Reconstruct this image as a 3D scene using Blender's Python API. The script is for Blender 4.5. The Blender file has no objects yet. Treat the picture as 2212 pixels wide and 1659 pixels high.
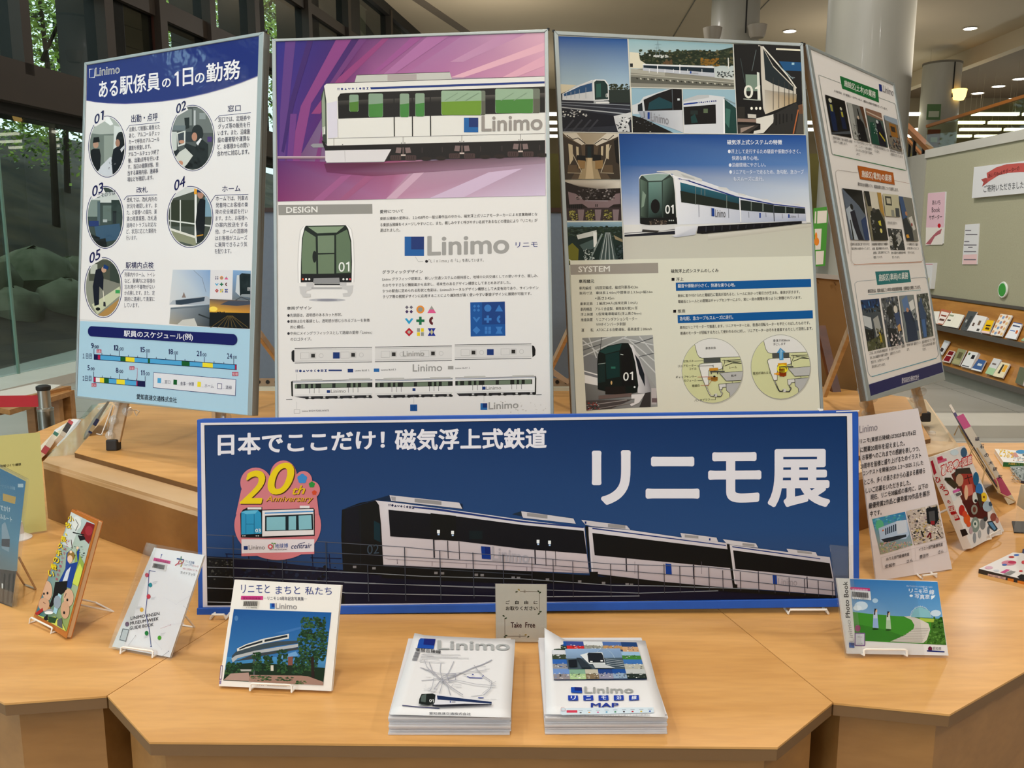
import bpy, math, random
from mathutils import Vector as V, Matrix
import mathutils.geometry as mg
random.seed(7)
sc = bpy.context.scene
COL = sc.collection
# ------------------------------------------------------------------ camera
F, PITCH, CAMZ = 1880.0, math.radians(9.5), 1.56
CX, CY = 1106.0, 829.5
cam_d = bpy.data.cameras.new('camera'); cam = bpy.data.objects.new('camera', cam_d); COL.objects.link(cam)
cam.location = (0, 0, CAMZ); cam.rotation_euler = (math.pi/2 - PITCH, 0, 0)
cam_d.sensor_width = 36; cam_d.lens = 36*F/2212; cam_d.clip_start = .05; cam_d.clip_end = 300
sc.camera = cam
# ------------------------------------------------------------------ world, exposure
w = bpy.data.worlds.new('sky'); sc.world = w; w.use_nodes = True
bg = w.node_tree.nodes['Background']; bg.inputs[0].default_value = (.78, .89, 1, 1); bg.inputs[1].default_value = 4.6
sc.view_settings.view_transform = 'Standard'; sc.view_settings.look = 'None'
sc.view_settings.exposure = 0.0; sc.view_settings.gamma = 1; sc.view_settings.use_curve_mapping = False
# ------------------------------------------------------------------ hall downlights, with unseen fill lights added
def area(name, loc, tgt, size, power, col=(1, .965, .92), sizey=None):
    d = bpy.data.lights.new(name, 'AREA'); d.energy = power; d.color = col; d.size = size
    if sizey: d.shape = 'RECTANGLE'; d.size_y = sizey
    else: d.shape = 'DISK'
    o = bpy.data.objects.new(name, d); COL.objects.link(o); o.location = loc
    o.rotation_euler = (V(tgt)-V(loc)).to_track_quat('-Z', 'Y').to_euler(); return o
LIGHTS = [((-4.6, -.4, 6.6), .3, 210), ((5.6, -.6, 6.6), .4, 430), ((.4, -3.2, 7.2), .6, 200), ((-3.6, 4.6, 7.2), .35, 380),
          ((0, 1.2, 7.3), .4, 330), ((1.2, 7.2, 7.2), .5, 420), ((9, 16, 7.2), .6, 260), ((-1, 12, 7.2), .6, 220), ((2, 22, 7.2), .6, 260)]
LK = .28
for i, (p, s, e) in enumerate(LIGHTS):
    area('downlight_lamp', p, (0, 2.0, .9) if i < 5 else (5.1, 8.6, 1.6) if i == 5 else (p[0], p[1]+.01, 0), s, e*LK if i < 5 else e*.62)  # the lamp turned at the partition is aimed there to brighten it
area('hall_fill_lamp', (0, -5, 5.5), (0, 2.5, 1.2), 5, 270*LK, (1, .95, .9), 3)
for x, y, e in ((-1, -4, 330), (-.5, 22, 62), (-.5, 30, 42), (9.5, 25, 45), (6, 12, 90)):          # unseen fill lights, added to brighten the ceiling
    area('ceiling_fill_lamp', (x, y, 3.6 if y < 15 else 4.6), (x, y+.01, 7.4), 1.2, e, (1, .93, .82))

cyc = sc.cycles
cyc.use_denoising = True; cyc.max_bounces = 6; cyc.transparent_max_bounces = 24; cyc.sample_clamp_indirect = 6
# ------------------------------------------------------------------ helpers
def lin(c):
    if isinstance(c, str):
        c = c.lstrip('#'); c = ''.join(k*2 for k in c) if len(c) == 3 else c; c = tuple(int(c[i:i+2], 16) for i in (0, 2, 4))
    return tuple(((v/255)/12.92 if v/255 <= .04045 else ((v/255+.055)/1.055)**2.4) for v in c[:3])
def ray(x, y):
    a, b = (x-CX)/F, (y-CY)/F
    return V((a, math.cos(PITCH)-b*math.sin(PITCH), -math.sin(PITCH)-b*math.cos(PITCH)))
CAM = V((0, 0, CAMZ))
def onz(x, y, z): r = ray(x, y); return CAM + r*((z-CAMZ)/r.z)
def aty(x, y, Y): r = ray(x, y); return CAM + r*(Y/r.y)
def atx(x, y, X): r = ray(x, y); return CAM + r*(X/r.x)

def tag(o, label=None, cat=None, group=None, kind=None):
    if label: o['label'] = label
    if cat: o['category'] = cat
    if group: o['group'] = group
    if kind: o['kind'] = kind
    return o
def empty(name, loc, label=None, cat=None, group=None, kind=None):
    o = bpy.data.objects.new(name, None); COL.objects.link(o); o.location = loc; o.empty_display_size = .05
    return tag(o, label, cat, group, kind)
WL = {}          # world location of every object that parents others
def link(name, me, mat, parent=None, loc=None):
    o = bpy.data.objects.new(name, me); COL.objects.link(o)
    if mat and not me.materials: me.materials.append(mat)
    if parent: o.parent = parent
    if loc: o.location = loc
    return o
class MB:
    """collects world-space pieces; build() links them as one mesh object"""
    def __init__(s): s.v = []; s.f = []
    def add(s, vs, fs):
        n = len(s.v); s.v += [tuple(v) for v in vs]; s.f += [tuple(i+n for i in f) for f in fs]; return s
    def prism(s, pts, off):
        off = V(off); n = len(pts); p = [V(q) for q in pts]
        return s.add(p+[q+off for q in p], [tuple(range(n))[::-1], tuple(range(n, 2*n))] +
                     [(i, (i+1) % n, n+(i+1) % n, n+i) for i in range(n)])
    def poly_z(s, xy, z0, z1): return s.prism([(x, y, z0) for x, y in xy], (0, 0, z1-z0))
    def box(s, a, b):
        x0, y0, z0 = a; x1, y1, z1 = b
        return s.poly_z([(x0, y0), (x1, y0), (x1, y1), (x0, y1)], z0, z1)
    def bar(s, a, b, wd, th, up=(0, 0, 1)):
        a, b = V(a), V(b); d = (b-a).normalized(); up = V(up)
        if abs(d.dot(up)) > .98: up = V((0, 1, 0))
        sx = d.cross(up).normalized(); sy = sx.cross(d).normalized()
        q = [a+sx*wd/2*i+sy*th/2*j for i, j in ((-1, -1), (1, -1), (1, 1), (-1, 1))]
        return s.prism(q, b-a)
    def tube(s, pts, r, n=8, close=False):
        P = [V(p) for p in pts]; m = len(P); rings = []; pr = None
        rr = r if isinstance(r, (list, tuple)) else [r]*m
        for i, p in enumerate(P):
            if close: d = P[(i+1) % m]-P[i-1]
            else: d = P[min(i+1, m-1)]-P[max(i-1, 0)]
            d.normalize()
            if pr is None: pr = d.orthogonal().normalized()
            pr = (pr-d*pr.dot(d)).normalized(); q = d.cross(pr)
            rings.append([p+(pr*math.cos(2*math.pi*k/n)+q*math.sin(2*math.pi*k/n))*rr[i] for k in range(n)])
        vs = [v for g in rings for v in g]; fs = []
        for i in range(m if close else m-1):
            j = (i+1) % m
            fs += [(i*n+k, i*n+(k+1) % n, j*n+(k+1) % n, j*n+k) for k in range(n)]
        if not close: fs += [tuple(range(n))[::-1], tuple((m-1)*n+k for k in range(n))]
        return s.add(vs, fs)
    def lathe(s, c, prof, n=24, axis=None):
        c = V(c); ax = V(axis or (0, 0, 1)).normalized(); a = ax.orthogonal().normalized(); b = ax.cross(a)
        vs = [c+ax*h+(a*math.cos(2*math.pi*k/n)+b*math.sin(2*math.pi*k/n))*r for r, h in prof for k in range(n)]
        m = len(prof); fs = [(i*n+k, i*n+(k+1) % n, (i+1)*n+(k+1) % n, (i+1)*n+k) for i in range(m-1) for k in range(n)]
        fs += [tuple(range(n))[::-1], tuple((m-1)*n+k for k in range(n))]
        return s.add(vs, fs)
    def build(s, name, mat, parent=None, smooth=False, bevel=0, loc=None, **kw):
        o0 = V(loc) if loc else (wloc(parent) if parent else V((0, 0, 0)))
        if not parent and not loc and s.v:
            xs = [v[0] for v in s.v]; ys = [v[1] for v in s.v]; zs = [v[2] for v in s.v]
            o0 = V(((min(xs)+max(xs))/2, (min(ys)+max(ys))/2, min(zs)))
        me = bpy.data.meshes.new(name); me.from_pydata([tuple(V(v)-o0) for v in s.v], [], s.f); me.validate(); me.update()
        import bmesh
        bm = bmesh.new(); bm.from_mesh(me); bmesh.ops.recalc_face_normals(bm, faces=bm.faces); bm.to_mesh(me); bm.free()
        if smooth:
            for p in me.polygons: p.use_smooth = True
            try: me.set_sharp_from_angle(angle=math.radians(40))
            except Exception: pass
        o = link(name, me, mat, parent)
        if parent: o.location = o0-wloc(parent)
        else: o.location = o0
        WL[o.name] = o0
        if bevel:
            b = o.modifiers.new('bevel', 'BEVEL'); b.width = bevel; b.segments = 2; b.limit_method = 'ANGLE'
        return tag(o, kw.get('label'), kw.get('cat'), kw.get('group'), kw.get('kind'))
def wloc(o):
    if o.name in WL: return V(WL[o.name])
    p = V(o.location); q = o.parent
    return p+(wloc(q) if q else V((0, 0, 0)))
# ------------------------------------------------------------------ materials
MATS = {}
def mat(name, c, rough=.5, metal=0, noise=0, scale=20, bump=0, coat=0, emit=None, es=1, spec=.5, alpha=None, stretch=(1, 1, 1), c2=None):
    if name in MATS: return MATS[name]
    m = bpy.data.materials.new(name); m.use_nodes = True; nt = m.node_tree; b = nt.nodes['Principled BSDF']
    c = lin(c); b.inputs['Base Color'].default_value = (*c, 1); b.inputs['Roughness'].default_value = rough
    b.inputs['Metallic'].default_value = metal; b.inputs['Specular IOR Level'].default_value = spec
    if coat: b.inputs['Coat Weight'].default_value = coat; b.inputs['Coat Roughness'].default_value = .08
    if emit: b.inputs['Emission Color'].default_value = (*lin(emit), 1); b.inputs['Emission Strength'].default_value = es
    if noise or bump:
        tc = nt.nodes.new('ShaderNodeTexCoord'); mp = nt.nodes.new('ShaderNodeMapping'); mp.inputs['Scale'].default_value = stretch
        n = nt.nodes.new('ShaderNodeTexNoise'); n.inputs['Scale'].default_value = scale; n.inputs['Detail'].default_value = 6
        nt.links.new(tc.outputs['Object'], mp.inputs[0]); nt.links.new(mp.outputs[0], n.inputs['Vector'])
        if noise:
            r = nt.nodes.new('ShaderNodeValToRGB'); r.color_ramp.elements[0].position = .3; r.color_ramp.elements[1].position = .7
            k = lin(c2) if c2 else tuple(v*(1-noise) for v in c); hi = c if c2 else tuple(min(1, v*(1+noise*.4)) for v in c)
            r.color_ramp.elements[0].color = (*k, 1); r.color_ramp.elements[1].color = (*hi, 1)
            nt.links.new(n.outputs[0], r.inputs[0]); nt.links.new(r.outputs[0], b.inputs['Base Color'])
        if bump:
            bp = nt.nodes.new('ShaderNodeBump'); bp.inputs['Strength'].default_value = bump; bp.inputs['Distance'].default_value = .002
            nt.links.new(n.outputs[0], bp.inputs['Height']); nt.links.new(bp.outputs[0], b.inputs['Normal'])
    MATS[name] = m; return m
def wood(name, c, c2, scale=1.0, rot=0, rough=.42, coat=.08, along='x'):
    m = bpy.data.materials.new(name); m.use_nodes = True; nt = m.node_tree; b = nt.nodes['Principled BSDF']; L = nt.links.new
    tc = nt.nodes.new('ShaderNodeTexCoord'); mp = nt.nodes.new('ShaderNodeMapping'); mp.inputs['Rotation'].default_value = (0, 0, rot)
    st = {'x': (.9, 6, 6), 'y': (6, .9, 6), 'z': (6, 6, .9), 'e': (.5, .5, 60)}[along]
    mp.inputs['Scale'].default_value = tuple(v*scale for v in st)
    n = nt.nodes.new('ShaderNodeTexNoise'); n.inputs['Scale'].default_value = 1.3; n.inputs['Detail'].default_value = 5; n.inputs['Distortion'].default_value = 1.6
    n2 = nt.nodes.new('ShaderNodeTexNoise'); n2.inputs['Scale'].default_value = 14; n2.inputs['Detail'].default_value = 4
    r = nt.nodes.new('ShaderNodeValToRGB'); e = r.color_ramp.elements
    e[0].position = .34; e[1].position = .62; e[0].color = (*lin(c2), 1); e[1].color = (*lin(c), 1)
    mx = nt.nodes.new('ShaderNodeMix'); mx.data_type = 'RGBA'; mx.blend_type = 'MULTIPLY'; mx.inputs[0].default_value = .25
    r2 = nt.nodes.new('ShaderNodeValToRGB'); r2.color_ramp.elements[0].color = (.72, .66, .6, 1); r2.color_ramp.elements[1].color = (1, 1, 1, 1)
    r2.color_ramp.elements[0].position = .35; r2.color_ramp.elements[1].position = .6
    L(tc.outputs['Object'], mp.inputs[0]); L(mp.outputs[0], n.inputs['Vector']); L(mp.outputs[0], n2.inputs['Vector'])
    L(n.outputs[0], r.inputs[0]); L(n2.outputs[0], r2.inputs[0]); L(r.outputs[0], mx.inputs[6]); L(r2.outputs[0], mx.inputs[7])
    L(mx.outputs[2], b.inputs['Base Color']); b.inputs['Roughness'].default_value = rough; b.inputs['Coat Weight'].default_value = coat
    b.inputs['Coat Roughness'].default_value = .18
    return m
def printmat(name, rough, coat, bump=0, bscale=8):
    m = bpy.data.materials.new(name); m.use_nodes = True; nt = m.node_tree; b = nt.nodes['Principled BSDF']
    a = nt.nodes.new('ShaderNodeVertexColor'); a.layer_name = 'ink'; nt.links.new(a.outputs[0], b.inputs['Base Color'])
    b.inputs['Roughness'].default_value = rough; b.inputs['Coat Weight'].default_value = coat; b.inputs['Coat Roughness'].default_value = .07; b.inputs['Specular IOR Level'].default_value = .25
    if bump:
        n = nt.nodes.new('ShaderNodeTexNoise'); n.inputs['Scale'].default_value = bscale; n.inputs['Detail'].default_value = 3
        tc = nt.nodes.new('ShaderNodeTexCoord'); nt.links.new(tc.outputs['Object'], n.inputs['Vector'])
        bp = nt.nodes.new('ShaderNodeBump'); bp.inputs['Strength'].default_value = bump; bp.inputs['Distance'].default_value = .01
        nt.links.new(n.outputs[0], bp.inputs['Height']); nt.links.new(bp.outputs[0], b.inputs['Coat Normal'])
    return m
def glassmat(name, tint, refl=.06, rough=.02, op=0.0):
    m = bpy.data.materials.new(name); m.use_nodes = True; nt = m.node_tree; nt.nodes.remove(nt.nodes['Principled BSDF'])
    out = nt.nodes['Material Output']; t = nt.nodes.new('ShaderNodeBsdfTransparent'); t.inputs[0].default_value = (*tint, 1)
    g = nt.nodes.new('ShaderNodeBsdfGlossy'); g.inputs['Roughness'].default_value = rough; g.inputs[0].default_value = (.95, .97, 1, 1)
    fr = nt.nodes.new('ShaderNodeFresnel'); fr.inputs[0].default_value = 1.45
    ad = nt.nodes.new('ShaderNodeMath'); ad.operation = 'ADD'; ad.inputs[1].default_value = refl-.04; ad.use_clamp = True
    mx = nt.nodes.new('ShaderNodeMixShader'); L = nt.links.new
    gm = nt.nodes.new('ShaderNodeNewGeometry'); sb = nt.nodes.new('ShaderNodeMath'); sb.operation = 'SUBTRACT'; sb.use_clamp = True
    L(fr.outputs[0], ad.inputs[0]); L(ad.outputs[0], sb.inputs[0]); L(gm.outputs['Backfacing'], sb.inputs[1]); L(sb.outputs[0], mx.inputs[0]); L(t.outputs[0], mx.inputs[1]); L(g.outputs[0], mx.inputs[2])
    if op:
        d = nt.nodes.new('ShaderNodeBsdfDiffuse'); d.inputs[0].default_value = (.8, .8, .78, 1); m2 = nt.nodes.new('ShaderNodeMixShader')
        m2.inputs[0].default_value = op; L(mx.outputs[0], m2.inputs[1]); L(d.outputs[0], m2.inputs[2]); L(m2.outputs[0], out.inputs[0])
    else: L(mx.outputs[0], out.inputs[0])
    return m
INK = printmat('printed_laminate', .45, .1, .06, 9)
INKM = printmat('printed_paper', .62, 0)
INKG = printmat('printed_gloss_laminate', .5, .26, .16, 11)
M_ALU = mat('brushed_aluminium', '#a3acad', .38, .35)
M_ALUW = mat('white_painted_frame', '#c9c8c6', .4, .3)
M_PAPER = mat('white_paper', '#dcdbdc', .6)
M_FOAM = mat('blue_foam_board', '#1450ae', .5, noise=.08, scale=30)
M_WIRE = mat('white_coated_wire', '#ece6dd', .35)
M_RUBBER = mat('black_rubber', '#262526', .6)
M_DARK = mat('dark_metal', '#1b1816', .5)
M_CLEAR = glassmat('clear_acrylic', (.97, .975, .97), .06, .04, .03)
M_CLIP = glassmat('clear_plastic_clip', (.93, .93, .92), .10, .06, .22)
M_FILM = glassmat('clear_film', (.985, .985, .985), .05, .05, .0)
# ------------------------------------------------------------------ planes and prints
class Plane:
    def __init__(s, o, u, v):
        s.o = V(o); s.u = V(u).normalized(); s.v = (V(v)-s.u*V(v).dot(s.u)).normalized(); s.n = s.u.cross(s.v)
        if s.n.dot(CAM-s.o) < 0: s.n = -s.n
    def px(s, x, y):
        r = ray(x, y); t = (s.o-CAM).dot(s.n)/r.dot(s.n); p = CAM+r*t-s.o
        return p.dot(s.u), p.dot(s.v)
    def w(s, a, b, h=0): return s.o+s.u*a+s.v*b+s.n*h
    def pw(s, x, y, h=0): a, b = s.px(x, y); return s.w(a, b, h)
def plane_fit(q, width):
    """plane of a real rectangle seen at four pixel corners (TL,TR,BR,BL), scaled to its real width"""
    r = [ray(*c) for c in q]
    M = Matrix(((r[0].x, -r[1].x, r[2].x), (r[0].y, -r[1].y, r[2].y), (r[0].z, -r[1].z, r[2].z)))
    k = M.inverted() @ r[3]
    P = [r[0]*k[0], r[1]*k[1], r[2]*k[2], r[3]]; s = width/(P[1]-P[0]).length
    P = [CAM+p*s for p in P]
    return Plane(P[3], P[2]-P[3], P[0]-P[3])
def plane_stand(bl, br, z, lean):
    a, b = onz(*bl, z), onz(*br, z); u = (b-a).normalized(); back = V((-u.y, u.x, 0)); th = math.radians(lean)
    return Plane(a, u, back*math.sin(th)+V((0, 0, math.cos(th))))
TEXTS = []; PRINTS = []
LH = .00011
class Print:
    def __init__(s, plane, parent, mat, name='printed_image', base=.0004, tname='lettering'):
        s.pl = plane; s.parent = parent; s.mat = mat; s.name = name; s.tname = tname; s.base = base; s.items = []; s.T = (0, 0, 1); s.Q = None
        s.cl = None; s.boxes = []; PRINTS.append(s)
    def view(s, ox, oy, k): s.T = (ox, oy, k); s.Q = None; return s
    def frame(s, q, W=1, H=1):
        """local coordinates 0..W, 0..H (y down) mapped on the quad q given in the current view"""
        q = [s._t(p) for p in q]
        r = q
        # homography
        (x0, y0), (x1, y1), (x2, y2), (x3, y3) = r
        dx1, dx2, dy1, dy2 = x1-x2, x3-x2, y1-y2, y3-y2; sx, sy = x0-x1+x2-x3, y0-y1+y2-y3
        D = dx1*dy2-dx2*dy1; g = (sx*dy2-dx2*sy)/D; h = (dx1*sy-sx*dy1)/D
        s.Q = (x1-x0+g*x1, x3-x0+h*x3, x0, y1-y0+g*y1, y3-y0+h*y3, y0, g, h, W, H); return s
    def end(s): s.Q = None; return s
    def _t(s, p): return (s.T[0]+p[0]/s.T[2], s.T[1]+p[1]/s.T[2])
    def t(s, p):
        if s.Q:
            a, b, c, d, e, f, g, h, W, H = s.Q; u, v = p[0]/W, p[1]/H; k = g*u+h*v+1
            return ((a*u+b*v+c)/k, (d*u+e*v+f)/k)
        return s._t(p)
    def clip(s, pts): s.cl = [s.t(p) for p in pts] if pts else None; return s
    def clipell(s, cx, cy, rx, ry, n=28):
        return s.clip([(cx+rx*math.cos(2*math.pi*i/n), cy+ry*math.sin(2*math.pi*i/n)) for i in range(n)])
    def layer(s, pts):
        x0 = min(p[0] for p in pts); x1 = max(p[0] for p in pts); y0 = min(p[1] for p in pts); y1 = max(p[1] for p in pts)
        k = 0
        for a in s.boxes:
            if a[4] >= k and a[0] < x1 and a[1] > x0 and a[2] < y1 and a[3] > y0: k = a[4]+1
        s.boxes.append((x0, x1, y0, y1, k)); return k
    def raw(s, P, col):
        if s.cl:
            cols = col if isinstance(col, list) else None
            sub = [(p, (lin(cols[i]) if cols else None)) for i, p in enumerate(P)]; C = s.cl; n = len(C)
            ar = sum(C[i][0]*C[(i+1) % n][1]-C[(i+1) % n][0]*C[i][1] for i in range(n))
            for i in range(n):
                a, b = C[i], C[(i+1) % n]
                def side(p): return ((b[0]-a[0])*(p[1]-a[1])-(b[1]-a[1])*(p[0]-a[0]))*(1 if ar > 0 else -1)
                out = []
                for j in range(len(sub)):
                    (p, cp), (q, cq) = sub[j-1], sub[j]; sp, sq = side(p), side(q)
                    if (sp >= 0) != (sq >= 0):
                        t = sp/(sp-sq); out.append(((p[0]+(q[0]-p[0])*t, p[1]+(q[1]-p[1])*t), tuple(cp[k]+(cq[k]-cp[k])*t for k in range(3)) if cols else None))
                    if sq >= 0: out.append((q, cq))
                sub = out
                if len(sub) < 3: return
            P = [p for p, c in sub]; lc = [c for p, c in sub] if cols else [lin(col)]*len(P)
        else: lc = [lin(c) for c in col] if isinstance(col, list) else [lin(col)]*len(P)
        s.items.append((s.layer(P), P, lc))
    def poly(s, pts, col): s.raw([s.t(p) for p in pts], col); return s
    def rect(s, x0, y0, x1, y1, col):
        if isinstance(col, tuple) and len(col) == 2: col = [col[0], col[0], col[1], col[1]]     # vertical blend
        return s.poly([(x0, y0), (x1, y0), (x1, y1), (x0, y1)], col)
    def vgrad(s, x0, y0, x1, y1, cols, n=None):
        m = len(cols)-1
        for i in range(m):
            a, b = y0+(y1-y0)*i/m, y0+(y1-y0)*(i+1)/m; s.rect(x0, a, x1, b, (cols[i], cols[i+1]))
        return s
    def line(s, pts, wd, col):
        for a, b in zip(pts, pts[1:]):
            dx, dy = b[0]-a[0], b[1]-a[1]; L = math.hypot(dx, dy) or 1; nx, ny = -dy/L*wd/2, dx/L*wd/2
            s.poly([(a[0]+nx, a[1]+ny), (b[0]+nx, b[1]+ny), (b[0]-nx, b[1]-ny), (a[0]-nx, a[1]-ny)], col)
        return s
    def ell(s, cx, cy, rx, ry=None, col='#000000', n=28, a0=0, a1=360, rot=0):
        ry = ry or rx; c, q = math.cos(math.radians(rot)), math.sin(math.radians(rot)); P = []
        m = n if a1-a0 >= 360 else n+1
        for i in range(m):
            t = math.radians(a0+(a1-a0)*i/n); x, y = rx*math.cos(t), ry*math.sin(t); P.append((cx+x*c-y*q, cy+x*q+y*c))
        return s.poly(P, col)
    def ring(s, cx, cy, rx, ry, wd, col, n=56, a0=0, a1=360):
        P = [(cx+rx*math.cos(math.radians(a0+(a1-a0)*i/n)), cy+ry*math.sin(math.radians(a0+(a1-a0)*i/n))) for i in range(n+1)]
        Q = [(cx+(rx-wd)*math.cos(math.radians(a0+(a1-a0)*i/n)), cy+(ry-wd)*math.sin(math.radians(a0+(a1-a0)*i/n))) for i in range(n+1)]
        P = [s.t(p) for p in P]; Q = [s.t(p) for p in Q]; k = s.layer(P); c = lin(col)
        for i in range(n): s.items.append((k, [P[i], P[i+1], Q[i+1], Q[i]], [c]*4))
        return s
    def rrect(s, x0, y0, x1, y1, r, col, ln=0, n=5):
        P = []
        for cx, cy, a in ((x1-r, y0+r, -90), (x1-r, y1-r, 0), (x0+r, y1-r, 90), (x0+r, y0+r, 180)):
            for i in range(n+1):
                t = math.radians(a+90*i/n); P.append((cx+r*math.cos(t), cy+r*math.sin(t)))
        if ln: return s.line(P+[P[0]], ln, col)
        return s.poly(P, col)
    def speck(s, x0, y0, x1, y1, n, cols, sz=(4, 10), seed=1, el=1.0):
        R = random.Random(seed); k0 = s.layer([s.t((x0, y0)), s.t((x1, y0)), s.t((x1, y1)), s.t((x0, y1))]); n = int(n*2.6); L0 = s.layer
        for i in range(n):
            s.layer = lambda p, i=i: k0+(i % 7)*.14
            x, y = R.uniform(x0, x1), R.uniform(y0, y1); a = R.uniform(*sz)*.62; b = a*R.uniform(.4, 1)*el; t = R.uniform(0, 6.28); m = R.choice((5, 6, 7))
            s.poly([(x+a*R.uniform(.6, 1.1)*math.cos(t+k*6.283/m), y+b*R.uniform(.6, 1.1)*math.sin(t+k*6.283/m)) for k in range(m)], R.choice(cols))
        s.layer = L0
        return s
    def text(s, st, x0, y0, x1, y1, h, col, b=0, sh=0, h1=None, it=0, vert=False, hr=None):
        """bbox of the string: bottom-left (x0,y0), bottom-right (x1,y1), height h (h1 at the right end)"""
        h1 = h1 or h
        if '1' in st and len(st) > 2: st = st.replace('1', '１')
        elif '1' in st:
            n_ = len(st); ps = [0]; wd = [.42 if c == '1' else .58 for c in st]; tw = sum(wd)
            for k in range(n_):
                a = sum(wd[:k])/tw; e = sum(wd[:k+1])/tw; xa, xb = x0+(x1-x0)*(a+.02), x0+(x1-x0)*(e-.04*(k < n_-1)); ya, yb = y0+(y1-y0)*a, y0+(y1-y0)*e
                if st[k] != '1': s.text(st[k], xa, ya, xb, yb, h, col, b, sh, it=it)
                else:
                    w_ = xb-xa; t_ = (.13+.02*b)*h; xr = xb-w_*.12; s.poly([(xr+sh*h+it*h, yb-h), (xr, yb), (xr-t_, yb), (xr-t_+(sh+it)*h*.78, yb-h*.74), (xr-w_*.75+(sh+it)*h*.75, yb-h*.72), (xr-w_*.75+(sh+it)*h*.8, yb-h*.82), (xr-t_*.7+(sh+it)*h, yb-h)], col)
            return s
        q = [s.t(p) for p in ((x0+sh*h, y0-h), (x1+sh*h1, y1-h1), (x1, y1), (x0, y0))]
        k = s.layer(q); d = bpy.data.curves.new('t', 'FONT'); d.body = st; hp = abs(q[3][1]-q[0][1]); d.resolution_u = 6 if hp > 30 else 4 if hp > 14 else 2
        d.shear = it
        if vert: d.body = '\n'.join(st); d.align_x = 'CENTER'; d.space_line = .82
        o = bpy.data.objects.new('t', d); COL.objects.link(o); TEXTS.append(o)
        o['b'] = float(b); s.items.append((k+1, q, lin(col), o)); return s
    def build(s):
        for txt in (False, True):
            vs, fs, cs = [], [], []
            for it in s.items:
                if (len(it) == 4) != txt: continue
                h = s.base+LH*min(it[0], 60)
                if not txt:
                    n = len(vs)
                    for (x, y), c in zip(it[1], it[2]): a, b = s.pl.px(x, y); vs.append(s.pl.w(a, b, h)); cs.append(c)
                    fs.append(tuple(range(n, n+len(it[1]))))
                else:
                    k, q, c, o = it; me = o.to_mesh(); n = len(vs)
                    if not len(me.vertices): o.to_mesh_clear(); continue
                    X = [v.co.x for v in me.vertices]; Y = [v.co.y for v in me.vertices]
                    x0, x1, y0, y1 = min(X), max(X), min(Y), max(Y); (tl, tr, br, bl) = q
                    b = o.get('b', 0)*.0052; sh = [(0, 0)] if b <= 0 else [(-b, 0), (b, 0)] if b < .0075 else [(0, 0)]+[(b*math.cos(a_*math.pi/(3 if b < .022 else 4)), b*math.sin(a_*math.pi/(3 if b < .022 else 4))) for a_ in range(6 if b < .022 else 8)]
                    if b > .024: sh = [(0, 0)]+[(b*math.cos(a_*math.pi/10), b*math.sin(a_*math.pi/10)) for a_ in range(20)]
                    b_ = b*.6 if len(sh) > 1 else 0; x0 -= b_; x1 += b_; y0 -= b_; y1 += b_; polys = [tuple(p.vertices) for p in me.polygons]; co = [(v.co.x, v.co.y) for v in me.vertices]; nv = len(co)
                    for vx, vy in [(cx_+sx, cy_+sy) for sx, sy in sh for cx_, cy_ in co]:
                        u = (vx-x0)/((x1-x0) or 1); t = (vy-y0)/((y1-y0) or 1)
                        px = (bl[0]*(1-u)+br[0]*u)*(1-t)+(tl[0]*(1-u)+tr[0]*u)*t
                        py = (bl[1]*(1-u)+br[1]*u)*(1-t)+(tl[1]*(1-u)+tr[1]*u)*t
                        a, b = s.pl.px(px, py); vs.append(s.pl.w(a, b, h+.00004+((len(cs)-n)//nv)*.00006/len(sh))); cs.append(c)
                    fs += [tuple(i+n+k_*nv for i in p) for k_ in range(len(sh)) for p in polys]; o.to_mesh_clear()
            if not fs: continue
            o0 = wloc(s.parent) if s.parent else V((0, 0, 0))
            me = bpy.data.meshes.new(s.name); me.from_pydata([tuple(v-o0) for v in vs], [], fs)
            at = me.color_attributes.new('ink', 'FLOAT_COLOR', 'POINT')
            fl = []
            for c in cs: fl += [max(0, v*1.03-.012) for v in c]+[1.0]
            at.data.foreach_set('color', fl)
            me.update()
            # make every face look to the front
            flip = [p.index for p in me.polygons if p.normal.dot(s.pl.n) < 0]
            if flip:
                import bmesh
                bm = bmesh.new(); bm.from_mesh(me); bm.faces.ensure_lookup_table()
                bmesh.ops.reverse_faces(bm, faces=[bm.faces[i] for i in flip]); bm.to_mesh(me); bm.free()
            par = s.parent
            if txt and getattr(s, 'gobj', None) is not None and s.depth2: par = s.gobj
            o = link(s.tname if txt else s.name, me, s.mat, par)
            if txt: o['kind'] = 'stuff'
            if not txt: s.gobj = o; WL[o.name] = o0
    depth2 = True
def finish_prints():
    bpy.context.view_layer.update()
    for p in PRINTS: p.build()
    for o in TEXTS: d = o.data; bpy.data.objects.remove(o); bpy.data.curves.remove(d)
def logo(P, x0, y0, x1, y1, hh=None, c1='#123a8c', c2='#2f6fb6'):
    P.rect(x0, y0, x1, y1, c2); P.rect(x0+(x1-x0)*.34, y0, x1, y0+(y1-y0)*.66, c1)
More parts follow.
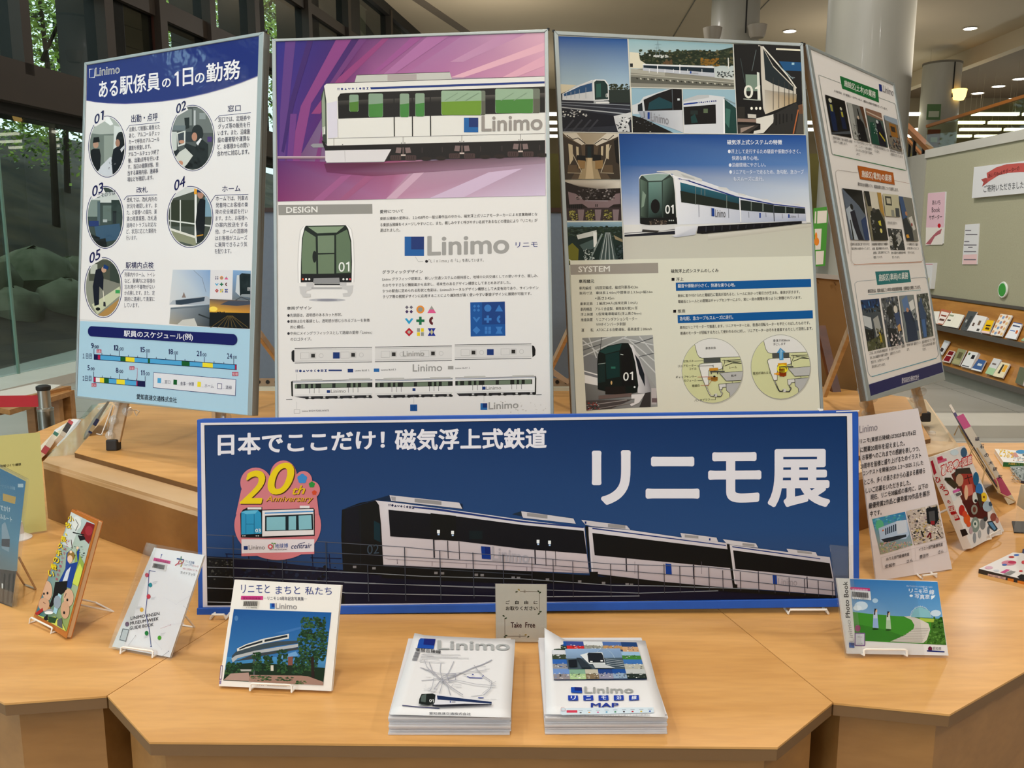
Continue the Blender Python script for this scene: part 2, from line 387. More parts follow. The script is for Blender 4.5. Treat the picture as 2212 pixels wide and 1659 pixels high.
# ================================================================== the hall
def S(m, name, material, parent=None, **k):
    return m.build(name, material, parent, kind='structure', **k)
M_FLOOR = mat('grey_stone_floor', '#a9a69e', .35, noise=.14, scale=1.2, c2='#98958c')
M_JOINT = mat('floor_joint', '#77746c', .7)
M_CEIL = mat('beige_ceiling', '#c6b69b', .8, noise=.05, scale=.4)
M_CEILD = mat('brown_ceiling', '#574530', .7)
M_CONC = mat('pale_marble', '#a8a498', .5, noise=.16, scale=.9, c2='#8f8c82', stretch=(1, 1, .35), coat=.05)
M_BEAM = mat('bronze_steel', '#2f251c', .5, noise=.1, scale=3)
M_BLACK = mat('black_steel', '#14120f', .6)
M_OLIVE = mat('olive_wall', '#6e6530', .7, noise=.1, scale=.6)
M_WALLB = mat('beige_wall', '#a39680', .8)
M_LEDGE = mat('pale_stone', '#c6c2b8', .4, noise=.06, scale=3)
M_PART = mat('green_grey_panel_cloth', '#a8a48a', .9, noise=.06, scale=60, bump=.3)
M_GREY = mat('grey_plinth', '#8b8a80', .6, noise=.08, scale=4)
fl = S(MB().poly_z([(-6.2, -8), (24, -8), (24, 36), (-6.2, 36)], -.1, 0), 'floor', M_FLOOR)
m = MB()
for i in range(12):                                # stone tile joints, set a hair into the floor's face
    y = 3+i*1.2; m.box((-5.2, y, 0), (12, y+.006, .0012))
for i in range(14):
    x = -5+i*1.2; m.box((x, 2, 0), (x+.006, 20, .0012))
m.build('floor_joints', M_JOINT, fl, kind='stuff')
ceil = S(MB().poly_z([(-6, -8), (14.6, -8), (14.6, 36), (1.5, 36), (-6, 36)], 7.4, 7.6), 'ceiling', M_CEIL)
S(MB().poly_z([(14.6, -8), (26, -8), (26, 36), (14.6, 36)], 7.05, 7.25), 'ceiling_aisle', M_CEILD)
S(MB().box((14.3, -8, 6.9), (14.62, 36, 7.42)), 'ceiling_bulkhead', M_CEIL)
for a, b in (((886, -12), (1006, 69)), ((1506, -8), (1430, 120)), ((1670, -9), (1570, 95)), ((2212, 100), (2110, 135))):
    S(MB().bar(onz(*a, 7.397), onz(*b, 7.397), (.022 if a[0] != 886 else .28), .02), 'ceiling_joint', M_JOINT if a[0] != 886 else mat('ceiling_groove', '#75695a', .8))
S(MB().box((-6.2, 35.8, 0), (26, 36, 4.9)), 'wall_back', M_OLIVE)
S(MB().box((-6.2, 35.9, 4.9), (26, 36.1, 7.6)), 'wall_back_upper', mat('dim_wall', '#6a5d47', .8))
S(MB().box((25.8, -8, 0), (26, 36, 7.6)), 'wall_right', M_WALLB)
S(MB().box((-6.2, -8.2, 0), (26, -8, 7.6)), 'wall_behind', M_WALLB)
# ------------------------------------------------------------------ glazed wall on the left
TH = math.radians(8.9); GD = V((math.sin(TH), math.cos(TH), 0)); GN = V((-GD.y, GD.x, 0))      # GN points outdoors
G0 = onz(0, 812, .12)
def gpx(x, y):                                     # where a pixel meets the glass wall
    r = ray(x, y); t = (G0-CAM).dot(GN)/r.dot(GN); p = CAM+r*t; return (p-G0).dot(GD), p.z
def gp(s, z, n=0): q = G0+GD*s+GN*n; return V((q.x, q.y, z))
def gbox(m, s0, s1, z0, z1, n0, n1):
    return m.prism([gp(s0, z0, n0), gp(s1, z0, n0), gp(s1, z0, n1), gp(s0, z0, n1)], (0, 0, z1-z0))
SEND = 27.5
M_GLASS = glassmat('window_glass', (.52, .58, .54), .05, .01)
S(gbox(MB(), -14, SEND, 0, .1, -.55, .1), 'baseboard_left', M_LEDGE)
S(gbox(MB(), -14, SEND, 2.98, 3.42, -.12, .3), 'trim_1', M_BEAM)
S(gbox(MB(), -14, SEND, 2.86, 2.98, .0, .3), 'trim_2', M_BLACK)
S(gbox(MB(), -14, SEND, 4.55, 4.8, -.05, .25), 'trim_3', M_BEAM)
S(gbox(MB(), -14, SEND, 7.15, 7.45, -.1, .3), 'trim_4', M_BLACK)
S(gbox(MB(), -14, SEND, 5.95, 6.15, -.05, .2), 'trim_5', M_BEAM)
wn = 0
posts = []
for a, b in ((25, 45), (210, 272), (330, 360), (440, 456), (538, 574), (655, 692), (742, 780), (835, 868)):
    s0, s1 = gpx(a, 60)[0], gpx(b, 60)[0]; posts.append((s0, s1))
    S(gbox(MB(), s0, min(s0+.18, s1), 3.3, 7.3, -.12, .02), 'trim_post', M_BEAM)
    S(gbox(MB(), s0+.01, s0+.16, 3.3, 7.3, .02, .55), 'trim_post_fin', M_BLACK)
    if s1-s0 > .5: S(gbox(MB(), s0+.18, s1, 3.3, 7.3, .02, .06), 'trim_blind', M_BLACK)
edges = [-14, gpx(-60, 60)[0]]+[p[1] for p in posts]+[SEND]
for i in range(len(edges)-1):                      # upper panes
    wn += 1; wdw = empty('window_%d' % wn, gp(edges[i], 3.42), kind='structure'); WL[wdw.name] = wdw.location
    for z0, z1 in ((3.42, 4.55), (4.8, 5.95), (6.15, 7.15)):
        gbox(MB(), edges[i], edges[i+1]-.01, z0, z1, .02, .03).build('pane', M_GLASS, wdw)
jx = [-14, -9, gpx(-400, 700)[0], gpx(24, 620)[0], gpx(86, 700)[0]+1.2, gpx(240, 700)[0]+2, 9, 13, 18, SEND]
for i in range(len(jx)-1):                         # tall frameless panes below
    wn += 1; wdw = empty('window_%d' % wn, gp(jx[i], .1), kind='structure'); WL[wdw.name] = wdw.location
    gbox(MB(), jx[i]+.004, jx[i+1]-.004, .1, 2.98, .02, .032).build('pane', M_GLASS, wdw)
    gbox(MB(), jx[i+1]-.012, jx[i+1]+.012, .1, 2.98, -.004, .02).build('silicone_joint', mat('glass_edge', '#6f8f82', .2), wdw)
# brown panel paints in a pane's beige reflection; red-brown panel beside it
for a, b in ((272, 328),):
    s0, s1 = gpx(a, 60)[0], gpx(b, 60)[0]; S(gbox(MB(), s0, s1, 3.5, 7.2, .05, .12), 'wall_left_panel', mat('pane_reflection_brown', '#6d5644', .6))
s0, s1 = gpx(330, 60)[0], gpx(352, 60)[0]; S(gbox(MB(), s0, s1, 3.5, 7.2, -.02, .02), 'wall_left_panel', mat('red_brown_cladding', '#4a2418', .6))
# ------------------------------------------------------------------ outside: bank, rocks, trees
M_EARTH = mat('dark_earth_bank', '#453a28', .95, noise=.55, scale=1.6, c2='#14120b')  # brown earth mottled with near-black
M_ROCK = mat('mossy_rock', '#85866f', .9, noise=.4, scale=3, c2='#4a5238')
R = random.Random(3)
m = MB(); NS, NT = 40, 16; vs = []
for i in range(NS+1):
    for j in range(NT+1):
        s = -16+60*i/NS; n = .5+14*j/NT; z = -.05+max(0, (n-2.2))*.42+R.uniform(-.12, .12)*(1 if n > 2.2 else .2)
        vs.append(gp(s, z, n))
m.add(vs, [(i*(NT+1)+j, (i+1)*(NT+1)+j, (i+1)*(NT+1)+j+1, i*(NT+1)+j+1) for i in range(NS) for j in range(NT)])
gnd = S(m, 'ground_bank', M_EARTH)
for k, (x, y, n, sz) in enumerate(((75, 590, 3.2, .8), (142, 640, 3.0, .6), (30, 655, 3.4, .5), (160, 585, 3.6, .5), (-60, 600, 3.3, .8))):
    rr = random.Random(k); prof = [(0.15, -.2), (.9, -.1), (1, .35), (.75, .75), (.3, .95), (.02, 1)]; n = 2.0
    while n < 12:
        n += .1; r_ = ray(x, y); q_ = CAM+r_*((G0+GN*n-CAM).dot(GN)/r_.dot(GN))
        if q_.z <= (n-2.2)*.42+.1: break
    c = V((q_.x, q_.y, (n-2.2)*.42-.05)); sz *= 1.1
    m = MB().lathe(c-V((0, 0, sz*.3)), [(r*sz*.85, h*sz) for r, h in prof], 14)
    m.v = [(a+rr.uniform(-.06, .06)*sz, b+rr.uniform(-.06, .06)*sz, d+rr.uniform(-.04, .04)*sz) for a, b, d in m.v]
    m.build('garden_rock', M_ROCK, smooth=True, label=('large rounded rock on the garden bank behind the glass', 'grey rock lower right on the bank outside the glass wall',
        'dark rock near the glass joint on the bank', 'mossy rock behind the leftmost display board, outdoors', 'rock at the edge of the glass, outdoors')[k], cat='rock')
leafm = bpy.data.materials.new('leaves'); leafm.use_nodes = True
nt = leafm.node_tree; b_ = nt.nodes['Principled BSDF']; b_.inputs['Roughness'].default_value = .5
oi = nt.nodes.new('ShaderNodeTexNoise'); oi.inputs['Scale'].default_value = 1.1; oi.inputs['Detail'].default_value = 4
tcc = nt.nodes.new('ShaderNodeTexCoord'); nt.links.new(tcc.outputs['Object'], oi.inputs['Vector'])
rp = nt.nodes.new('ShaderNodeValToRGB'); e = rp.color_ramp.elements; e[0].position = .38; e[1].position = .66
e[0].color = (*lin('#2a4a1a'), 1); e[1].color = (*lin('#c8e465'), 1); nt.links.new(oi.outputs[0], rp.inputs[0]); nt.links.new(rp.outputs[0], b_.inputs['Base Color'])
tr = nt.nodes.new('ShaderNodeBsdfTranslucent'); nt.links.new(rp.outputs[0], tr.inputs[0]); ms = nt.nodes.new('ShaderNodeMixShader'); ms.inputs[0].default_value = .35
nt.links.new(b_.outputs[0], ms.inputs[1]); nt.links.new(tr.outputs[0], ms.inputs[2]); nt.links.new(ms.outputs[0], nt.nodes['Material Output'].inputs[0])
M_BARK = mat('bark', '#2e261c', .9, noise=.3, scale=8)
def tree(s, n, zc, rad, h, nl, seed, label, lean=0):
    R = random.Random(seed); zb = max(0, n-2.2)*.42-.1; base = gp(s, zb, n); t = empty('garden_tree', base, label, 'tree', 'trees in the garden outside the glass wall'); WL[t.name] = base
    top = gp(s+lean, zc+rad*.4, n); MB().tube([base, (base+top)/2+V((.1, .05, 0)), top], [.09, .06, .03], 8).build('trunk', M_BARK, t)
    for k in range(4):
        f = .45+.13*k; p = base+(top-base)*f; q = p+V((R.uniform(-1, 1), R.uniform(-1.4, 1.4), R.uniform(.3, .9)))*rad*.6
        MB().tube([p, (p+q)/2+V((0, 0, .1)), q], [.05, .035, .015], 6).build('branch', M_BARK, t)
    vs, fs = [], []; c = gp(s+lean, zc, n)
    cl = [c+V((R.gauss(0, .5)*rad, R.gauss(0, .62)*rad, R.gauss(0, .5)*h)) for _ in range(26)]
    for _ in range(int(nl*1.5)):
        p = R.choice(cl)+V((R.gauss(0, .2), R.gauss(0, .24), R.gauss(0, .18)))*rad; sz = R.uniform(.035, .1)
        a = V((R.uniform(-1, 1), R.uniform(-1, 1), R.uniform(-.6, .6))).normalized(); bb = a.orthogonal().normalized()
        i = len(vs); vs += [p-a*sz, p+bb*sz*.5, p+a*sz, p-bb*sz*.5]; fs.append((i, i+1, i+2, i+3))
    mm = MB(); mm.add(vs, fs); o = mm.build('foliage', leafm, t); o['kind'] = 'stuff'
T = [(-2.5, 6.5, 4.2, 2.2, 1.2, 4200), (1.2, 8.0, 4.6, 2.4, 1.3, 5200), (4.0, 6.0, 6.4, 2.2, 1.3, 4200), (6.5, 9.5, 5.0, 2.6, 1.5, 5200), (10, 6.5, 7.0, 2.8, 1.6, 5200),
     (14, 9, 6.0, 3, 2.2, 5200), (18.5, 6.5, 8.2, 3, 2.2, 5200), (24, 7, 9.5, 3.4, 2.6, 5200), (30, 9, 10, 3.6, 3, 4200), (1.5, 11.5, 7.6, 2.8, 1.8, 5200), (8, 12.5, 9, 3, 2.2, 5200), (-6, 9, 6, 3, 2, 3600)]
NM = ['above the lower pane at the far left', 'behind the bright gap above the bank', 'in the upper pane above the steel beam', 'behind the first wide post', 'behind the middle posts',
      'above the leftmost display board', 'between two posts above the first board', 'above the gap between the first two boards', 'farthest along the glass wall', 'high on the bank at the left', 'high on the bank behind the posts', 'beyond the left edge of the glass']
for k, a in enumerate(T): tree(*a, 20+k, 'leafy green garden tree '+NM[k])
# ------------------------------------------------------------------ columns
def column(px0, px1, Y, ztop, name, label, cap=0, zb=0):
    c = (px0+px1)/2; p = aty(c, 300, Y); r = abs(aty(px1, 300, Y).x-aty(px0, 300, Y).x)/2
    t = empty(name, (p.x, Y, zb), kind='structure'); WL[t.name] = t.location
    MB().lathe((p.x, Y, zb), [(r, 0), (r, ztop-zb)], 40).build('column_shaft', M_CONC, t, smooth=True)
    if cap: MB().lathe((p.x, Y, ztop-.05), [(r*1.03, 0), (r*1.03, .06)], 40).build('column_cap', mat('cap_grey_brown', '#6c665a', .8), t)  # cap ring in a darker grey-brown than the shaft
    MB().box((p.x+r*.18, Y-r-.012, ztop-1.1), (p.x+r*.18+.03, Y-r+.06, ztop-.05)).build('column_slot', M_BLACK, t)
    return p, r
pa, ra = column(1777, 1952, 12.0, 7.4, 'column', '')
pb, rb = column(1528, 1628, 22.0, 7.4, 'column', '', 1)
pc, rc = column(1985, 2062, 28.5, 6.95, 'column', '', 1)
M_LAMP = mat('frosted_lamp_glass', '#9a9082', .4)
def sconce(x, y, Y, mt, lab, s=1.0):
    p = aty(x, y, Y); r = .17*s*Y/22
    o = MB().lathe(p-V((0, 0, r)), [(r*.9, 0), (r*1.15, r*.5), (r*1.35, r*1.7), (r*1.25, r*1.75), (r*.8, r*1.2)], 20).build('wall_lamp', mt, smooth=True)
    return tag(o, lab, 'lamp')
sconce(1539, 72, 21.2, M_LAMP, 'frosted glass uplight on the left of the capped column'); sconce(1636, 66, 21.2, M_LAMP, 'frosted glass uplight on the right of the capped column')
M_GLOW = mat('lit_amber_glass', '#f0c060', .4, emit='#ffcf70', es=3.2)
sconce(2070, 203, 28, M_GLOW, 'glowing amber bowl lamp on the far column', .85)
# ------------------------------------------------------------------ ceiling downlights
M_DL = mat('downlight_glow', '#ffffff', .5, emit='#fff4e0', es=9); M_RIM = mat('downlight_rim', '#ded9cf', .5)
DL = [(1706, 67, 'above the two middle display boards'), (2096, 61, 'bright one right of the marble column'), (2203, 170, 'at the right edge of the ceiling'), (2157, 186, 'second from the right edge'),
      (2112, 201, 'third from the right edge'), (2186, 213, 'under the handrail, brightest'), (2145, 226, 'close above the handrail'), (2105, 238, 'lowest beside the handrail'), (1954, 136, 'beside the marble column'), (2071, 214, 'under the amber lamp')]
for x, y, wh in DL:
    z = 7.04 if y > 160 else 7.39; p = onz(x, y, z); r = .16 if y < 100 else .2
    if y > 160: r = .2
    t = empty('ceiling_downlight', p, 'round recessed ceiling downlight '+wh, 'downlight'); WL[t.name] = p
    MB().lathe((p.x, p.y, z-.005), [(r, 0), (r*1.2, -.012), (r*1.2, .0)], 20).build('rim', M_RIM, t)
    MB().lathe((p.x, p.y, z-.02), [(r, 0), (r, .01)], 20).build('lens', M_DL, t)
# ------------------------------------------------------------------ rows of fluorescent tubes far back
M_TUBE = mat('lit_tube', '#ffffff', .5, emit='#fffbe0', es=5.5)
tubem = None
for ri, (y, zz) in enumerate(((249, 5.4), (267, 5.4), (282, 5.4), (296, 5.4), (307, 5.4))):
    Y = onz(1900, y, zz).y
    for xx in [1.05, 9.55, 11.8]+[14.6+1.62*k for k in range(3)]:
        if ri == 0 and xx < 3: pass
        L = 1.45 if xx > 9 else 1.2
        o = MB().box((xx, Y, zz), (xx+L, Y+.16, zz+.09)).build('fluorescent_tube', M_TUBE)
        for q_ in (.1, L-.1): MB().bar((xx+q_, Y+.08, zz+.09), (xx+q_, Y+.08, 7.4 if xx < 14.3 else 7.06), .005, .005).build('suspension_rod', M_WALLB, o)
        tag(o, 'lit tube deep in the hall, '+('topmost row', 'second row from the top', 'middle row', 'fourth row from the top', 'lowest row')[ri]+', '+('between the middle boards' if xx < 3 else 'between the right boards' if xx < 10 else 'left of the far column' if xx < 13 else 'right of the far column' if xx < 15 else 'above the partition' if xx < 17 else 'by the right edge'), 'tube light', 'rows of lit tubes deep in the hall')
# far counters and cases
tag(MB().box((-1.5, 24, 0), (5, 25, 1.1)).build('service_counter', mat('grey_counter', '#9b9a90', .5)), 'long grey counter far back between the middle boards', 'counter')
tag(MB().box((-2, 34.6, 0), (8, 35.4, 2.6)).build('low_bookcase', mat('tan_case', '#8a7a4a', .6)), 'low tan bookcase along the back wall of the hall', 'bookcase')
# ------------------------------------------------------------------ stair handrails and glass beside the right partition
M_RAIL = mat('orange_wood_rail', '#b06a24', .35, coat=.4); M_PANE = glassmat('stair_glass', (.78, .8, .66), .06)
def handrail(a, b, Y0, Y1, wpx, lab, glass=0):
    pa_, pb_ = aty(*a, Y0), aty(*b, Y1); t = empty('stair_handrail', pa_, lab, 'handrail'); WL[t.name] = pa_
    MB().bar(pa_, pb_, wpx, wpx*.8).build('rail', M_RAIL, t)
    for k in range(0 if glass else 4):
        p = pa_+(pb_-pa_)*(k+.3)/4; MB().bar(p, p-V((0, 0, .95)), .035, .035).build('baluster', M_DARK, t)
    if glass:
        MB().prism([pa_, pb_, pb_-V((0, 0, glass)), pa_-V((0, 0, glass))], (.012, 0.01, 0)).build('glass_panel', M_PANE, t)
handrail((2003, 273), (2230, 203), 14.5, 12.5, .055, 'orange wooden handrail rising right above a glass balustrade', .9)
handrail((1953, 268), (2030, 345), 15.5, 14, .1, 'broad wooden stair handrail descending behind the marble wall')
handrail((1950, 290), (2000, 344), 16.5, 15.4, .05, 'thin lower wooden rail beside the broad handrail')
for x0, y0, x1, y1, Y, c, lab, nm, ct in ((2003, 225, 2030, 259, 28, '#4c6a3e', 'green framed notice on the far column', 'wall_notice', 'notice'),
        (2004, 280, 2028, 318, 15, '#7a3f30', 'dark red and white poster behind the stair glass', 'stair_poster', 'poster')):
    a, c_ = aty(x0, y0, Y-.65 if Y == 28 else Y), aty(x1, y1, Y-.65 if Y == 28 else Y); o = MB().box((a.x, a.y-.02, c_.z), (c_.x, a.y, a.z)).build(nm, mat('poster'+c, c, .6)); tag(o, lab, ct)
    MB().box((a.x+.05, a.y-.03, c_.z+.08), (c_.x-.05, a.y-.02, c_.z+(a.z-c_.z)*.55)).build('white_sheet', mat('dull_paper', '#a5a890', .7), o)
# ------------------------------------------------------------------ partition with leaflet rack on the right
PX = 5.1
def pr(x, y, X=PX): return atx(x, y, X)
zt, zb = 2.53, pr(2120, 650).z
zb = .5*(pr(2014, 639).z+pr(2212, 660).z)
yfar, ynear = pr(1998, 400).y, 5.0
part = empty('notice_partition', (PX, 9, 0), 'tall green-grey cloth covered partition with pale cap behind the leaflet rack', 'partition'); WL[part.name] = part.location
MB().box((PX, ynear, zb), (PX+.12, yfar, zt)).build('cloth_panel', M_PART, part)
MB().box((PX-.02, ynear, zt), (PX+.16, yfar+.02, zt+.1)).build('cap', M_LEDGE, part)
e0 = pr(1960, 400); MB().box((PX-.01, yfar, 0), (PX+.18, yfar+.9, zt+.06)).build('marble_end', M_CONC, part)
rack = empty('leaflet_rack', (PX-.2, 8, 0), 'wooden two-tier leaflet rack with dark rails along the partition', 'rack'); WL[rack.name] = rack.location
M_RW = wood('rack_orange_wood', '#b27b34', '#96601f', along='y'); M_EDGE = mat('dark_rack_edge', '#55504a', .5)
# profile in (x,z): top lip, slanted tier 1, rail, slanted tier 2, rail, plinth
za = zb
xr1 = PX-.02; 
z1 = pr(2120, 725, PX-.22).z; z2 = pr(2120, 815, PX-.30).z
def yprism(m, prof): return m.prism([(x, ynear, z) for x, z in prof], (0, yfar-.05-ynear, 0))
yprism(MB(), [(PX+.05, za-.03), (PX-.02, za-.03), (PX-.02, za), (PX+.05, za)]).build('top_edge', M_EDGE, rack)
yprism(MB(), [(PX-.0, za-.03), (PX-.24, z1), (PX-.24, z1-.015), (PX+.1, z1-.015), (PX+.1, za-.03)]).build('shelf_slope', M_RW, rack)
yprism(MB(), [(PX-.24, z1-.03), (PX-.27, z1-.03), (PX-.27, z1+.02), (PX-.24, z1+.02)]).build('front_rail', M_EDGE, rack)
yprism(MB(), [(PX-.06, z1-.03), (PX-.33, z2), (PX-.33, z2-.015), (PX+.1, z2-.015), (PX+.1, z1-.03)]).build('shelf_slope', M_RW, rack)
yprism(MB(), [(PX-.33, z2-.03), (PX-.36, z2-.03), (PX-.36, z2+.02), (PX-.33, z2+.02)]).build('front_rail', M_EDGE, rack)
yprism(MB(), [(PX-.3, 0), (PX+.1, 0), (PX+.1, z2-.02), (PX-.3, z2-.02)]).build('plinth', M_GREY, rack)
def rackplane(t):
    if t: o = V((PX-.335, 8, z2)); v = V((PX-.06, 8, z1-.03))-o
    else: o = V((PX-.245, 8, z1)); v = V((PX, 8, za-.03))-o
    return Plane(o+V((-.012, 0, .008)), V((0, -1, 0)), v)
RP = [rackplane(0), rackplane(1)]
def rleaf(t, q, cols, lab, th=.012, nm='leaflet', cat='leaflet'):
    q = [(2000+x/5.528, 580+y/5.528) for x, y in q]; P = RP[t]; c = [P.pw(*p, .014) for p in q]
    o = MB().prism(c, -P.n*th).build(nm, M_PAPER); tag(o, lab, cat, 'leaflets and booklets on the rack')
    pt = Print(P, o, INKM, 'cover_print', .0148, 'cover_lettering'); pt.frame([((p[0]-pt.T[0]), (p[1]-pt.T[1])) for p in q], 10, 10)
    for k in cols: pt.rect(*k)
    return pt
rleaf(0, [(105, 520), (175, 520), (160, 670), (95, 660)], [(0, 0, 10, 10, '#e4e0d6')], 'plain white leaflet at the left end of the upper tier')
rleaf(0, [(195, 490), (318, 520), (215, 685), (135, 670)], [(0, 0, 10, 10, '#b5684c'), (1, 1, 9, 9, '#e8ded6'), (2, 5, 8, 6.5, '#5c3a34'), (2, 2.5, 8, 3.4, '#8c4436')], 'white leaflet with red patterned border, upper tier')
rleaf(0, [(285, 535), (470, 565), (390, 720), (205, 690)], [(0, 0, 10, 10, '#e6e3d4'), (1.2, 1.2, 4, 2.5, '#8f9a80'), (1.5, 5, 3.6, 6, '#3b3834'), (5, 1, 5.1, 9, '#cfcabb')], 'open cream booklet with green stamp, upper tier')
rleaf(0, [(520, 515), (625, 530), (500, 750), (420, 735)], [(0, 0, 10, 10, '#4f5354'), (2, 4, 4, 5.5, '#a9acaa'), (5, 2, 8, 8, '#3b3e40')], 'dark grey photo leaflet on the upper tier')
rleaf(0, [(600, 560), (745, 590), (660, 775), (508, 748)], [(0, 0, 10, 10, '#dddad8'), (1.5, 5, 3, 7, '#5b4a42'), (5.2, 3, 7, 6, '#6e5a4c'), (6.5, 8, 8.5, 9.5, '#4d4a48')], 'white brochure with small brown pictures, upper tier', .03)
rleaf(0, [(745, 625), (828, 635), (765, 790), (668, 775)], [(0, 0, 10, 10, '#e5b81e'), (2, 4, 8, 5, '#3a2c14'), (3, 6, 8, 7.5, '#54401a'), (0, 8.6, 10, 10, '#e9c9c4')], 'yellow leaflet with black lettering, upper tier')
p_ = rleaf(0, [(905, 552), (1045, 572), (920, 822), (780, 800)], [(0, 0, 10, 10, '#e6ddd0')], 'white leaflet covered with drawn faces, upper tier')
for k in range(16): p_.ell(1.2+(k % 4)*2.5, 1+(k//4)*2.5+(k % 2)*.5, 1, .75, ('#d8a06c', '#d9b47c', '#b97f5f', '#7d94b8')[(k*7) % 4], 10)
rleaf(0, [(1062, 650), (1165, 672), (1085, 858), (955, 835)], [(0, 0, 10, 10, '#dfe0e4'), (0, 0, 10, .6, '#35559a'), (1, 2, 9, 3, '#4a5068'), (1, 5.5, 6, 6, '#3a62a8'), (7, 5, 9, 7, '#c9622c')], 'white leaflet with blue and orange print, upper tier')
rleaf(0, [(1180, 840), (1240, 850), (1225, 885), (1145, 870)], [(0, 0, 10, 10, '#9fb48c')], 'pale green leaflet cut by the right edge of the photo')
rleaf(1, [(235, 865), (300, 880), (200, 1040), (165, 1010)], [(0, 0, 10, 10, '#cfd1d2'), (1, 5, 8, 8, '#3a3030')], 'grey booklet with a black drawing, lower tier')
rleaf(1, [(290, 985), (360, 1000), (290, 1135), (205, 1115)], [(0, 0, 10, 10, '#d8c8c0'), (1, .6, 9, 4.4, '#6d1a22'), (1, 5.2, 9, 9.4, '#7e1c26')], 'dark red leaflet on the lower tier')
rleaf(1, [(400, 962), (495, 985), (410, 1165), (315, 1140)], [(0, 0, 10, 10, '#8e8f68'), (3, 2, 8, 6, '#5e5a40'), (1, 7, 9, 9.5, '#a5a077')], 'olive green photo leaflet on the lower tier')
rleaf(1, [(525, 995), (640, 1015), (545, 1205), (428, 1175)], [(0, 0, 10, 10, '#dcdcda'), (1, 1, 3, 2.4, '#4f6a4a'), (5.5, 2, 8.5, 4.5, '#26242a'), (1, 9, 8, 9.6, '#4f5058')], 'white leaflet with a small black picture, lower tier', .03)
rleaf(1, [(640, 1090), (730, 1110), (665, 1242), (552, 1215)], [(0, 0, 10, 10, '#3f5f92'), (3, 4, 8, 6, '#c8d2d6'), (0, 9, 10, 10, '#e1e2e2')], 'small blue leaflet with white burst, lower tier')
rleaf(1, [(825, 1078), (915, 1100), (810, 1285), (720, 1260)], [(0, 0, 10, 10, '#cfcfce'), (0, 6, 10, 10, '#a4c49a'), (2, 3, 7, 4, '#6a5f5c')], 'grey and green leaflet on the lower tier')
rleaf(1, [(915, 1125), (1018, 1150), (930, 1318), (810, 1290)], [(0, 0, 10, 10, '#e2d6b4'), (3, 1.5, 5, 8, '#3a3426'), (5.5, 1.5, 9, 6.5, '#e2a83a')], 'cream and orange leaflet with vertical black lettering')
rleaf(1, [(1135, 1185), (1230, 1200), (1170, 1405), (1080, 1370)], [(0, 0, 10, 10, '#5f6450')], 'dark olive folder at the right end of the lower tier', .03)
# notices pinned on the partition
NP = Plane(V((PX, 8, 1.5)), V((0, -1, 0)), V((0, 0, 1)))
def pinned(q, lab, name='pinned_notice', cat='notice', th=.004, h=.006):
    c = [NP.pw(*p, h+th) for p in q]; o = MB().prism(c, -NP.n*(th+h)).build(name, M_PAPER); tag(o, lab, cat)
    pt = Print(NP, o, INKM, 'notice_print', h+th+.0006, 'notice_lettering'); return pt
p_ = pinned([(2112, 361), (2300, 338), (2300, 410), (2107, 428)], 'wide white sign with a red ribbon drawn over black lettering', 'donation_sign', 'sign', .01, .03)
p_.view(1730, 80, 3.95)
P0 = [(1618, 1160), (1700, 1115), (1800, 1085), (1904, 1078), (1904+180, 1070)]
p_.poly([(1570, 1215), (1615, 1200), (1640, 1230), (1578, 1278), (1590, 1240)], '#a8504c')
p_.poly([(1618, 1160), (1700, 1112), (1790, 1085), (1904, 1076), (2090, 1072), (2090, 1150), (1904, 1152), (1800, 1160), (1720, 1180), (1625, 1240)], '#bd5a55')
p_.text('あいちBookサポーターの', 1632, 1205, 1900, 1138, 42, '#3a1f1f', 1.2)
p_.text('ご寄附いただきました', 1592, 1328, 1935, 1290, 62, '#2c2b30', 1)
p_ = pinned([(2008, 417), (2045, 414), (2039, 526), (2001, 530)], 'pink and white vertical poster with black lettering and red heart', 'supporter_poster', 'poster')
p_.view(1950, 320, 4.607).poly([(260, 450), (432, 436), (418, 790), (240, 790)], '#dfb9c4').poly([(240, 950), (330, 800), (405, 800), (300, 940), (285, 962)], '#b0606c').poly([(240, 790), (418, 790), (405, 960), (236, 962)], '#e4dcd4')
p_.poly([(236, 955), (310, 870), (350, 830), (400, 800), (385, 850), (330, 880), (285, 960)], '#ad626b')
p_.ell(372, 772, 16, 22, '#c01f2c', 12); p_.text('あいち', 302, 565, 385, 562, 46, '#1c1a20', 2); p_.text('Book', 298, 640, 380, 636, 50, '#1c1a20', 1); p_.text('サポーター', 272, 715, 400, 705, 48, '#1c1a20', 2.5)
p_ = pinned([(2087, 485), (2117, 483), (2112, 571), (2080, 571)], 'small white notice with a pale pink foot on the partition')
p_.view(1950, 320, 4.607).poly([(612, 1060), (750, 1055), (745, 1155), (605, 1155)], '#e3c0c0')
for y, a, b in ((820, 632, 690), (860, 635, 752), (930, 622, 672), (965, 618, 745), (988, 660, 705), (1030, 618, 740), (1110, 618, 738)): p_.rect(a, y-6, b, y+5, '#77727a')
p_ = pinned([(2008, 568), (2025, 568), (2019, 624), (2003, 622)], 'stack of narrow white flyers in a holder low on the partition', 'flyer_holder', 'flyer holder', .05, .0)
p_.view(1950, 320, 4.607).rect(262, 1150, 340, 1160, '#c98f97').poly([(255, 1290), (310, 1290), (300, 1390), (262, 1390)], '#d9d6b4')
b0 = NP.pw(2170, 626, 0); o = MB().lathe(b0, [(.075, 0), (.085, .015), (.08, .025)], 28, (-1, 0, 0)).build('round_badge', mat('badge_white', '#dfe2da', .4)); tag(o, 'round green and white badge on the partition above the rack', 'badge')
MB().lathe(b0+V((-.025, 0, 0)), [(.068, 0), (.066, .003)], 28, (-1, 0, 0)).build('green_face', mat('badge_green', '#3d9a3c', .4), o)
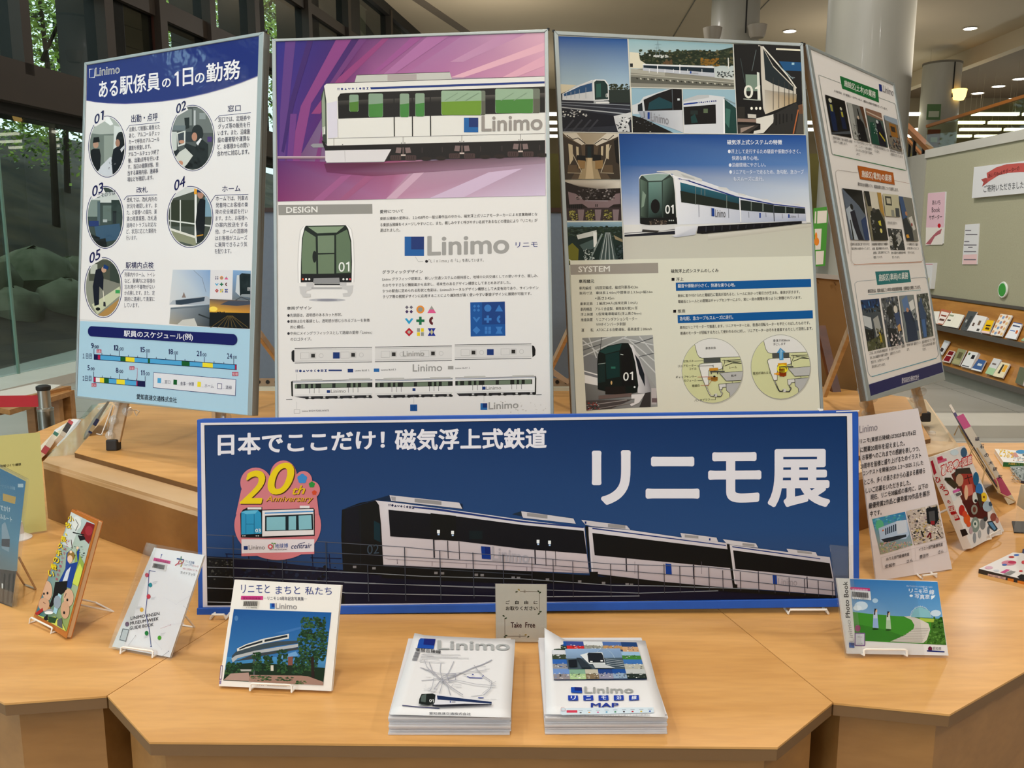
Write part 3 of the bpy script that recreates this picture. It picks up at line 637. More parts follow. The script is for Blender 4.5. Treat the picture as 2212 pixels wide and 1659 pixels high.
# green-framed poster on the near column and the stone kerb
cp = Plane(V((pa.x-.35, 12-ra*.86, 2)), V((1, -.25, 0)), V((0, 0, 1)))
o = MB().prism([cp.pw(*q, .02) for q in ((1757, 450), (1789, 446), (1782, 574), (1757, 576))], -cp.n*.02).build('green_notice_board', mat('bright_green', '#3d8a1e', .5)); tag(o, 'bright green board with white cards on the marble column', 'notice board')
pt = Print(cp, o, INKM, 'pinned_cards', .021); pt.view(1730, 380, 3.318).poly([(100, 255), (110, 255), (108, 340), (96, 340)], '#d8cdbd').poly([(118, 252), (186, 248), (182, 335), (115, 342)], '#ddd0c2').poly([(98, 380), (148, 378), (140, 528), (102, 530)], '#ddd0c2').poly([(105, 540), (165, 536), (158, 632), (106, 636)], '#ddd0c2').ell(112, 470, 18, 30, '#e0812a', 14).ell(108, 430, 9, 26, '#e0812a', 12)
k0, k1 = onz(2010, 943, 0), onz(2300, 947, 0)
tag(MB().box((3.2, k0.y-.05, 0), (9, k0.y+.45, .1)).build('stone_kerb', M_LEDGE), 'low pale stone kerb on the floor beyond the ring table', 'kerb')
# ================================================================== ring table and centre platform
TZ, PZ = .70, .89
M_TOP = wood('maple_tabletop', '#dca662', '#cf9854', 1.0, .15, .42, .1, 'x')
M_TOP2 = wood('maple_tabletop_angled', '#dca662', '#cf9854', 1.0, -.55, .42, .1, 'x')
M_SIDE = wood('maple_side_shaded', '#a67742', '#956835', .8, .3, .4, .15, 'x')  # table sides: shade from overhead light put into a darker maple
M_EDGE2 = mat('table_edge_brown', '#7a5a38', .5)
M_PLY = wood('laminated_ply_edge', '#e0c39c', '#c49c6c', 1, 0, .5, .1, 'e')
def inset(poly, d):
    n = len(poly); out = []; P = [V((x, y)) for x, y in poly]
    ar = sum(P[i].x*P[(i+1) % n].y-P[(i+1) % n].x*P[i].y for i in range(n)); s = 1 if ar > 0 else -1
    for i in range(n):
        a, b, c = P[i-1], P[i], P[(i+1) % n]; d1 = (b-a).normalized(); d2 = (c-b).normalized()
        n1, n2 = V((-d1.y, d1.x))*s, V((-d2.y, d2.x))*s; k = (n1+n2); k = k/max(.3, k.dot(k))*2
        out.append(tuple(b+k*d))
    return out
CEN = [(-.628, 1.384), (.455, 1.368), (.602, 1.513), (.484, 1.93), (.484, 2.3), (-.63, 2.3), (-.63, 1.93), (-.771, 1.538)]
RGT = [(.604, 1.513), (.802, 1.473), (1.029, 1.63), (2.45, 2.61), (2.6, 3.62), (1.55, 3.62), (1.38, 2.9), (.486, 2.25), (.486, 1.93)]
LFT = [(-.773, 1.538), (-.952, 1.511), (-1.25, 1.7), (-2.14, 2.55), (-2.14, 4.12), (-1.6, 4.12), (-1.33, 2.75), (-.632, 2.25), (-.632, 1.93)]
def tunit(poly, mt, name, lab):
    t = empty(name, (*poly[0], 0), lab, 'table', 'wooden units of the ring table'); WL[t.name] = t.location
    MB().poly_z(poly, TZ-.004, TZ).build('top', mt, t)
    MB().poly_z(inset(poly, .0008), TZ-.026, TZ-.004).build('edge_band', M_EDGE2, t)
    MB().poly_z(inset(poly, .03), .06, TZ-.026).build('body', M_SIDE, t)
    MB().poly_z(inset(poly, .07), 0, .06).build('plinth', M_DARK, t)
tunit(CEN, M_TOP, 'ring_table_unit', 'front maple table unit with cut corners under the two leaflet stacks')
tunit(RGT, M_TOP2, 'ring_table_unit', 'right maple table unit under the photo book')
tunit(LFT, wood('maple_tabletop_left', '#dca662', '#cf9854', 1.0, .65, .42, .1, 'x'), 'ring_table_unit', 'left maple table unit under the comic and guide book')
PB = [(-.70, 2.06), (.43, 2.06), (1.476, 2.797), (1.765, 3.65), (1.0, 4.4), (-1.0, 4.4), (-1.72, 3.56), (-1.444, 2.603)]
S(MB().poly_z([(-.5, 2.32), (.4, 2.32), (1.3, 3), (1.3, 3.5), (.8, 4.1), (-.8, 4.1), (-1.3, 3.5), (-1.3, 3)], 0, TZ), 'floor_core', M_DARK)
pf = empty('display_platform', (0, 3, TZ), 'raised maple platform in the middle of the ring table, under the big boards', 'platform'); WL[pf.name] = pf.location
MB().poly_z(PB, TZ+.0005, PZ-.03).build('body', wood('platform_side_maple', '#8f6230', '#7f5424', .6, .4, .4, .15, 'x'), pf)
MB().poly_z(PB, PZ-.03, PZ-.008).build('laminated_border', M_PLY, pf)
ins = inset(PB, .085)
MB().poly_z(ins, PZ-.008, PZ+.008).build('inner_top', M_TOP, pf)
MB().poly_z(inset(ins, -.0006), PZ-.0075, PZ+.0065).build('inner_edge', mat('dark_wood_edge', '#6d4a24', .5), pf)
# clear acrylic strips screwed along the platform's two slanting sides
def strip(a, b, lab):
    a, b = V((*a, PZ-.006)), V((*b, PZ-.006)); d = (b-a).normalized(); n = V((d.y, -d.x, 0))
    t = empty('acrylic_strip', a, lab, 'acrylic guard'); WL[t.name] = a
    MB().prism([a, b, b-n*.075, a-n*.075], (0, 0, .004)).build('clear_sheet', M_FILM, t)
    MB().lathe(a+d*.12-n*.05, [(.012, .004), (.012, .010), (.006, .013)], 14).build('screw_cap', M_CLIP, t)
strip((-1.72, 3.5), (-1.45, 2.64), 'clear acrylic strip along the left edge of the platform')
strip((1.475, 2.84), (1.74, 3.6), 'clear acrylic strip along the right edge of the platform')
# blue-grey pinboard behind the posters, with pierced rail below and dark cap
M_BG = mat('blue_grey_felt', '#6b7a8a', .9, noise=.05, scale=50)
YB = 3.8
x0 = -1.35; x1 = aty(1500, 600, YB).x; zt_ = aty(1200, 458, YB).z
bb = empty('felt_screen', ((x0+x1)/2, YB, PZ), 'blue-grey felt screen with dark cap standing on the platform behind the posters', 'screen'); WL[bb.name] = bb.location
MB().box((x0, YB, PZ+.06), (x1, YB+.03, zt_)).build('felt_panel', M_BG, bb)
MB().box((x0, YB-.008, zt_), (x1, YB+.038, zt_+.018)).build('dark_cap', mat('dark_brown_cap', '#2f1c12', .5), bb)
rail = MB().box((x0, YB-.004, PZ+.024), (x1, YB+.03, PZ+.06)).build('pierced_rail', mat('tan_rail', '#a08a70', .5, .3), bb)
MB().box((x0-.02, YB-.03, PZ+.008), (x1+.02, YB+.06, PZ+.024)).build('foot_strip', mat('white_strip', '#d3d6c4', .5), bb)
m = MB(); n = 0; x = x0+.03
while x < x1-.02:
    if -1.25 < x < -.98 or .1 < x < .35: m.lathe((x, YB-.005, PZ+.044), [(.009, 0), (.009, .0015)], 10, (0, -1, 0))
    x += .04
m.build('rail_holes', M_BLACK, rail, kind='stuff')
# back of another display board, brown hardboard in a white frame, seen in the gap at the right
YR = 3.95
def bp(x, y, Y=YR): return aty(x, y, Y)
br = empty('reversed_display_board', bp(1790, 845), 'back of a display board, brown hardboard in a white frame, between the two right boards', 'display board'); WL[br.name] = br.location
MB().prism([bp(1700, 592), bp(1826, 603), bp(1842, 690), bp(1900, 905), bp(1700, 880)], (0, .012, 0)).build('hardboard', mat('hardboard', '#8d6a3c', .7, noise=.08, scale=8), br)
MB().bar(bp(1700, 590), bp(1827, 601), .014, .02).build('frame_rail', M_ALUW, br); MB().bar(bp(1827, 601), bp(1843, 690), .014, .02).build('frame_rail', M_ALUW, br)
for x, y in ((1766, 604), (1804, 608)): MB().bar(bp(x-2, y, YR-.012), bp(x+2, y+8, YR-.012), .008, .004).build('turn_clip', mat('brown_clip', '#6e4c26', .5), br)
lg = MB().bar(aty(1772, 705, 3.9), aty(1806, 850, 3.75), .04, .02).build('easel_prop', wood('dark_prop', '#6b3a18', '#50280f')); tag(lg, 'dark reddish wooden prop leaning behind the pale easel leg', 'prop')
# bench, belt barrier at the left
M_BW = wood('bench_wood', '#b5824a', '#9d6c37', 1.2, .2, .45, .1)
bz = .62; C4 = [onz(-70, 862, bz), onz(75, 828, bz), onz(146, 829, bz), onz(150, 841, bz), onz(20, 880, bz)]
bn = empty('slatted_bench', C4[2], 'pale wooden bench with slatted end and white sheets, behind the belt barrier', 'bench'); WL[bn.name] = C4[2]
MB().prism([p-V((0, 0, .045)) for p in C4], (0, 0, .03)).build('seat_frame', M_BW, bn)
MB().prism([onz(-60, 858, bz), onz(75, 829, bz), onz(132, 831, bz), onz(110, 842, bz), onz(-10, 868, bz)], (0, 0, -.014)).build('white_sheet', mat('cool_paper', '#cfcdc4', .5), bn)
MB().bar(onz(-10, 885, bz-.03), onz(150, 845, bz-.03), .03, .07).build('apron', M_BW, bn)
for x, wd, dz in ((67, .05, 0), (121, .05, 0), (147, .06, 0)):
    a = onz(x, 850 if x < 140 else 844, bz-.02); MB().bar(a, (a.x, a.y, 0), wd, .05, (1, 0, 0)).build('leg', M_BW, bn)
for x in (84, 100): a = onz(x, 850, bz-.02); MB().bar(a, (a.x, a.y, .08), .03, .03, (1, 0, 0)).build('slat', mat('white_slat', '#d8d6d0', .5), bn)
sp = onz(93, 836, .8); M_STEEL = mat('brushed_steel', '#8e8e88', .25, 1)
sp = CAM+ray(93, 832)*((.86-CAMZ)/ray(93, 832).z)
st = empty('belt_barrier_post', (sp.x, sp.y, 0), 'stainless steel barrier post with black cap beside the bench', 'barrier post'); WL[st.name] = st.location
MB().lathe((sp.x, sp.y, 0), [(.16, 0), (.16, .012), (.05, .03), (.036, .05), (.036, .74)], 28).build('post', M_STEEL, st, smooth=True)
MB().lathe((sp.x, sp.y, .735), [(.038, 0), (.038, .012), (.028, .016), (.028, .1)], 28).build('belt_head', mat('steel_head', '#a9a8a0', .3, .9), st, smooth=True)
MB().lathe((sp.x, sp.y, .835), [(.03, 0), (.033, .006), (.033, .02), (.02, .026)], 24).build('cap', M_DARK, st, smooth=True)
r1 = V((sp.x-.03, sp.y, .782)); r2 = r1+V((-1.6, -.05, -.004))
MB().bar(r1, r2, .003, .056, (0, 0, 1)).build('red_belt', mat('red_belt', '#b51622', .6), st)
# white sheet and books at the outer left of the ring table
o = MB().prism([onz(113, 941, TZ), onz(118, 930, TZ), onz(158, 906, TZ), onz(176, 908, TZ), onz(150, 945, TZ), onz(125, 968, TZ)], (0, 0, .003)).build('paper_sheet', M_PAPER); tag(o, 'white paper sheet on the outer left corner of the ring table', 'paper')
# ================================================================== display boards
def board(q, qi, width, label, pm=INK, frame=M_ALU, th=.022):
    P = plane_fit(q, width); base = P.w(*P.px(*q[3]))
    t = empty('display_board', base, label, 'display board'); WL[t.name] = base
    o = [P.px(*c) for c in q]; i = [P.px(*c) for c in qi]
    MB().prism([P.w(*c, -.002) for c in o], -P.n*(th-.004)).build('backing', mat('board_back', '#8d6a3c', .7), t)
    for k in range(4):
        a, b, c, d = o[k], o[(k+1) % 4], i[(k+1) % 4], i[k]
        MB().prism([P.w(*z, .004) for z in (a, b, c, d)], -P.n*(th+.004)).build('frame_rail', frame, t, bevel=.0015)
    ps = MB().prism([P.w(*c, -.0012) for c in i], P.n*.0012).build('poster', M_PAPER, t)
    for c in o[:2]:
        p = P.w(*c, -.006); MB().lathe(p, [(.004, 0), (.004, .006)], 10).build('corner_screw', M_DARK, t)
    pt = Print(P, ps, pm, 'printed_image', .0006); pt.depth2 = False; pt.bq = qi; return t, P, pt
Q1 = [(184, 135.6), (571.7, 69), (546, 898.5), (164, 860)]; I1 = [(189, 141.5), (561, 78), (536.5, 896), (167.3, 855)]
Q2 = [(588, 85), (1184, 64), (1196.5, 912), (595.3, 918)]; I2 = [(596.8, 90.5), (1176.5, 71), (1189.3, 908), (601.5, 913)]
Q3 = [(1196.8, 67.5), (1734, 94), (1779.8, 912), (1236, 915)]; I3 = [(1205.4, 76.5), (1727.8, 101), (1772.8, 908), (1245, 911)]
Q4 = [(1741, 96), (1931, 181), (2040, 821), (1873, 867)]; I4 = [(1748.5, 106), (1928, 184.5), (2036, 804), (1878.5, 856)]
b1, PL1, p1 = board(Q1, I1, .758, 'leftmost display board, a navy headed poster on the working day of station staff', INKG)
b2, PL2, p2 = board(Q2, I2, .758, 'display board with a purple poster of a white train side, headed DESIGN')
b3, PL3, p3 = board(Q3, I3, .758, 'display board with train photographs on a blue sky poster, headed SYSTEM')
b4, PL4, p4 = board(Q4, I4, .74, 'rightmost display board, white poster with green, orange and teal headings')
_P = PL1.pw(392, 118); _d = (_P-CAM).normalized(); _r = _d-2*_d.dot(PL1.n)*PL1.n       # the lamp whose blue-white glint the first poster shows
_k = (7.0-_P.z)/_r.z if _r.z > .05 else 6.0; area('skylight_lamp', _P+_r*min(_k, 9), _P, .26, 9, (.55, .75, 1))
NV = '#0f1c50'
def icons(P, x, y, dx, dy, k=1.0, mono=None):
    """the nine station symbols on a 3 x 3 grid"""
    c = lambda a: mono or a; g = '#8f9088' if not mono else mono
    for ax, ay in ((-1, -1), (1, -1), (-1, 1), (1, 1)):
        cx, cy = x+ax*17*k, y+ay*17*k; P.poly([(cx-14*k, cy), (cx, cy-14*k), (cx+14*k, cy), (cx, cy+14*k)], c('#43305a' if ay > 0 else '#6a6470'))
    P.ell(x+dx, y, 31*k, 31*k, c('#e08a35')); P.ell(x+dx, y, 18*k, 18*k, g if not mono else mono)
    X = x+2*dx; P.poly([(X, y-30*k), (X+34*k, y+28*k), (X-34*k, y+28*k)], c('#d9598c')); 
    if not mono: P.poly([(X, y-30*k), (X+18*k, y+0*k), (X-18*k, y+0*k)], '#9a9a92')
    Y = y+dy; P.poly([(x-34*k, Y-16*k), (x-18*k, Y-20*k), (x, Y+2*k), (x+18*k, Y-20*k), (x+34*k, Y-16*k), (x, Y+28*k)], c('#2c9ac8'))
    X = x+dx; P.rect(X-32*k, Y-10*k, X+32*k, Y+10*k, c('#136b45')); P.rect(X-10*k, Y-32*k, X+10*k, Y+32*k, c('#136b45'))
    X = x+2*dx; P.ring(X+14*k, Y, 34*k, 34*k, 20*k, c('#5a2026'), 14, 100, 260)
    Y = y+2*dy; P.poly([(x, Y-34*k), (x+34*k, Y), (x, Y+34*k), (x-34*k, Y)], c('#b5202c'))
    if not mono: P.poly([(x, Y-15*k), (x+15*k, Y), (x, Y+15*k), (x-15*k, Y)], '#b0a89a')
    X = x+dx
    for a, b, cc in ((-26, -30, g), (4, -30, c('#e3c51e')), (-26, 2, c('#e3c51e')), (4, 2, g)): P.rect(X+a*k, Y+b*k, X+(a+23)*k, Y+(b+28)*k, cc)
    X = x+2*dx; P.poly([(X-31*k, Y-30*k), (X+31*k, Y-30*k), (X+14*k, Y), (X+31*k, Y+30*k), (X-31*k, Y+30*k), (X-14*k, Y)], c('#1b2d8c'))
    if not mono: P.poly([(X, Y-24*k), (X+13*k, Y), (X, Y+24*k), (X-13*k, Y)], '#b9b48c')
def iconrow(P, x, y, dx, k, c, dy=0):
    """the nine symbols in one dark row"""
    for a, b in ((-5, -5), (5, -5), (-5, 5), (5, 5)): P.rect(x+(a-3.2)*k, y+(b-3.2)*k, x+(a+3.2)*k, y+(b+3.2)*k, c)
    q = lambda i: (x+dx*i, y+dy*i)
    X, Y = q(1); P.ell(X, Y, 9*k, 9*k, c, 14); X, Y = q(2); P.poly([(X, Y-8*k), (X+10*k, Y+8*k), (X-10*k, Y+8*k)], c)
    X, Y = q(3); P.line([(X-9*k, Y-5*k), (X, Y+4*k), (X+9*k, Y-5*k)], 5*k, c); X, Y = q(4); P.rect(X-9*k, Y-2.5*k, X+9*k, Y+2.5*k, c); P.rect(X-2.5*k, Y-9*k, X+2.5*k, Y+9*k, c)
    X, Y = q(5); P.ring(X+6*k, Y, 10*k, 10*k, 5*k, c, 8, 100, 260); X, Y = q(6); P.poly([(X, Y-10*k), (X+10*k, Y), (X, Y+10*k), (X-10*k, Y)], c)
    X, Y = q(7); P.rect(X-9*k, Y-9*k, X-2*k, Y+9*k, c); P.rect(X+1*k, Y-9*k, X+8*k, Y+9*k, c)
    X, Y = q(8); P.rect(X-9*k, Y-9*k, X+9*k, Y-5*k, c); P.rect(X-4*k, Y-5*k, X+4*k, Y+5*k, c); P.rect(X-9*k, Y+5*k, X+9*k, Y+9*k, c)
# ------------------------------------------------------------------ board 1
p = p1; p.view(0, 0, 1)
p.poly([(I1[0][0], I1[0][1]), I1[1], (540, 715), (172, 690)], '#e6e3e3')
p.view(0, 450, 3.3183).poly([(575, 808), (1795, 868), (1780, 1480), (555, 1345)], '#a9cbdf')
p.view(0, 0, 3.6867)
arc = [(690, 800), (760, 812), (860, 822), (1000, 826), (1130, 820), (1300, 806), (1480, 780), (1650, 742), (1800, 700), (1930, 655), (2053, 606)]
p.poly([(697, 521), (2068, 288)]+arc[::-1]+[(690, 800)], '#0b2a73')
p.line(arc, 5, '#5a5796')
p.rect(712, 549, 757, 620, '#cfcfd6').poly([(718, 556), (755, 549), (751, 614), (716, 619)], '#0d2f7e')
p.text('Linimo', 762, 608, 955, 583, 66, '#d5d4d6', 5, h1=66); p.text('Linimo', 765, 605, 952, 580, 58, '#8c8d92', 2)
p.text('ある', 790, 780, 940, 762, 130, '#e8e6ea', 4); p.text('駅係員', 955, 757, 1275, 718, 150, '#e8e6ea', 3.4, h1=145)
p.text('の', 1293, 700, 1362, 692, 70, '#e8e6ea', 4); p.text('1', 1385, 692, 1430, 688, 118, '#e8e6ea', 0); p.text('日', 1458, 686, 1540, 676, 140, '#e8e6ea', 3.4); p.text('の', 1555, 665, 1630, 657, 78, '#e8e6ea', 4)
p.text('勤務', 1648, 662, 1918, 628, 150, '#e8e6ea', 3.2, h1=160)
def circ(cx, cy, rx, ry, num, nx, ny, ttl, tq, ln, body, photo, lines):
    p.ring(cx, cy, rx, ry, 5, '#32356a'); p.line(ln, 4, '#2b2f66')
    p.clipell(cx, cy, rx-11, ry-11); photo(); p.clip(None)
    p.poly([(nx-20, ny+10), (nx+70, ny-45), (nx+96, ny+5), (nx+10, ny+55)], '#e6e3e3')
    p.text(num, nx, ny+40, nx+78, ny+2, 76, NV, 2.2, sh=.05)
    p.text(ttl, *tq, NV, 2)
    for s_, x0, y0, x1, y1, h in lines: p.text(s_, x0, y0, x1, y1, h, '#2a2a48', .6)
def L(x0, y0, x1, dy, gap, strs, h, slope, ends=None, dx=0):
    out = []
    for i, s_ in enumerate(strs):
        e = x1 if not ends or ends[i] is None else ends[i]; a = x0+dx*i; b = e+dx*i
        out.append((s_, a, y0+gap*i, b, y0+gap*i-(b-a)*slope, h))
    return out
def ph1():
    p.rect(700, 920, 1010, 1420, '#6f7a74').poly([(700, 1060), (860, 930), (1000, 960), (1000, 1060), (800, 1070)], '#aab2ac')
    p.poly([(800, 940), (870, 930), (905, 990), (880, 1000)], '#e9ecec').poly([(910, 1000), (1000, 1020), (1000, 1240), (905, 1200)], '#cfd6d4')
    p.poly([(830, 1080), (905, 1080), (905, 1280), (830, 1290)], '#8f9a92').poly([(740, 1390), (880, 1250), (1000, 1300), (960, 1420)], '#c9ced6')
    p.poly([(725, 1200), (745, 1185), (795, 1185), (805, 1240), (800, 1340), (770, 1380), (735, 1340), (720, 1290)], '#15181f')
    p.ell(765, 1152, 22, 30, '#b08c78').poly([(742, 1140), (748, 1095), (790, 1092), (797, 1130)], '#15171c')
    p.poly([(905, 1190), (960, 1150), (1005, 1140), (1005, 1370), (900, 1390), (890, 1280)], '#1a1d24').ell(965, 1110, 38, 60, '#1c1c1e').ell(940, 1140, 18, 30, '#a07a66').poly([(960, 1190), (1000, 1150), (1003, 1165), (970, 1215)], '#c8ccd2')
    p.speck(870, 1280, 930, 1350, 6, ['#3a3d44', '#6a6e72'], (4, 9), 2)
circ(855, 1168, 150, 246, '01', 752, 955, '出勤・点呼', (1048, 978, 1258, 960, 62), [(1008, 1040), (1032, 1000), (1273, 976)], None, ph1,
     L(1032, 1050, 1275, 0, 50, ['出勤して制服に着替えた', 'あと、アルコールチェッ', 'カーで呼気のアルコール', '濃度を検査します。', 'アルコールチェック終了', '後、出勤点呼を行いま', 'す。当日の健康状態、担', '当する業務内容、連絡事', '項などを確認します。'], 38, .09, [None, None, None, 1210, None, None, None, None, 1240], -1.8))
def ph2():
    p.rect(1340, 850, 1720, 1380, '#4c5150').rect(1390, 870, 1530, 1000, '#7d8482').rect(1540, 860, 1700, 1060, '#6a706e').rect(1545, 880, 1560, 1000, '#b9bec0').rect(1590, 900, 1640, 950, '#8c9494')
    p.poly([(1470, 940), (1510, 935), (1510, 1020), (1478, 1030)], '#101214').rect(1360, 1000, 1480, 1040, '#6a7478').rect(1475, 1050, 1545, 1130, '#2c3034')
    p.poly([(1410, 1060), (1480, 1040), (1478, 1150), (1420, 1170)], '#d6d9d4').poly([(1418, 1068), (1468, 1052), (1468, 1140), (1426, 1155)], '#3c4148').rect(1365, 1050, 1410, 1200, '#c4cac6')
    p.poly([(1370, 1250), (1480, 1180), (1560, 1240), (1470, 1330), (1400, 1300)], '#c9ccc6').poly([(1375, 1220), (1420, 1185), (1435, 1205), (1395, 1260)], '#22252a')
    p.poly([(1480, 1140), (1560, 1170), (1600, 1100), (1660, 1150), (1655, 1350), (1470, 1340), (1540, 1240), (1470, 1170)], '#0e1118').ell(1575, 1060, 45, 66, '#141312').ell(1552, 1090, 22, 34, '#b5846c').ell(1450, 1130, 22, 14, '#bf8c70').ell(1440, 1300, 20, 20, '#c08a70')
    p.poly([(1565, 1140), (1600, 1100), (1610, 1108), (1580, 1160)], '#dfe2e6').rect(1655, 1090, 1690, 1130, '#49306e')
circ(1535, 1100, 178, 264, '02', 1405, 870, '窓口', (1815, 892, 1918, 885, 52), [(1712, 962), (1748, 922), (2000, 898)], None, ph2,
     L(1740, 975, 1995, 0, 54, ['窓口では、定期券や', 'グッズ等の販売を行', 'います。また、沿線施', '設の最寄駅や運賃な', 'ど、お客様からの問い', '合わせに対応します。'], 42, .06, None, -1.5))
p.view(0, 450, 3.3183)
def ph3():
    p.rect(610, -150, 900, 290, '#39433f').poly([(610, -40), (640, -110), (880, -120), (900, -40)], '#c7cdca').rect(630, -60, 720, 60, '#7c8a84').rect(700, -50, 720, 120, '#4c5c62').rect(740, -20, 800, 90, '#5d6c66').rect(800, -60, 880, 200, '#2f3a36').rect(640, 90, 710, 130, '#1b2c68')
    p.poly([(680, 130), (860, 110), (880, 220), (700, 250)], '#35506a').poly([(640, 180), (720, 210), (700, 280), (640, 240)], '#12151c').rect(810, 20, 836, 110, '#15181e').poly([(690, 225), (760, 215), (770, 290), (690, 290)], '#111417').rect(740, 80, 770, 100, '#a8b0b0')
circ(755, 65, 136, 225, '03', 662, -118, '改札', (1080-100, -110, 1155-95, -113, 42), [(890, -60), (912, -88), (1128, -96)], None, ph3,
     L(912, -43, 1127, 0, 45.5, ['改札では、改札内外の', '状況を確認します。ま', 'た、お客様への案内、運', '賃の精算業務、改札通', '過時のトラブル対応な', 'ど、状況に応じた業務を', '行います。'], 35, .03, [None, None, None, None, None, None, 990], -1.0))
p.text('ニモのりば', 700, -70, 830, -98, 34, '#3a3d55', .5)
def ph4():
    p.rect(1200, -200, 1530, 280, '#4b5149').poly([(1200, -100), (1420, -180), (1420, -130), (1210, -60)], '#cfd2d0').rect(1220, -60, 1400, 130, '#363b2e').line([(1215, 88), (1520, 128)], 10, '#d8dbd6').line([(1295, -60), (1295, 190)], 8, '#d8dbd6').line([(1225, -60), (1225, 170)], 6, '#c8cbc6').line([(1405, -120), (1405, 250)], 16, '#e4e5e2')
    p.poly([(1225, 150), (1400, 200), (1410, 270), (1260, 230)], '#8a8c72').line([(1225, 150), (1410, 210)], 16, '#dcdad0').rect(1470, -80, 1520, 60, '#7c9cae').poly([(1420, -30), (1440, -70), (1475, -60), (1470, 120), (1460, 240), (1415, 245), (1405, 100)], '#14171f').ell(1440, -100, 22, 32, '#b08470').poly([(1412, -115), (1420, -150), (1470, -140), (1462, -110)], '#17305c').rect(1395, -140, 1415, -100, '#e2a033').line([(1410, 200), (1460, 190)], 8, '#b8862e')
circ(1364, 62, 166, 222, '04', 1250, -160, 'ホーム', (1594, -118, 1725, -122, 42), [(1510, -40), (1545, -92), (1782, -100)], None, ph4,
     L(1549, -52, 1780, 0, 47.3, ['ホームでは、列車の', '発着時にお客様の乗', '降の安全確認を行い', 'ます。また、お客様へ', 'の案内放送をする', '他、ホームの混雑時', 'はお客様がスムーズ', 'に乗降できるよう気', 'を配ります。'], 35, .02, [None]*8+[1668], -1.0))
def ph5():
    p.rect(610, 350, 880, 790, '#8b8d80').rect(640, 370, 860, 520, '#4c4f44').rect(650, 400, 700, 470, '#b9bcb0').rect(790, 400, 860, 560, '#39413a').poly([(730, 500), (860, 540), (860, 620), (700, 680)], '#7f7f74').poly([(660, 690), (860, 560), (870, 620), (700, 760)], '#c4c7a8').poly([(700, 770), (870, 640), (880, 780)], '#ad854c').rect(830, 585, 862, 610, '#3d9a54')
    p.poly([(690, 440), (730, 430), (745, 500), (742, 590), (715, 560), (712, 690), (680, 700), (668, 560)], '#131828').ell(748, 440, 18, 22, '#c19a80').poly([(742, 430), (750, 402), (782, 420), (775, 440)], '#1b3a72').line([(742, 590), (752, 690)], 5, '#e0dccb').poly([(745, 670), (758, 670), (762, 705), (744, 702)], '#2c2b33').ell(705, 722, 16, 12, '#16171b')
circ(742, 568, 136, 218, '05', 642, 360, '駅構内点検', (903, 432, 1102, 432, 48), [(870, 475), (890, 442), (1112, 445)], None, ph5,
     L(895, 492, 1112, 0, 43.8, ['列車内やホーム、トイレ', 'など、駅構内にお客様の', '忘れ物や不審物がない', 'か点検します。また、定', '期的に清掃して清潔に', 'しています。'], 33, .0, [None]*5+[1000], -.5))
# photo group, low right
p.poly([(1240, 440), (1510, 442), (1503, 700), (1215, 690)], ['#c9d0d8', '#7b9cc8', '#a9bacb', '#cfcfd0'])
p.line([(1390, 445), (1450, 500), (1478, 600)], 3, '#7b8494'); p.poly([(1215, 690), (1240, 660), (1480, 628), (1503, 640), (1500, 690)], '#aab0ba').poly([(1260, 660), (1470, 636), (1465, 665), (1300, 692), (1262, 690)], '#35404e').poly([(1225, 710), (1503, 690), (1503, 850), (1215, 828)], ['#9aa1a8', '#596470', '#3a3f44', '#a49c8c'])
p.poly([(1310, 800), (1395, 788), (1418, 845), (1270, 835)], '#c8c6c0').line([(1225, 720), (1503, 700)], 6, '#5a6470').poly([(1305, 640), (1320, 600), (1335, 640)], '#8a7a74').line([(1425, 760), (1503, 790)], 10, '#2e3336')
p.poly([(1512, 442), (1672, 444), (1664, 655), (1505, 648)], '#dcd9dc'); icons(p, 1556, 499, 34, 46, .40)
p.poly([(1672, 444), (1800, 448), (1797, 660), (1665, 655)], ['#7fa3cf', '#8aa8c4', '#555f66', '#767c80'])
p.poly([(1718, 480), (1735, 465), (1797, 470), (1795, 640), (1722, 625)], '#1b2426').poly([(1700, 480), (1718, 478), (1722, 630), (1690, 600)], '#c6cbd0').text('01', 1775, 592, 1796, 592, 26, '#e5e5e5').poly([(1735, 615), (1795, 615), (1796, 640), (1722, 632)], '#8a9296').line([(1690, 660), (1730, 636), (1790, 660)], 6, '#4a4d50')
p.poly([(1506, 650), (1796, 662), (1793, 750), (1505, 745)], ['#6a5a50', '#3f4652', '#c98c33', '#e8b23c']).poly([(1580, 690), (1700, 700), (1796, 690), (1796, 668), (1640, 664)], '#454a58').ell(1532, 722, 30, 18, '#f6d55a')
p.poly([(1505, 745), (1793, 750), (1792, 864), (1503, 850)], '#17130f')
for dx in (-140, -90, -45, -15, 15, 45, 90, 130): p.line([(1652+dx*.12, 770), (1652+dx, 855)], 3.5, '#6a5830')
p.speck(1560, 742, 1620, 752, 8, ['#2a2218'], (4, 9), 4)
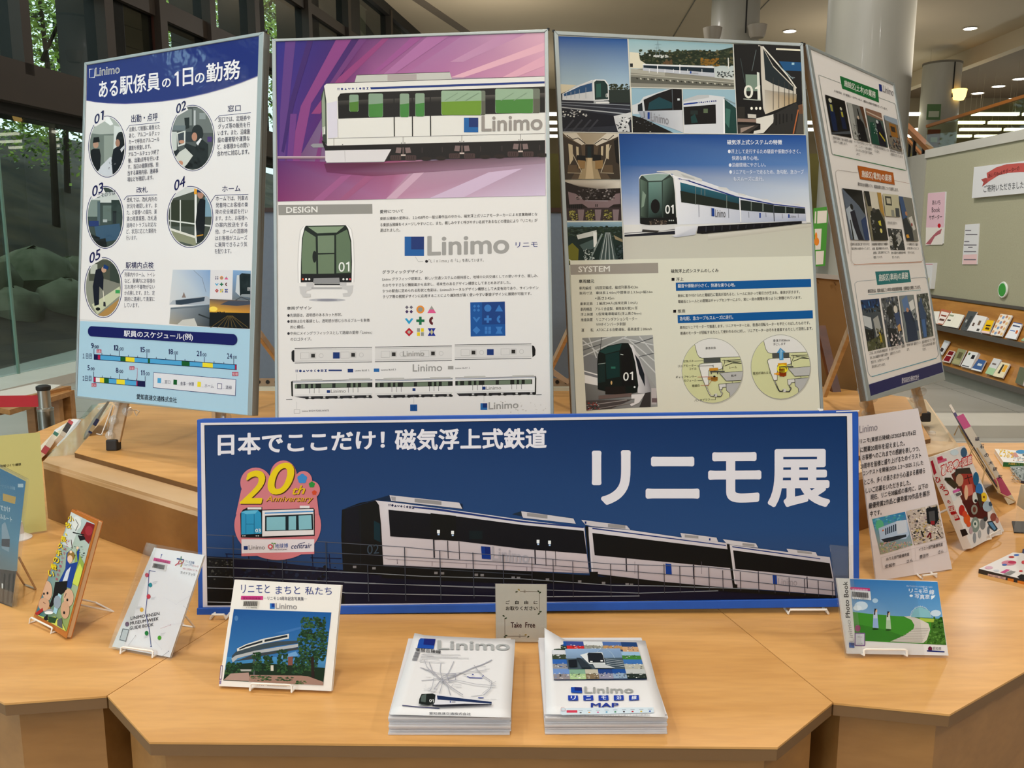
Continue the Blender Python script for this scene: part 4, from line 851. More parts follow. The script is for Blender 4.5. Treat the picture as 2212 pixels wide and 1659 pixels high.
# timetable
p.view(180, 700, 5.8211)
Pq = lambda x, y: (x, y)
top = lambda x: 378+(x-135)*(508-378)/(1930-135)
cap = [(110, 27), (1880, 125)]
poly = [(110, 27), (1880, 125)]+[(1880+62*math.sin(math.radians(a)), 196-71*math.cos(math.radians(a))) for a in range(15, 180, 15)]+[(1880, 266), (112, 155)]+[(112-48*math.sin(math.radians(a)), 91+64*math.cos(math.radians(a))) for a in range(15, 180, 15)]
p.poly(poly, '#0b1f5e')
p.text('駅員のスケジュール(例)', 518, 170, 1385, 215, 92, '#e6e6ee', 3)
for x, y, s_ in ((105, 302, '9'), (386, 328, '12'), (716, 352, '15'), (1070, 378, '18'), (1428, 402, '21'), (1810, 434, '24')):
    n_ = len(s_); wd = 32 if n_ == 1 else 62; p.text(s_, x, y, x+wd, y+4, 66, NV, 2.4); p.text(':00', x+wd+4, y+4, x+wd+62, y+7, 42, NV, 1.4)
def tbar(xa, xb, cells, top, H):
    p.poly([(xa, top(xa)), (xb, top(xb)), (xb, top(xb)+H), (xa, top(xa)+H)], '#0c1748')
    for a, b, c in cells: p.poly([(a, top(a)+8), (b, top(b)+8), (b, top(b)+H-8), (a, top(a)+H-8)], c)
SK, GR, YE, RD = '#4fa1d2', '#0f5a2b', '#e6d534', '#ad1f46'
tbar(135, 1932, [(186, 216, RD), (218, 470, SK), (470, 535, GR), (535, 648, YE), (648, 815, SK), (815, 842, GR), (842, 1240, SK), (1240, 1340, GR), (1340, 1502, SK), (1502, 1632, YE), (1632, 1908, SK), (1912, 1928, RD)], top, 70)
for i in range(16):
    x = 137+(1895-137)*(i/15)**1.06; t_ = top(x); p.line([(x, t_+4), (x, t_-(68 if i % 3 == 0 else 20))], 6, NV)
p.rect(168, 320, 230, 365, RD); p.text('出勤', 172, 360, 226, 362, 34, '#efd7dd', .5); p.rect(1875, 603, 1952, 655, RD); p.text('仮眠', 1880, 648, 1948, 650, 40, '#efd7dd', .5)
p.text('1日目', -5, 435, 110, 440, 66, NV, 1.5); p.text('2日目', -5, 715, 105, 720, 66, NV, 1.5)
top2 = lambda x: 660+(x-130)*(718-660)/(780-130)
tbar(130, 782, [(134, 158, RD), (160, 210, '#e6e4e6'), (210, 264, YE), (264, 324, GR), (324, 420, SK), (420, 525, YE), (525, 670, SK), (670, 684, RD)], top2, 74)
for i in range(7): x = 133+(780-133)*i/6; t_ = top2(x); p.line([(x, t_+4), (x, t_-(62 if i % 3 == 0 else 22))], 6, NV)
for x, y, s_, wd in ((56, 580, '5', 28), (412, 612, '8', 32), (722, 642, '11', 54)): p.text(s_, x, y, x+wd, y+3, 64, NV, 2.4); p.text(':00', x+wd+4, y+3, x+wd+60, y+6, 42, NV, 1.4)
p.rect(583, 532, 646, 576, RD); p.text('退勤', 588, 572, 642, 574, 32, '#efd7dd', .5); p.line([(650, 553), (684, 556), (678, 700)], 4, '#c05070')
p.rect(106, 745, 167, 790, RD); p.text('起床', 110, 785, 163, 788, 34, '#efd7dd', .5)
p.poly([(885, 605), (1925, 695), (1918, 905), (880, 802)], '#28306e').poly([(890, 611), (1919, 701), (1912, 898), (886, 796)], '#dcdde4')
p.poly([(938, 678), (983, 682), (981, 744), (936, 740)], SK).poly([(1138, 698), (1183, 702), (1181, 764), (1136, 760)], GR).poly([(1440, 725), (1484, 729), (1481, 792), (1437, 788)], YE).poly([(1692, 744), (1748, 749), (1745, 820), (1689, 815)], '#28306e').poly([(1698, 751), (1742, 755), (1739, 813), (1695, 809)], '#e2e2e6')
p.text('…窓口', 992, 748, 1098, 752, 46, '#2c2f50', .6); p.text('…食事・休憩', 1192, 772, 1395, 780, 50, '#2c2f50', .6); p.text('…ホーム', 1493, 795, 1642, 803, 44, '#2c2f50', .6); p.text('…清掃', 1756, 818, 1870, 824, 48, '#2c2f50', .6)
p.text('愛知高速交通株式会社', 675, 945, 1180, 992, 70, '#15182e', 1.6)
# ------------------------------------------------------------------ board 2
p = p2; p.view(0, 0, 1); p.poly(I2, '#e2dfdc')
p.view(580, 50, 3.5677)
PT = [(58, 145), (2128, 75), (2135, 1330), (72, 1375)]
p.poly(PT, ['#2a2668', '#cf9cb6', '#cfc2d8', '#6d2d63'])
p.clip(PT)
p.poly([(58, 145), (700, 120), (430, 700), (260, 1000), (72, 1050)], ['#2a2a80', '#41235f', '#52276b', '#4a2a70', '#4c2c7c'])
p.poly([(700, 120), (1500, 95), (900, 500), (430, 700)], ['#5c2c66', '#a06a98', '#a56294', '#6a2c6c'])
p.poly([(1500, 95), (2128, 75), (2128, 420), (1300, 420), (900, 500)], ['#a4769e', '#d3a4b6', '#cf97ad', '#ab6c9a', '#a06094'])
for q, c in (([(520, 130), (640, 126), (330, 620), (180, 1375), (90, 1375), (250, 640)], '#84407e'), ([(130, 140), (210, 138), (150, 700), (110, 1375), (72, 1375), (90, 700)], '#5c3a7e'),
             ([(880, 120), (930, 118), (560, 480), (400, 700), (330, 700), (520, 440)], '#8c3f76'), ([(1110, 105), (1200, 102), (800, 420), (760, 420)], '#94508a'), ([(1230, 100), (1400, 96), (960, 400), (880, 400)], '#a66a9c'),
             ([(300, 136), (345, 134), (200, 620), (120, 1000), (100, 990), (160, 620)], '#3d2466'), ([(700, 122), (760, 121), (440, 560), (410, 560)], '#6b3a74'), ([(2128, 150), (2128, 210), (1500, 420), (1400, 420)], '#dba9b8'),
             ([(1800, 85), (1990, 80), (1500, 300), (1400, 300)], '#b988aa'), ([(2128, 250), (2128, 330), (1900, 420), (1800, 420)], '#d8a2b4'), ([(440, 700), (520, 600), (420, 900), (350, 1375), (290, 1375)], '#7a3a74'),
             ([(170, 700), (220, 700), (160, 1375), (120, 1375)], '#6a3a80')): p.poly(q, c)
p.poly([(72, 1060), (440, 1070), (1000, 1060), (1200, 1050), (900, 1360), (72, 1375)], ['#5a2a68', '#7a3266', '#96506f', '#b888a4', '#a86e94', '#7a2f64'])
p.poly([(1150, 1090), (2135, 1060), (2135, 1330), (900, 1362)], ['#a98a9e', '#a58fa2', '#cdbdd4', '#b7839f'])
for q, c in (([(560, 1180), (640, 1170), (420, 1368), (340, 1370)], '#9c5a88'), ([(1180, 1100), (1260, 1095), (980, 1360), (900, 1362)], '#c7a3b8'), ([(760, 1170), (840, 1165), (600, 1366), (540, 1366)], '#9d5a80'), ([(1700, 1150), (1960, 1120), (1500, 1345), (1240, 1350)], '#cbb3cc')): p.poly(q, c)
p.poly([(430, 1085), (900, 1080), (1800, 1030), (2132, 1015), (2132, 1080), (1500, 1130), (800, 1180), (450, 1150)], ['#5e2a48', '#5a3040', '#66525c', '#6a5a64', '#9c8494', '#8f6e82', '#7a3e5c', '#6a2f58'])
p.rect(72, 1028, 445, 1036, '#cbb6bd').rect(72, 1036, 445, 1046, '#8a6f7c')
p.clip(None)
p.poly([(325, 942), (345, 930), (430, 928), (430, 958), (345, 960)], '#8f8f94')
# train body
p.poly([(680, 402), (1397, 378), (1415, 436), (664, 460)], '#bdbdb6').poly([(918, 400), (1142, 394), (1142, 438), (918, 446)], '#a89e9c').line([(680, 402), (1397, 378)], 4, '#4a4444')
p.poly([(430, 485), (450, 468), (2128, 412), (2132, 906), (460, 950), (440, 930), (445, 700)], '#dedcd6').line([(450, 467), (2128, 411)], 4, '#3c3238')
p.poly([(408, 560), (432, 498), (447, 600), (452, 940), (420, 910), (412, 760)], '#39423a').poly([(412, 600), (428, 520), (438, 620), (440, 830), (416, 880)], '#8f9a86').text('01', 416, 862, 440, 858, 60, '#dfe2da', 1)
p.poly([(453, 620), (530, 600), (533, 880), (460, 890)], '#d3cfdb'); p.line([(535, 740), (538, 885)], 3, '#8d8a90')
iconrow(p, 540, 510, 28, .95, '#1c2c74', -.7); p.poly([(785, 496), (2128, 450), (2128, 466), (790, 512)], '#1c3578')
p.poly([(535, 575), (555, 545), (600, 540), (2130, 490), (2131, 690), (540, 738)], '#191b1c'); p.poly([(537, 600), (2130, 540), (2130, 580), (537, 640)], ['#42403c', '#55504c', '#191b1c', '#191b1c'])
def win(x0, y0, x1, y1, c1='#8da58c', c2='#5f8a3e'):
    p.rrect(x0, y0, x1, y1, 12, c1); m_ = y0+(y1-y0)*.46; p.poly([(x0+1, m_), (x1-1, m_-8), (x1-3, y1-10), (x1-12, y1), (x0+12, y1), (x0+3, y1-10)], c2)
win(624, 553, 696, 684, '#829a84', '#4f7a34'); win(772, 545, 884, 726, '#829a84', '#47803e'); win(1013, 545, 1085, 726, '#869c86', '#42803e'); win(1132, 542, 1204, 722, '#869c86', '#42803e')
win(1332, 522, 1672, 712, '#6d7466', '#5c5c50'); win(1332, 522, 1642, 710, '#92ab90', '#6b9130'); win(1748, 506, 2092, 695, '#6d7466', '#5c5c50'); win(1748, 508, 2040, 696, '#92ab90', '#47803a')
for x in (1400, 1480, 1560, 1830, 1930): p.line([(x+60, 540), (x-40, 600)], 5, '#7a937a')
for x in (968, 1108, 1248): p.line([(x, 535), (x+3, 875)], 8, '#161414')
p.line([(460, 890), (2130, 852)], 3, '#8d8a8a'); p.line([(455, 948), (2131, 905)], 4, '#55504e')
for x in (505, 1038, 1490, 1942): p.line([(x, 888-(x-500)*.022), (x, 945-(x-500)*.022)], 3, '#8d8a8a')
for x in (572, 1025, 1052, 1475, 1505, 1930, 1958): p.ell(x, 938-(x-572)*.027, 4, 4, '#444', 8)
p.rect(1507, 731, 1617, 843, '#1d5f9f').rect(1545, 731, 1617, 803, '#11316b'); p.text('Linimo', 1643, 838, 2110, 824, 120, '#938d88', 4)
p.poly([(410, 905), (430, 915), (450, 950), (2131, 906), (2131, 1030), (900, 1062), (945, 975), (440, 985)], '#1e1a1b')
for x in (1040, 1492, 1943):
    y = 1040-(x-1040)*.032
    for s_ in (-1, 1): p.poly([(x+s_*14, y-78), (x+s_*52, y-80), (x+s_*60, y-40), (x+s_*20, y-36)], '#7b6866').rrect(x+s_*58-42, y-20, x+s_*58+42, y+20, 10, '#463635'); [p.line([(x+s_*58+d, y-12), (x+s_*58+d-3, y+14)], 4, '#2a1e1e') for d in (-26, -10, 6, 22)]
    p.line([(x, y-80), (x, y-20)], 12, '#5d4e4c'); p.rect(x-18, y-26, x+18, y-14, '#c3b2aa')
for x in (1215, 1328, 1670, 1780, 2110): p.ell(x, 1046-(x-1215)*.03, 44, 16, '#28211f', 14)
for x in (1185, 1340, 1635, 1800, 2090): p.line([(x, 960-(x-1185)*.02), (x, 1000-(x-1185)*.02)], 6, '#3c3434')
p.poly([(438, 985), (948, 974), (895, 1070), (455, 1080), (440, 1060)], '#d6d2d4').line([(590, 985), (592, 1070)], 2, '#8a8488').line([(445, 1078), (893, 1071)], 5, '#9a9498').poly([(948, 974), (955, 980), (910, 1062), (895, 1070)], '#2a2425')
p.poly([(76, 1402), (800, 1394), (802, 1470), (78, 1480)], '#918f8a'); p.text('DESIGN', 138, 1464, 378, 1459, 46, '#e6e4e0', 3.4)
p.view(580, 430, 3.529)
p.text('愛称について', 850, 110, 1028, 104, 26, '#1d1b20', 2)
def lines(rows, h, col='#2b292e', b=.9):
    for s_, x0, y0, x1, y1 in rows: p.text(s_, x0, y0, x1, y1, h, col, b)
lines([('東部丘陵線の愛称は、12,458件の一般公募作品の中から、磁気浮上式リニアモーターカーによる営業路線とな', 850, 163, 2050, 128),
       ('る東部丘陵線をイメージしやすいこと、また、親しみやすく呼びやすい名前であるなどの理由により「リニモ」が', 852, 210, 2050, 175), ('選ばれました。', 852, 252, 1005, 249)], 26)
p.view(580, 430, 3.529); p.rect(1038, 287, 1186, 434, '#1d5a9c').rect(1088, 287, 1186, 384, '#17336f'); p.text('Linimo', 1213, 432, 1833, 414, 148, '#9d9b98', 4.5); p.text('リニモ', 1884, 370, 2052, 366, 40, '#1b2c74', 1)
p.line([(1120, 440), (1142, 478), (1180, 476)], 3, '#a8a6a4'); p.ell(1205, 475, 11, 11, '#1d1b20', 14); p.text('「Ｌｉｎｉｍｏ」の「Ｌ」を表しています。', 1222, 486, 1640, 478, 26, '#2b292e', .6)
# train front
F_ = [(232, 640), (228, 500), (236, 330), (248, 240), (272, 208), (330, 198), (560, 195), (605, 204), (630, 235), (645, 330), (652, 500), (648, 635)]
p.poly([(x+(8 if x > 400 else -8), y) for x, y in F_], '#cfccca'); p.poly(F_, '#efedeb').poly([(246, 636), (248, 480), (256, 300), (275, 220), (285, 204), (590, 200), (608, 228), (632, 320), (637, 480), (634, 632)], '#1e2620')
p.poly([(256, 570), (254, 440), (264, 290), (278, 238), (360, 290), (366, 570)], '#6a7d62').poly([(300, 212), (578, 208), (520, 256), (372, 262)], '#82957a').poly([(600, 232), (626, 330), (630, 562), (518, 566), (516, 275)], '#60735a').poly([(376, 280), (502, 277), (502, 410), (378, 412)], '#71836a').poly([(378, 424), (502, 420), (502, 568), (380, 570)], '#6a7c62')
p.ell(352, 440, 16, 45, '#1a211c').text('01', 534, 556, 622, 552, 74, '#e6e8e4', .6).rect(250, 574, 634, 635, '#161a18')
for x, c in ((263, '#d2522c'), (287, '#e9e7e4'), (312, '#e9e7e4'), (572, '#e9e7e4'), (599, '#e9e7e4'), (622, '#d2525c')): p.ell(x, 612, 8, 8, c, 12)
p.poly([(345, 605), (540, 600), (545, 640), (340, 642)], '#8d8d8e').rect(350, 645, 550, 656, '#2b2b2c').rect(290, 640, 345, 670, '#c0bebe').rect(545, 636, 595, 666, '#c0bebe').rect(310, 672, 590, 688, '#a9a8a8')
p.poly([(236, 665), (330, 668), (330, 690), (290, 700), (285, 720), (322, 722), (320, 748), (265, 748), (245, 720)], '#c6c4c3').poly([(648, 658), (560, 662), (560, 686), (600, 694), (606, 714), (566, 720), (570, 745), (620, 742), (640, 714)], '#c6c4c3').ell(448, 770, 140, 12, '#b3b2b6', 24).ell(448, 770, 80, 8, '#8b8b96', 20)
p.text('車両デザイン', 142, 846, 328, 842, 26, '#1d1b20', 2.2)
lines([('●先頭部は、透明感のあるカット形状。', 144, 900, 562, 893), ('●車体は白を基調とし、透明感が感じられるブルーを象徴', 144, 946, 772, 936), ('的に構成。', 168, 990, 275, 987), ('●中央にメイングラフィックスとして路線の愛称「Linimo」', 144, 1038, 790, 1028), ('のロゴタイプ。', 168, 1082, 328, 1079)], 26)
p.text('グラフィックデザイン', 868, 570, 1176, 566, 27, '#1d1b20', 2)
lines([('Linimo グラフィック提案は、 新しい交通システムの期待感と、地域の公共交通としての使いやすさ、親しみ、', 868, 624, 2055, 596), ('わかりやすさなど機能面から追求し、将来性のあるデザイン構想としてまとめあげました。', 870, 670, 1845, 648),
       ('９つの駅舎に定められる形状と色彩は、Linimoのトータルデザイン構想として大変有効であり、サインやイン', 872, 714, 2058, 688), ('テリア等の視覚デザインに応用することにより識別性が高く使いやすい駅舎デザインに展開が可能です。', 872, 758, 2005, 732)], 25)
icons(p, 1072, 842, 86, 86, .98)
p.poly([(1538, 788), (1802, 781), (1806, 1042), (1541, 1048)], '#1c5297').poly([(1628, 786), (1802, 781), (1805, 953), (1628, 957)], '#14407f')
icons(p, 1586, 832, 86, 84, .88, '#3a76bb')
# top view strip
for x0, x1, y in ((200, 790, 1138), (812, 1398, 1128), (1420, 2004, 1112)):
    p.poly([(x0, y), (x1, y-8), (x1, y+104), (x0, y+112)], '#d6d3d0').line([(x0, y), (x1, y-8)], 4, '#1d1d1f').line([(x0, y+112), (x1, y+104)], 4, '#1d1d1f').line([(x0, y+12), (x1, y+4)], 2, '#a8a6a4').line([(x0, y+98), (x1, y+90)], 2, '#a8a6a4')
p.poly([(176, 1165), (186, 1152), (198, 1152), (198, 1242), (186, 1240), (176, 1222)], '#1a1a1b').poly([(2008, 1115), (2026, 1122), (2036, 1150), (2034, 1190), (2012, 1206)], '#1a1a1b')
for x, y in ((340, 1194), (646, 1188), (955, 1183), (1254, 1177), (1563, 1170), (1867, 1163)):
    p.rect(x-22, y-24, x+24, y+22, '#c4c1be').rect(x-14, y-14, x+14, y+14, '#2c2a28'); p.line([(x-95, y-22), (x-30, y-23), (x-30, y+24), (x-95, y+25), (x-95, y-22)], 2, '#aaa8a6').ring(x+62, y, 17, 17, 2, '#a5a3a1', 14)
p.rect(492, 1168, 543, 1216, '#14356f').rect(1666, 1144, 1717, 1190, '#14356f'); p.text('Linimo', 1025, 1200, 1188, 1196, 40, '#9a9894', 1.5)
iconrow(p, 216, 1311, 27.6, 1.1, '#15326c', -.4); p.rect(458, 1300, 560, 1312, '#15326c'); p.rect(604, 1294, 646, 1322, '#14356f').rect(803, 1292, 845, 1318, '#2a66a4').rect(1368, 1272, 1410, 1298, '#989692')
p.text('Linimo BLUE 1', 660, 1314, 770, 1311, 13, '#46444c', .8); p.text('Linimo BLUE 3', 860, 1309, 972, 1306, 13, '#46444c', .8); p.text('Linimo', 1100, 1316, 1324, 1311, 56, '#9a9894', 2.4); p.text('Linimo GLAY 1', 1425, 1296, 1536, 1293, 13, '#46444c', .8)
# side elevation
for x0, x1, y in ((182, 792, 1388), (814, 1404, 1378), (1424, 2040, 1364)):
    s_ = -.02; g = lambda x, d: (x, y+d+(x-x0)*s_)
    p.poly([g(x0, 0), g(x1, 0), g(x1, 118), g(x0, 118)], '#e3e1de').line([g(x0, 0), g(x1, 0)], 4, '#3c3c40').line([g(x0, 8), g(x1, 8)], 3, '#2a3f78')
    a, b = (x0+24 if x0 < 200 else x0, x1-30 if x1 > 2000 else x1); p.poly([g(a, 22), g(b, 22), g(b, 58), g(a, 58)], '#232622')
    for u, v in ((.03, .06), (.11, .16), (.2, .23), (.26, .29), (.36, .5), (.54, .68), (.73, .76), (.79, .82), (.86, .94)):
        p.poly([g(x0+(x1-x0)*u, 25), g(x0+(x1-x0)*v, 25), g(x0+(x1-x0)*v, 56), g(x0+(x1-x0)*u, 56)], '#6c7a66')
    for u in (.215, .275, .335, .7, .76, .82): p.line([g(x0+(x1-x0)*u, 58), g(x0+(x1-x0)*u, 96)], 3, '#4b4b4c')
    p.poly([g(x0+10, 118), g(x1-5, 118), g(x1-20, 138), g(x0+120 if x0 < 200 else x0+30, 138)], '#333235'); p.line([g(x0, 108), g(x1, 108)], 2, '#b9b7b4')
    for k in range(5): cx = x0+(x1-x0)*(.22+.18*k); q_ = g(cx, 128); p.rect(cx-9, q_[1]-7, cx+9, q_[1]+5, '#bfbdba'); p.ell(cx-22, q_[1]+5, 16, 8, '#222', 10); p.ell(cx+22, q_[1]+5, 16, 8, '#222', 10)
    for u, v in ((.1, .38), (.7, .98)): p.poly([g(x0+(x1-x0)*u+6, -12), g(x0+(x1-x0)*v-6, -12), g(x0+(x1-x0)*v, 0), g(x0+(x1-x0)*u, 0)], '#bdbbb6')
p.line([(135, 1528), (182, 1526)], 4, '#333'); p.line([(2040, 1492), (2082, 1490)], 4, '#333'); p.poly([(172, 1392), (186, 1388), (188, 1506), (176, 1500)], '#24241f').poly([(2032, 1350), (2042, 1362), (2040, 1480), (2030, 1484)], '#24241f')
p.rect(445, 1456, 470, 1478, '#14356f').rect(1098, 1442, 1121, 1464, '#14356f').rect(1630, 1430, 1655, 1453, '#14356f'); p.text('Linimo', 476, 1478, 590, 1475, 26, '#8b8986', 1.5); p.text('Linimo', 1660, 1454, 1774, 1451, 26, '#8b8986', 1.5)
p.line([(216, 1335), (216, 1385)], 2, '#aaa').line([(216, 1545), (216, 1600)], 2, '#aaa').line([(1108, 1500), (1108, 1560)], 2, '#aaa').line([(1642, 1500), (1642, 1545)], 2, '#aaa')
p.line([(196, 1605), (240, 1605), (240, 1634), (196, 1634), (196, 1605)], 2.5, '#9a9894'); p.text('Linimo BODY PEARLWHITE', 256, 1623, 462, 1619, 14, '#55535a', .8)
p.rect(1080, 1566, 1134, 1616, '#1a4f90'); p.text('LE', 1093, 1604, 1120, 1603, 24, '#14386f', 1); p.rect(1616, 1556, 1668, 1608, '#2a66a4').rect(1634, 1556, 1668, 1590, '#14356f'); p.text('Linimo', 1678, 1604, 1905, 1594, 54, '#9a9894', 3)
p.speck(1700, 1540, 2120, 1640, 12, ['#cfcac4', '#c4bfb8'], (5, 11), 5)
# ------------------------------------------------------------------ board 3
p = p3; p.view(0, 0, 1); p.poly(I3, '#d9d9c9')
p.view(1190, 50, 3.2533)
W_ = '#dcd9d2'
# photo 1: white train under a blue sky
A = [(52, 92), (538, 112), (570, 768), (80, 765)]
p.poly(A, '#23262c'); p.clip(A)
p.poly([(52, 92), (540, 112), (556, 470), (62, 470)], ['#1c4687', '#20508f', '#a3bccb', '#a9bfc8']).poly([(62, 430), (180, 436), (110, 480), (62, 500)], '#cfc6ac')
p.speck(410, 430, 556, 480, 34, ['#2b3428', '#39402f', '#252d24', '#4a4c3c'], (8, 18), 11).rect(400, 470, 560, 560, '#2a3330')
p.poly([(80, 500), (180, 440), (290, 400), (370, 396), (372, 550), (220, 545), (80, 540)], '#c8ccd0').poly([(90, 498), (180, 452), (288, 420), (290, 480), (170, 500), (92, 515)], '#2c4f78').line([(80, 500), (290, 402)], 4, '#e6e8ea')
for x in (110, 140, 168, 200, 245): p.line([(x, 440+(290-x)*.3), (x, 530)], 3, '#98a2ae')
p.poly([(296, 405), (310, 396), (380, 398), (404, 430), (408, 540), (300, 548)], '#dfe2e2').poly([(304, 415), (318, 404), (375, 406), (398, 436), (402, 535), (308, 540)], '#1f3433').poly([(318, 430), (350, 424), (352, 520), (318, 525)], '#2f5850').text('01', 384, 524, 400, 522, 28, '#e6e8e4', .5)
p.poly([(70, 545), (300, 548), (560, 580), (570, 768), (80, 765)], '#2c2f38')
for i, y in enumerate((556, 572, 592, 620)): p.line([(70, y), (555, y+22+i*14)], 5+i*1.4, ('#8e949c', '#6a707a', '#a6abb0', '#7c828c')[i])
p.poly([(76, 600), (440, 650), (450, 720), (80, 740)], '#1c1e26').speck(80, 610, 250, 660, 14, ['#d6d6d2', '#9ea2a6'], (6, 16), 12).poly([(440, 655), (560, 628), (568, 660), (545, 700), (555, 765), (470, 765), (450, 700)], '#c8cacb').speck(460, 660, 566, 765, 16, ['#1d1f26', '#3a3d46', '#e2e2e2'], (8, 18), 13)
for x in (90, 150, 210, 260): p.line([(x, 760), (x+70, 680)], 12, '#3a3c44')
p.rect(300, 545, 405, 566, '#a5a9ac').rect(316, 556, 410, 566, '#e0e2e0'); p.clip(None)
# photo 2: long train and hills
A = [(546, 112), (1277, 148), (1287, 468), (560, 450)]
p.poly(A, ['#8fb2ba', '#86a8b2', '#d3d3cc', '#cfd1ca']); p.clip(A)
p.poly([(620, 235), (700, 200), (850, 205), (1000, 190), (1150, 200), (1276, 170), (1282, 300), (640, 300)], '#252f24').speck(620, 190, 1276, 300, 170, ['#1f2a1e', '#2f3826', '#3b4430', '#262f22', '#55523a'], (10, 24), 14)
p.speck(1050, 250, 1180, 300, 26, ['#7a5a24', '#8a6426', '#6a4c20'], (10, 22), 15).speck(690, 225, 830, 242, 10, ['#c9cbc6', '#b3b6b0'], (10, 18), 16).speck(790, 262, 850, 290, 12, ['#5f4a34'], (10, 18), 17)
for x in (735, 765): p.line([(x, 235), (750, 125)], 2.5, '#7f959b')
for y in (150, 175, 200): p.line([(728, y), (775, y)], 2, '#7f959b')
p.poly([(552, 205), (618, 210), (625, 260), (670, 290), (640, 320), (555, 315)], '#d8d2bc').poly([(555, 285), (575, 285), (575, 310), (556, 310)], '#23262a')
p.poly([(560, 330), (650, 320), (1285, 400), (1287, 468), (560, 450)], '#8c8a7e').poly([(560, 370), (1285, 425), (1286, 450), (560, 420)], '#5c5c54').poly([(560, 322), (800, 345), (800, 372), (560, 350)], '#a7a598')
for i in range(26): x = 600+26*i; y = 386+1.75*i; p.line([(x, y), (x+10, y+8)], 9, '#bdbbac' if i % 2 else '#35362f')
p.line([(560, 360), (1285, 418)], 3, '#c9c7ba').line([(560, 375), (1285, 432)], 3, '#a3a194')
p.poly([(645, 292), (1148, 308), (1150, 380), (645, 335)], '#b8bcc4').poly([(650, 298), (1145, 318), (1145, 350), (650, 315)], '#1c2a34').poly([(645, 288), (1140, 304), (1148, 316), (645, 296)], '#dfe1e3')
for x in (748, 905): p.line([(x, 292), (x, 355)], 6, '#e8e8ea')
for x in (690, 800, 860, 960, 1060): p.line([(x, 325), (x, 350)], 4, '#e3e4e6'); 
p.rect(976, 340, 986, 356, '#24468f').text('Linimo', 988, 358, 1034, 361, 14, '#8c9098', 1); p.line([(1245, 245), (1248, 320)], 7, '#d6d6ce').speck(1160, 340, 1283, 385, 22, ['#20282a', '#c2c4c0', '#3b4346'], (6, 14), 18); p.clip(None)
# photo 3: nose with 01
A = [(1281, 148), (1750, 160), (1775, 782), (1310, 778)]
p.poly(A, '#14181a'); p.clip(A)
p.poly([(1455, 155), (1485, 165), (1560, 300), (1720, 460), (1722, 555), (1505, 642), (1490, 600), (1475, 350)], '#c4beb2').poly([(1490, 180), (1560, 310), (1700, 450), (1705, 480), (1560, 430), (1505, 400)], '#212a2e').poly([(1500, 470), (1725, 500), (1722, 555), (1505, 642)], ['#a8a196', '#8f8878', '#a98d60', '#cfc6b4'])
p.poly([(1478, 160), (1755, 165), (1770, 560), (1720, 460), (1620, 340)], '#191c1c').line([(1580, 184), (1750, 192)], 12, '#e3ddc6').poly([(1600, 270), (1756, 278), (1758, 340), (1640, 335)], '#1a4f7c').rect(1690, 280, 1708, 295, '#9fc4d0').line([(1485, 165), (1660, 370), (1722, 460)], 9, '#dcd8cc').line([(1600, 300), (1700, 395)], 4, '#8aa0a4').line([(1665, 380), (1712, 386)], 5, '#7c868a')
for x in (1560, 1600, 1640, 1670, 1700): p.line([(x, 385+(x-1560)*.35), (x, 610-(x-1560)*.3)], 4, '#3a3a36')
p.poly([(1290, 160), (1470, 165), (1482, 690), (1310, 690)], '#0f1416').line([(1440, 190), (1410, 340)], 4, '#5f6a6a').line([(1330, 250), (1360, 420)], 4, '#3c4646').poly([(1365, 362), (1445, 365), (1450, 480), (1368, 480)], '#75897a').poly([(1445, 345), (1462, 350), (1472, 545), (1450, 545)], '#d2d6cc')
p.text('01', 1352, 530, 1474, 532, 92, '#e0e0d4', 1.5); p.line([(1350, 535), (1470, 545)], 6, '#aab0a4')
for x in (1408, 1441, 1468): p.ell(x, 601, 9, 10, '#eceadd', 12)
p.rect(1310, 590, 1360, 700, '#2d2b27').poly([(1310, 672), (1440, 676), (1440, 700), (1310, 696)], '#8a7468').poly([(1380, 640), (1440, 645), (1440, 672), (1382, 668)], '#c4c0b6').poly([(1440, 672), (1565, 642), (1560, 700), (1490, 775), (1420, 780), (1425, 760), (1470, 750), (1470, 710), (1440, 705)], '#d6d3ca').poly([(1310, 715), (1460, 720), (1380, 780), (1310, 776)], '#3a3632').poly([(1330, 740), (1430, 722), (1330, 775)], '#96857a')
p.poly([(1560, 645), (1720, 560), (1775, 640), (1775, 782), (1500, 780), (1565, 700)], '#2e2d2b').poly([(1735, 580), (1765, 570), (1773, 640), (1740, 660)], '#6a4a34').line([(1735, 610), (1700, 780)], 8, '#b0653a').poly([(1740, 640), (1772, 640), (1774, 780), (1716, 780)], '#4a4640')
for x in (1580, 1605, 1630, 1655, 1690): p.line([(x, 640), (x, 720-(x-1580)*.3)], 8, '#1a1a1a')
p.clip(None)
# photo 4, 5: side with lettering, roof corner
A = [(566, 456), (918, 464), (932, 776), (575, 770)]
p.poly(A, '#8fb0c0'); p.clip(A); p.poly([(566, 580), (620, 560), (650, 520), (850, 456), (918, 464), (925, 620), (640, 640), (575, 640)], '#c9cdd0').poly([(650, 540), (740, 500), (850, 462), (918, 466), (922, 612), (660, 618)], '#10191e').poly([(610, 575), (640, 560), (645, 620), (610, 625)], '#16252c').poly([(690, 560), (760, 520), (850, 560), (850, 600), (680, 610)], '#20424a').line([(850, 460), (862, 740)], 4, '#5a646a')
p.poly([(610, 620), (922, 612), (932, 772), (860, 745), (640, 670)], ['#9ba1ac', '#c6c9ce', '#c9cbcf', '#b9bcc2', '#969ca8']).poly([(568, 650), (640, 668), (860, 772), (570, 772)], '#15171a').speck(570, 660, 720, 765, 16, ['#c9c9c6', '#5a5e62', '#2c2e30'], (4, 14), 19, .4).rect(678, 628, 693, 674, '#1c3b84')
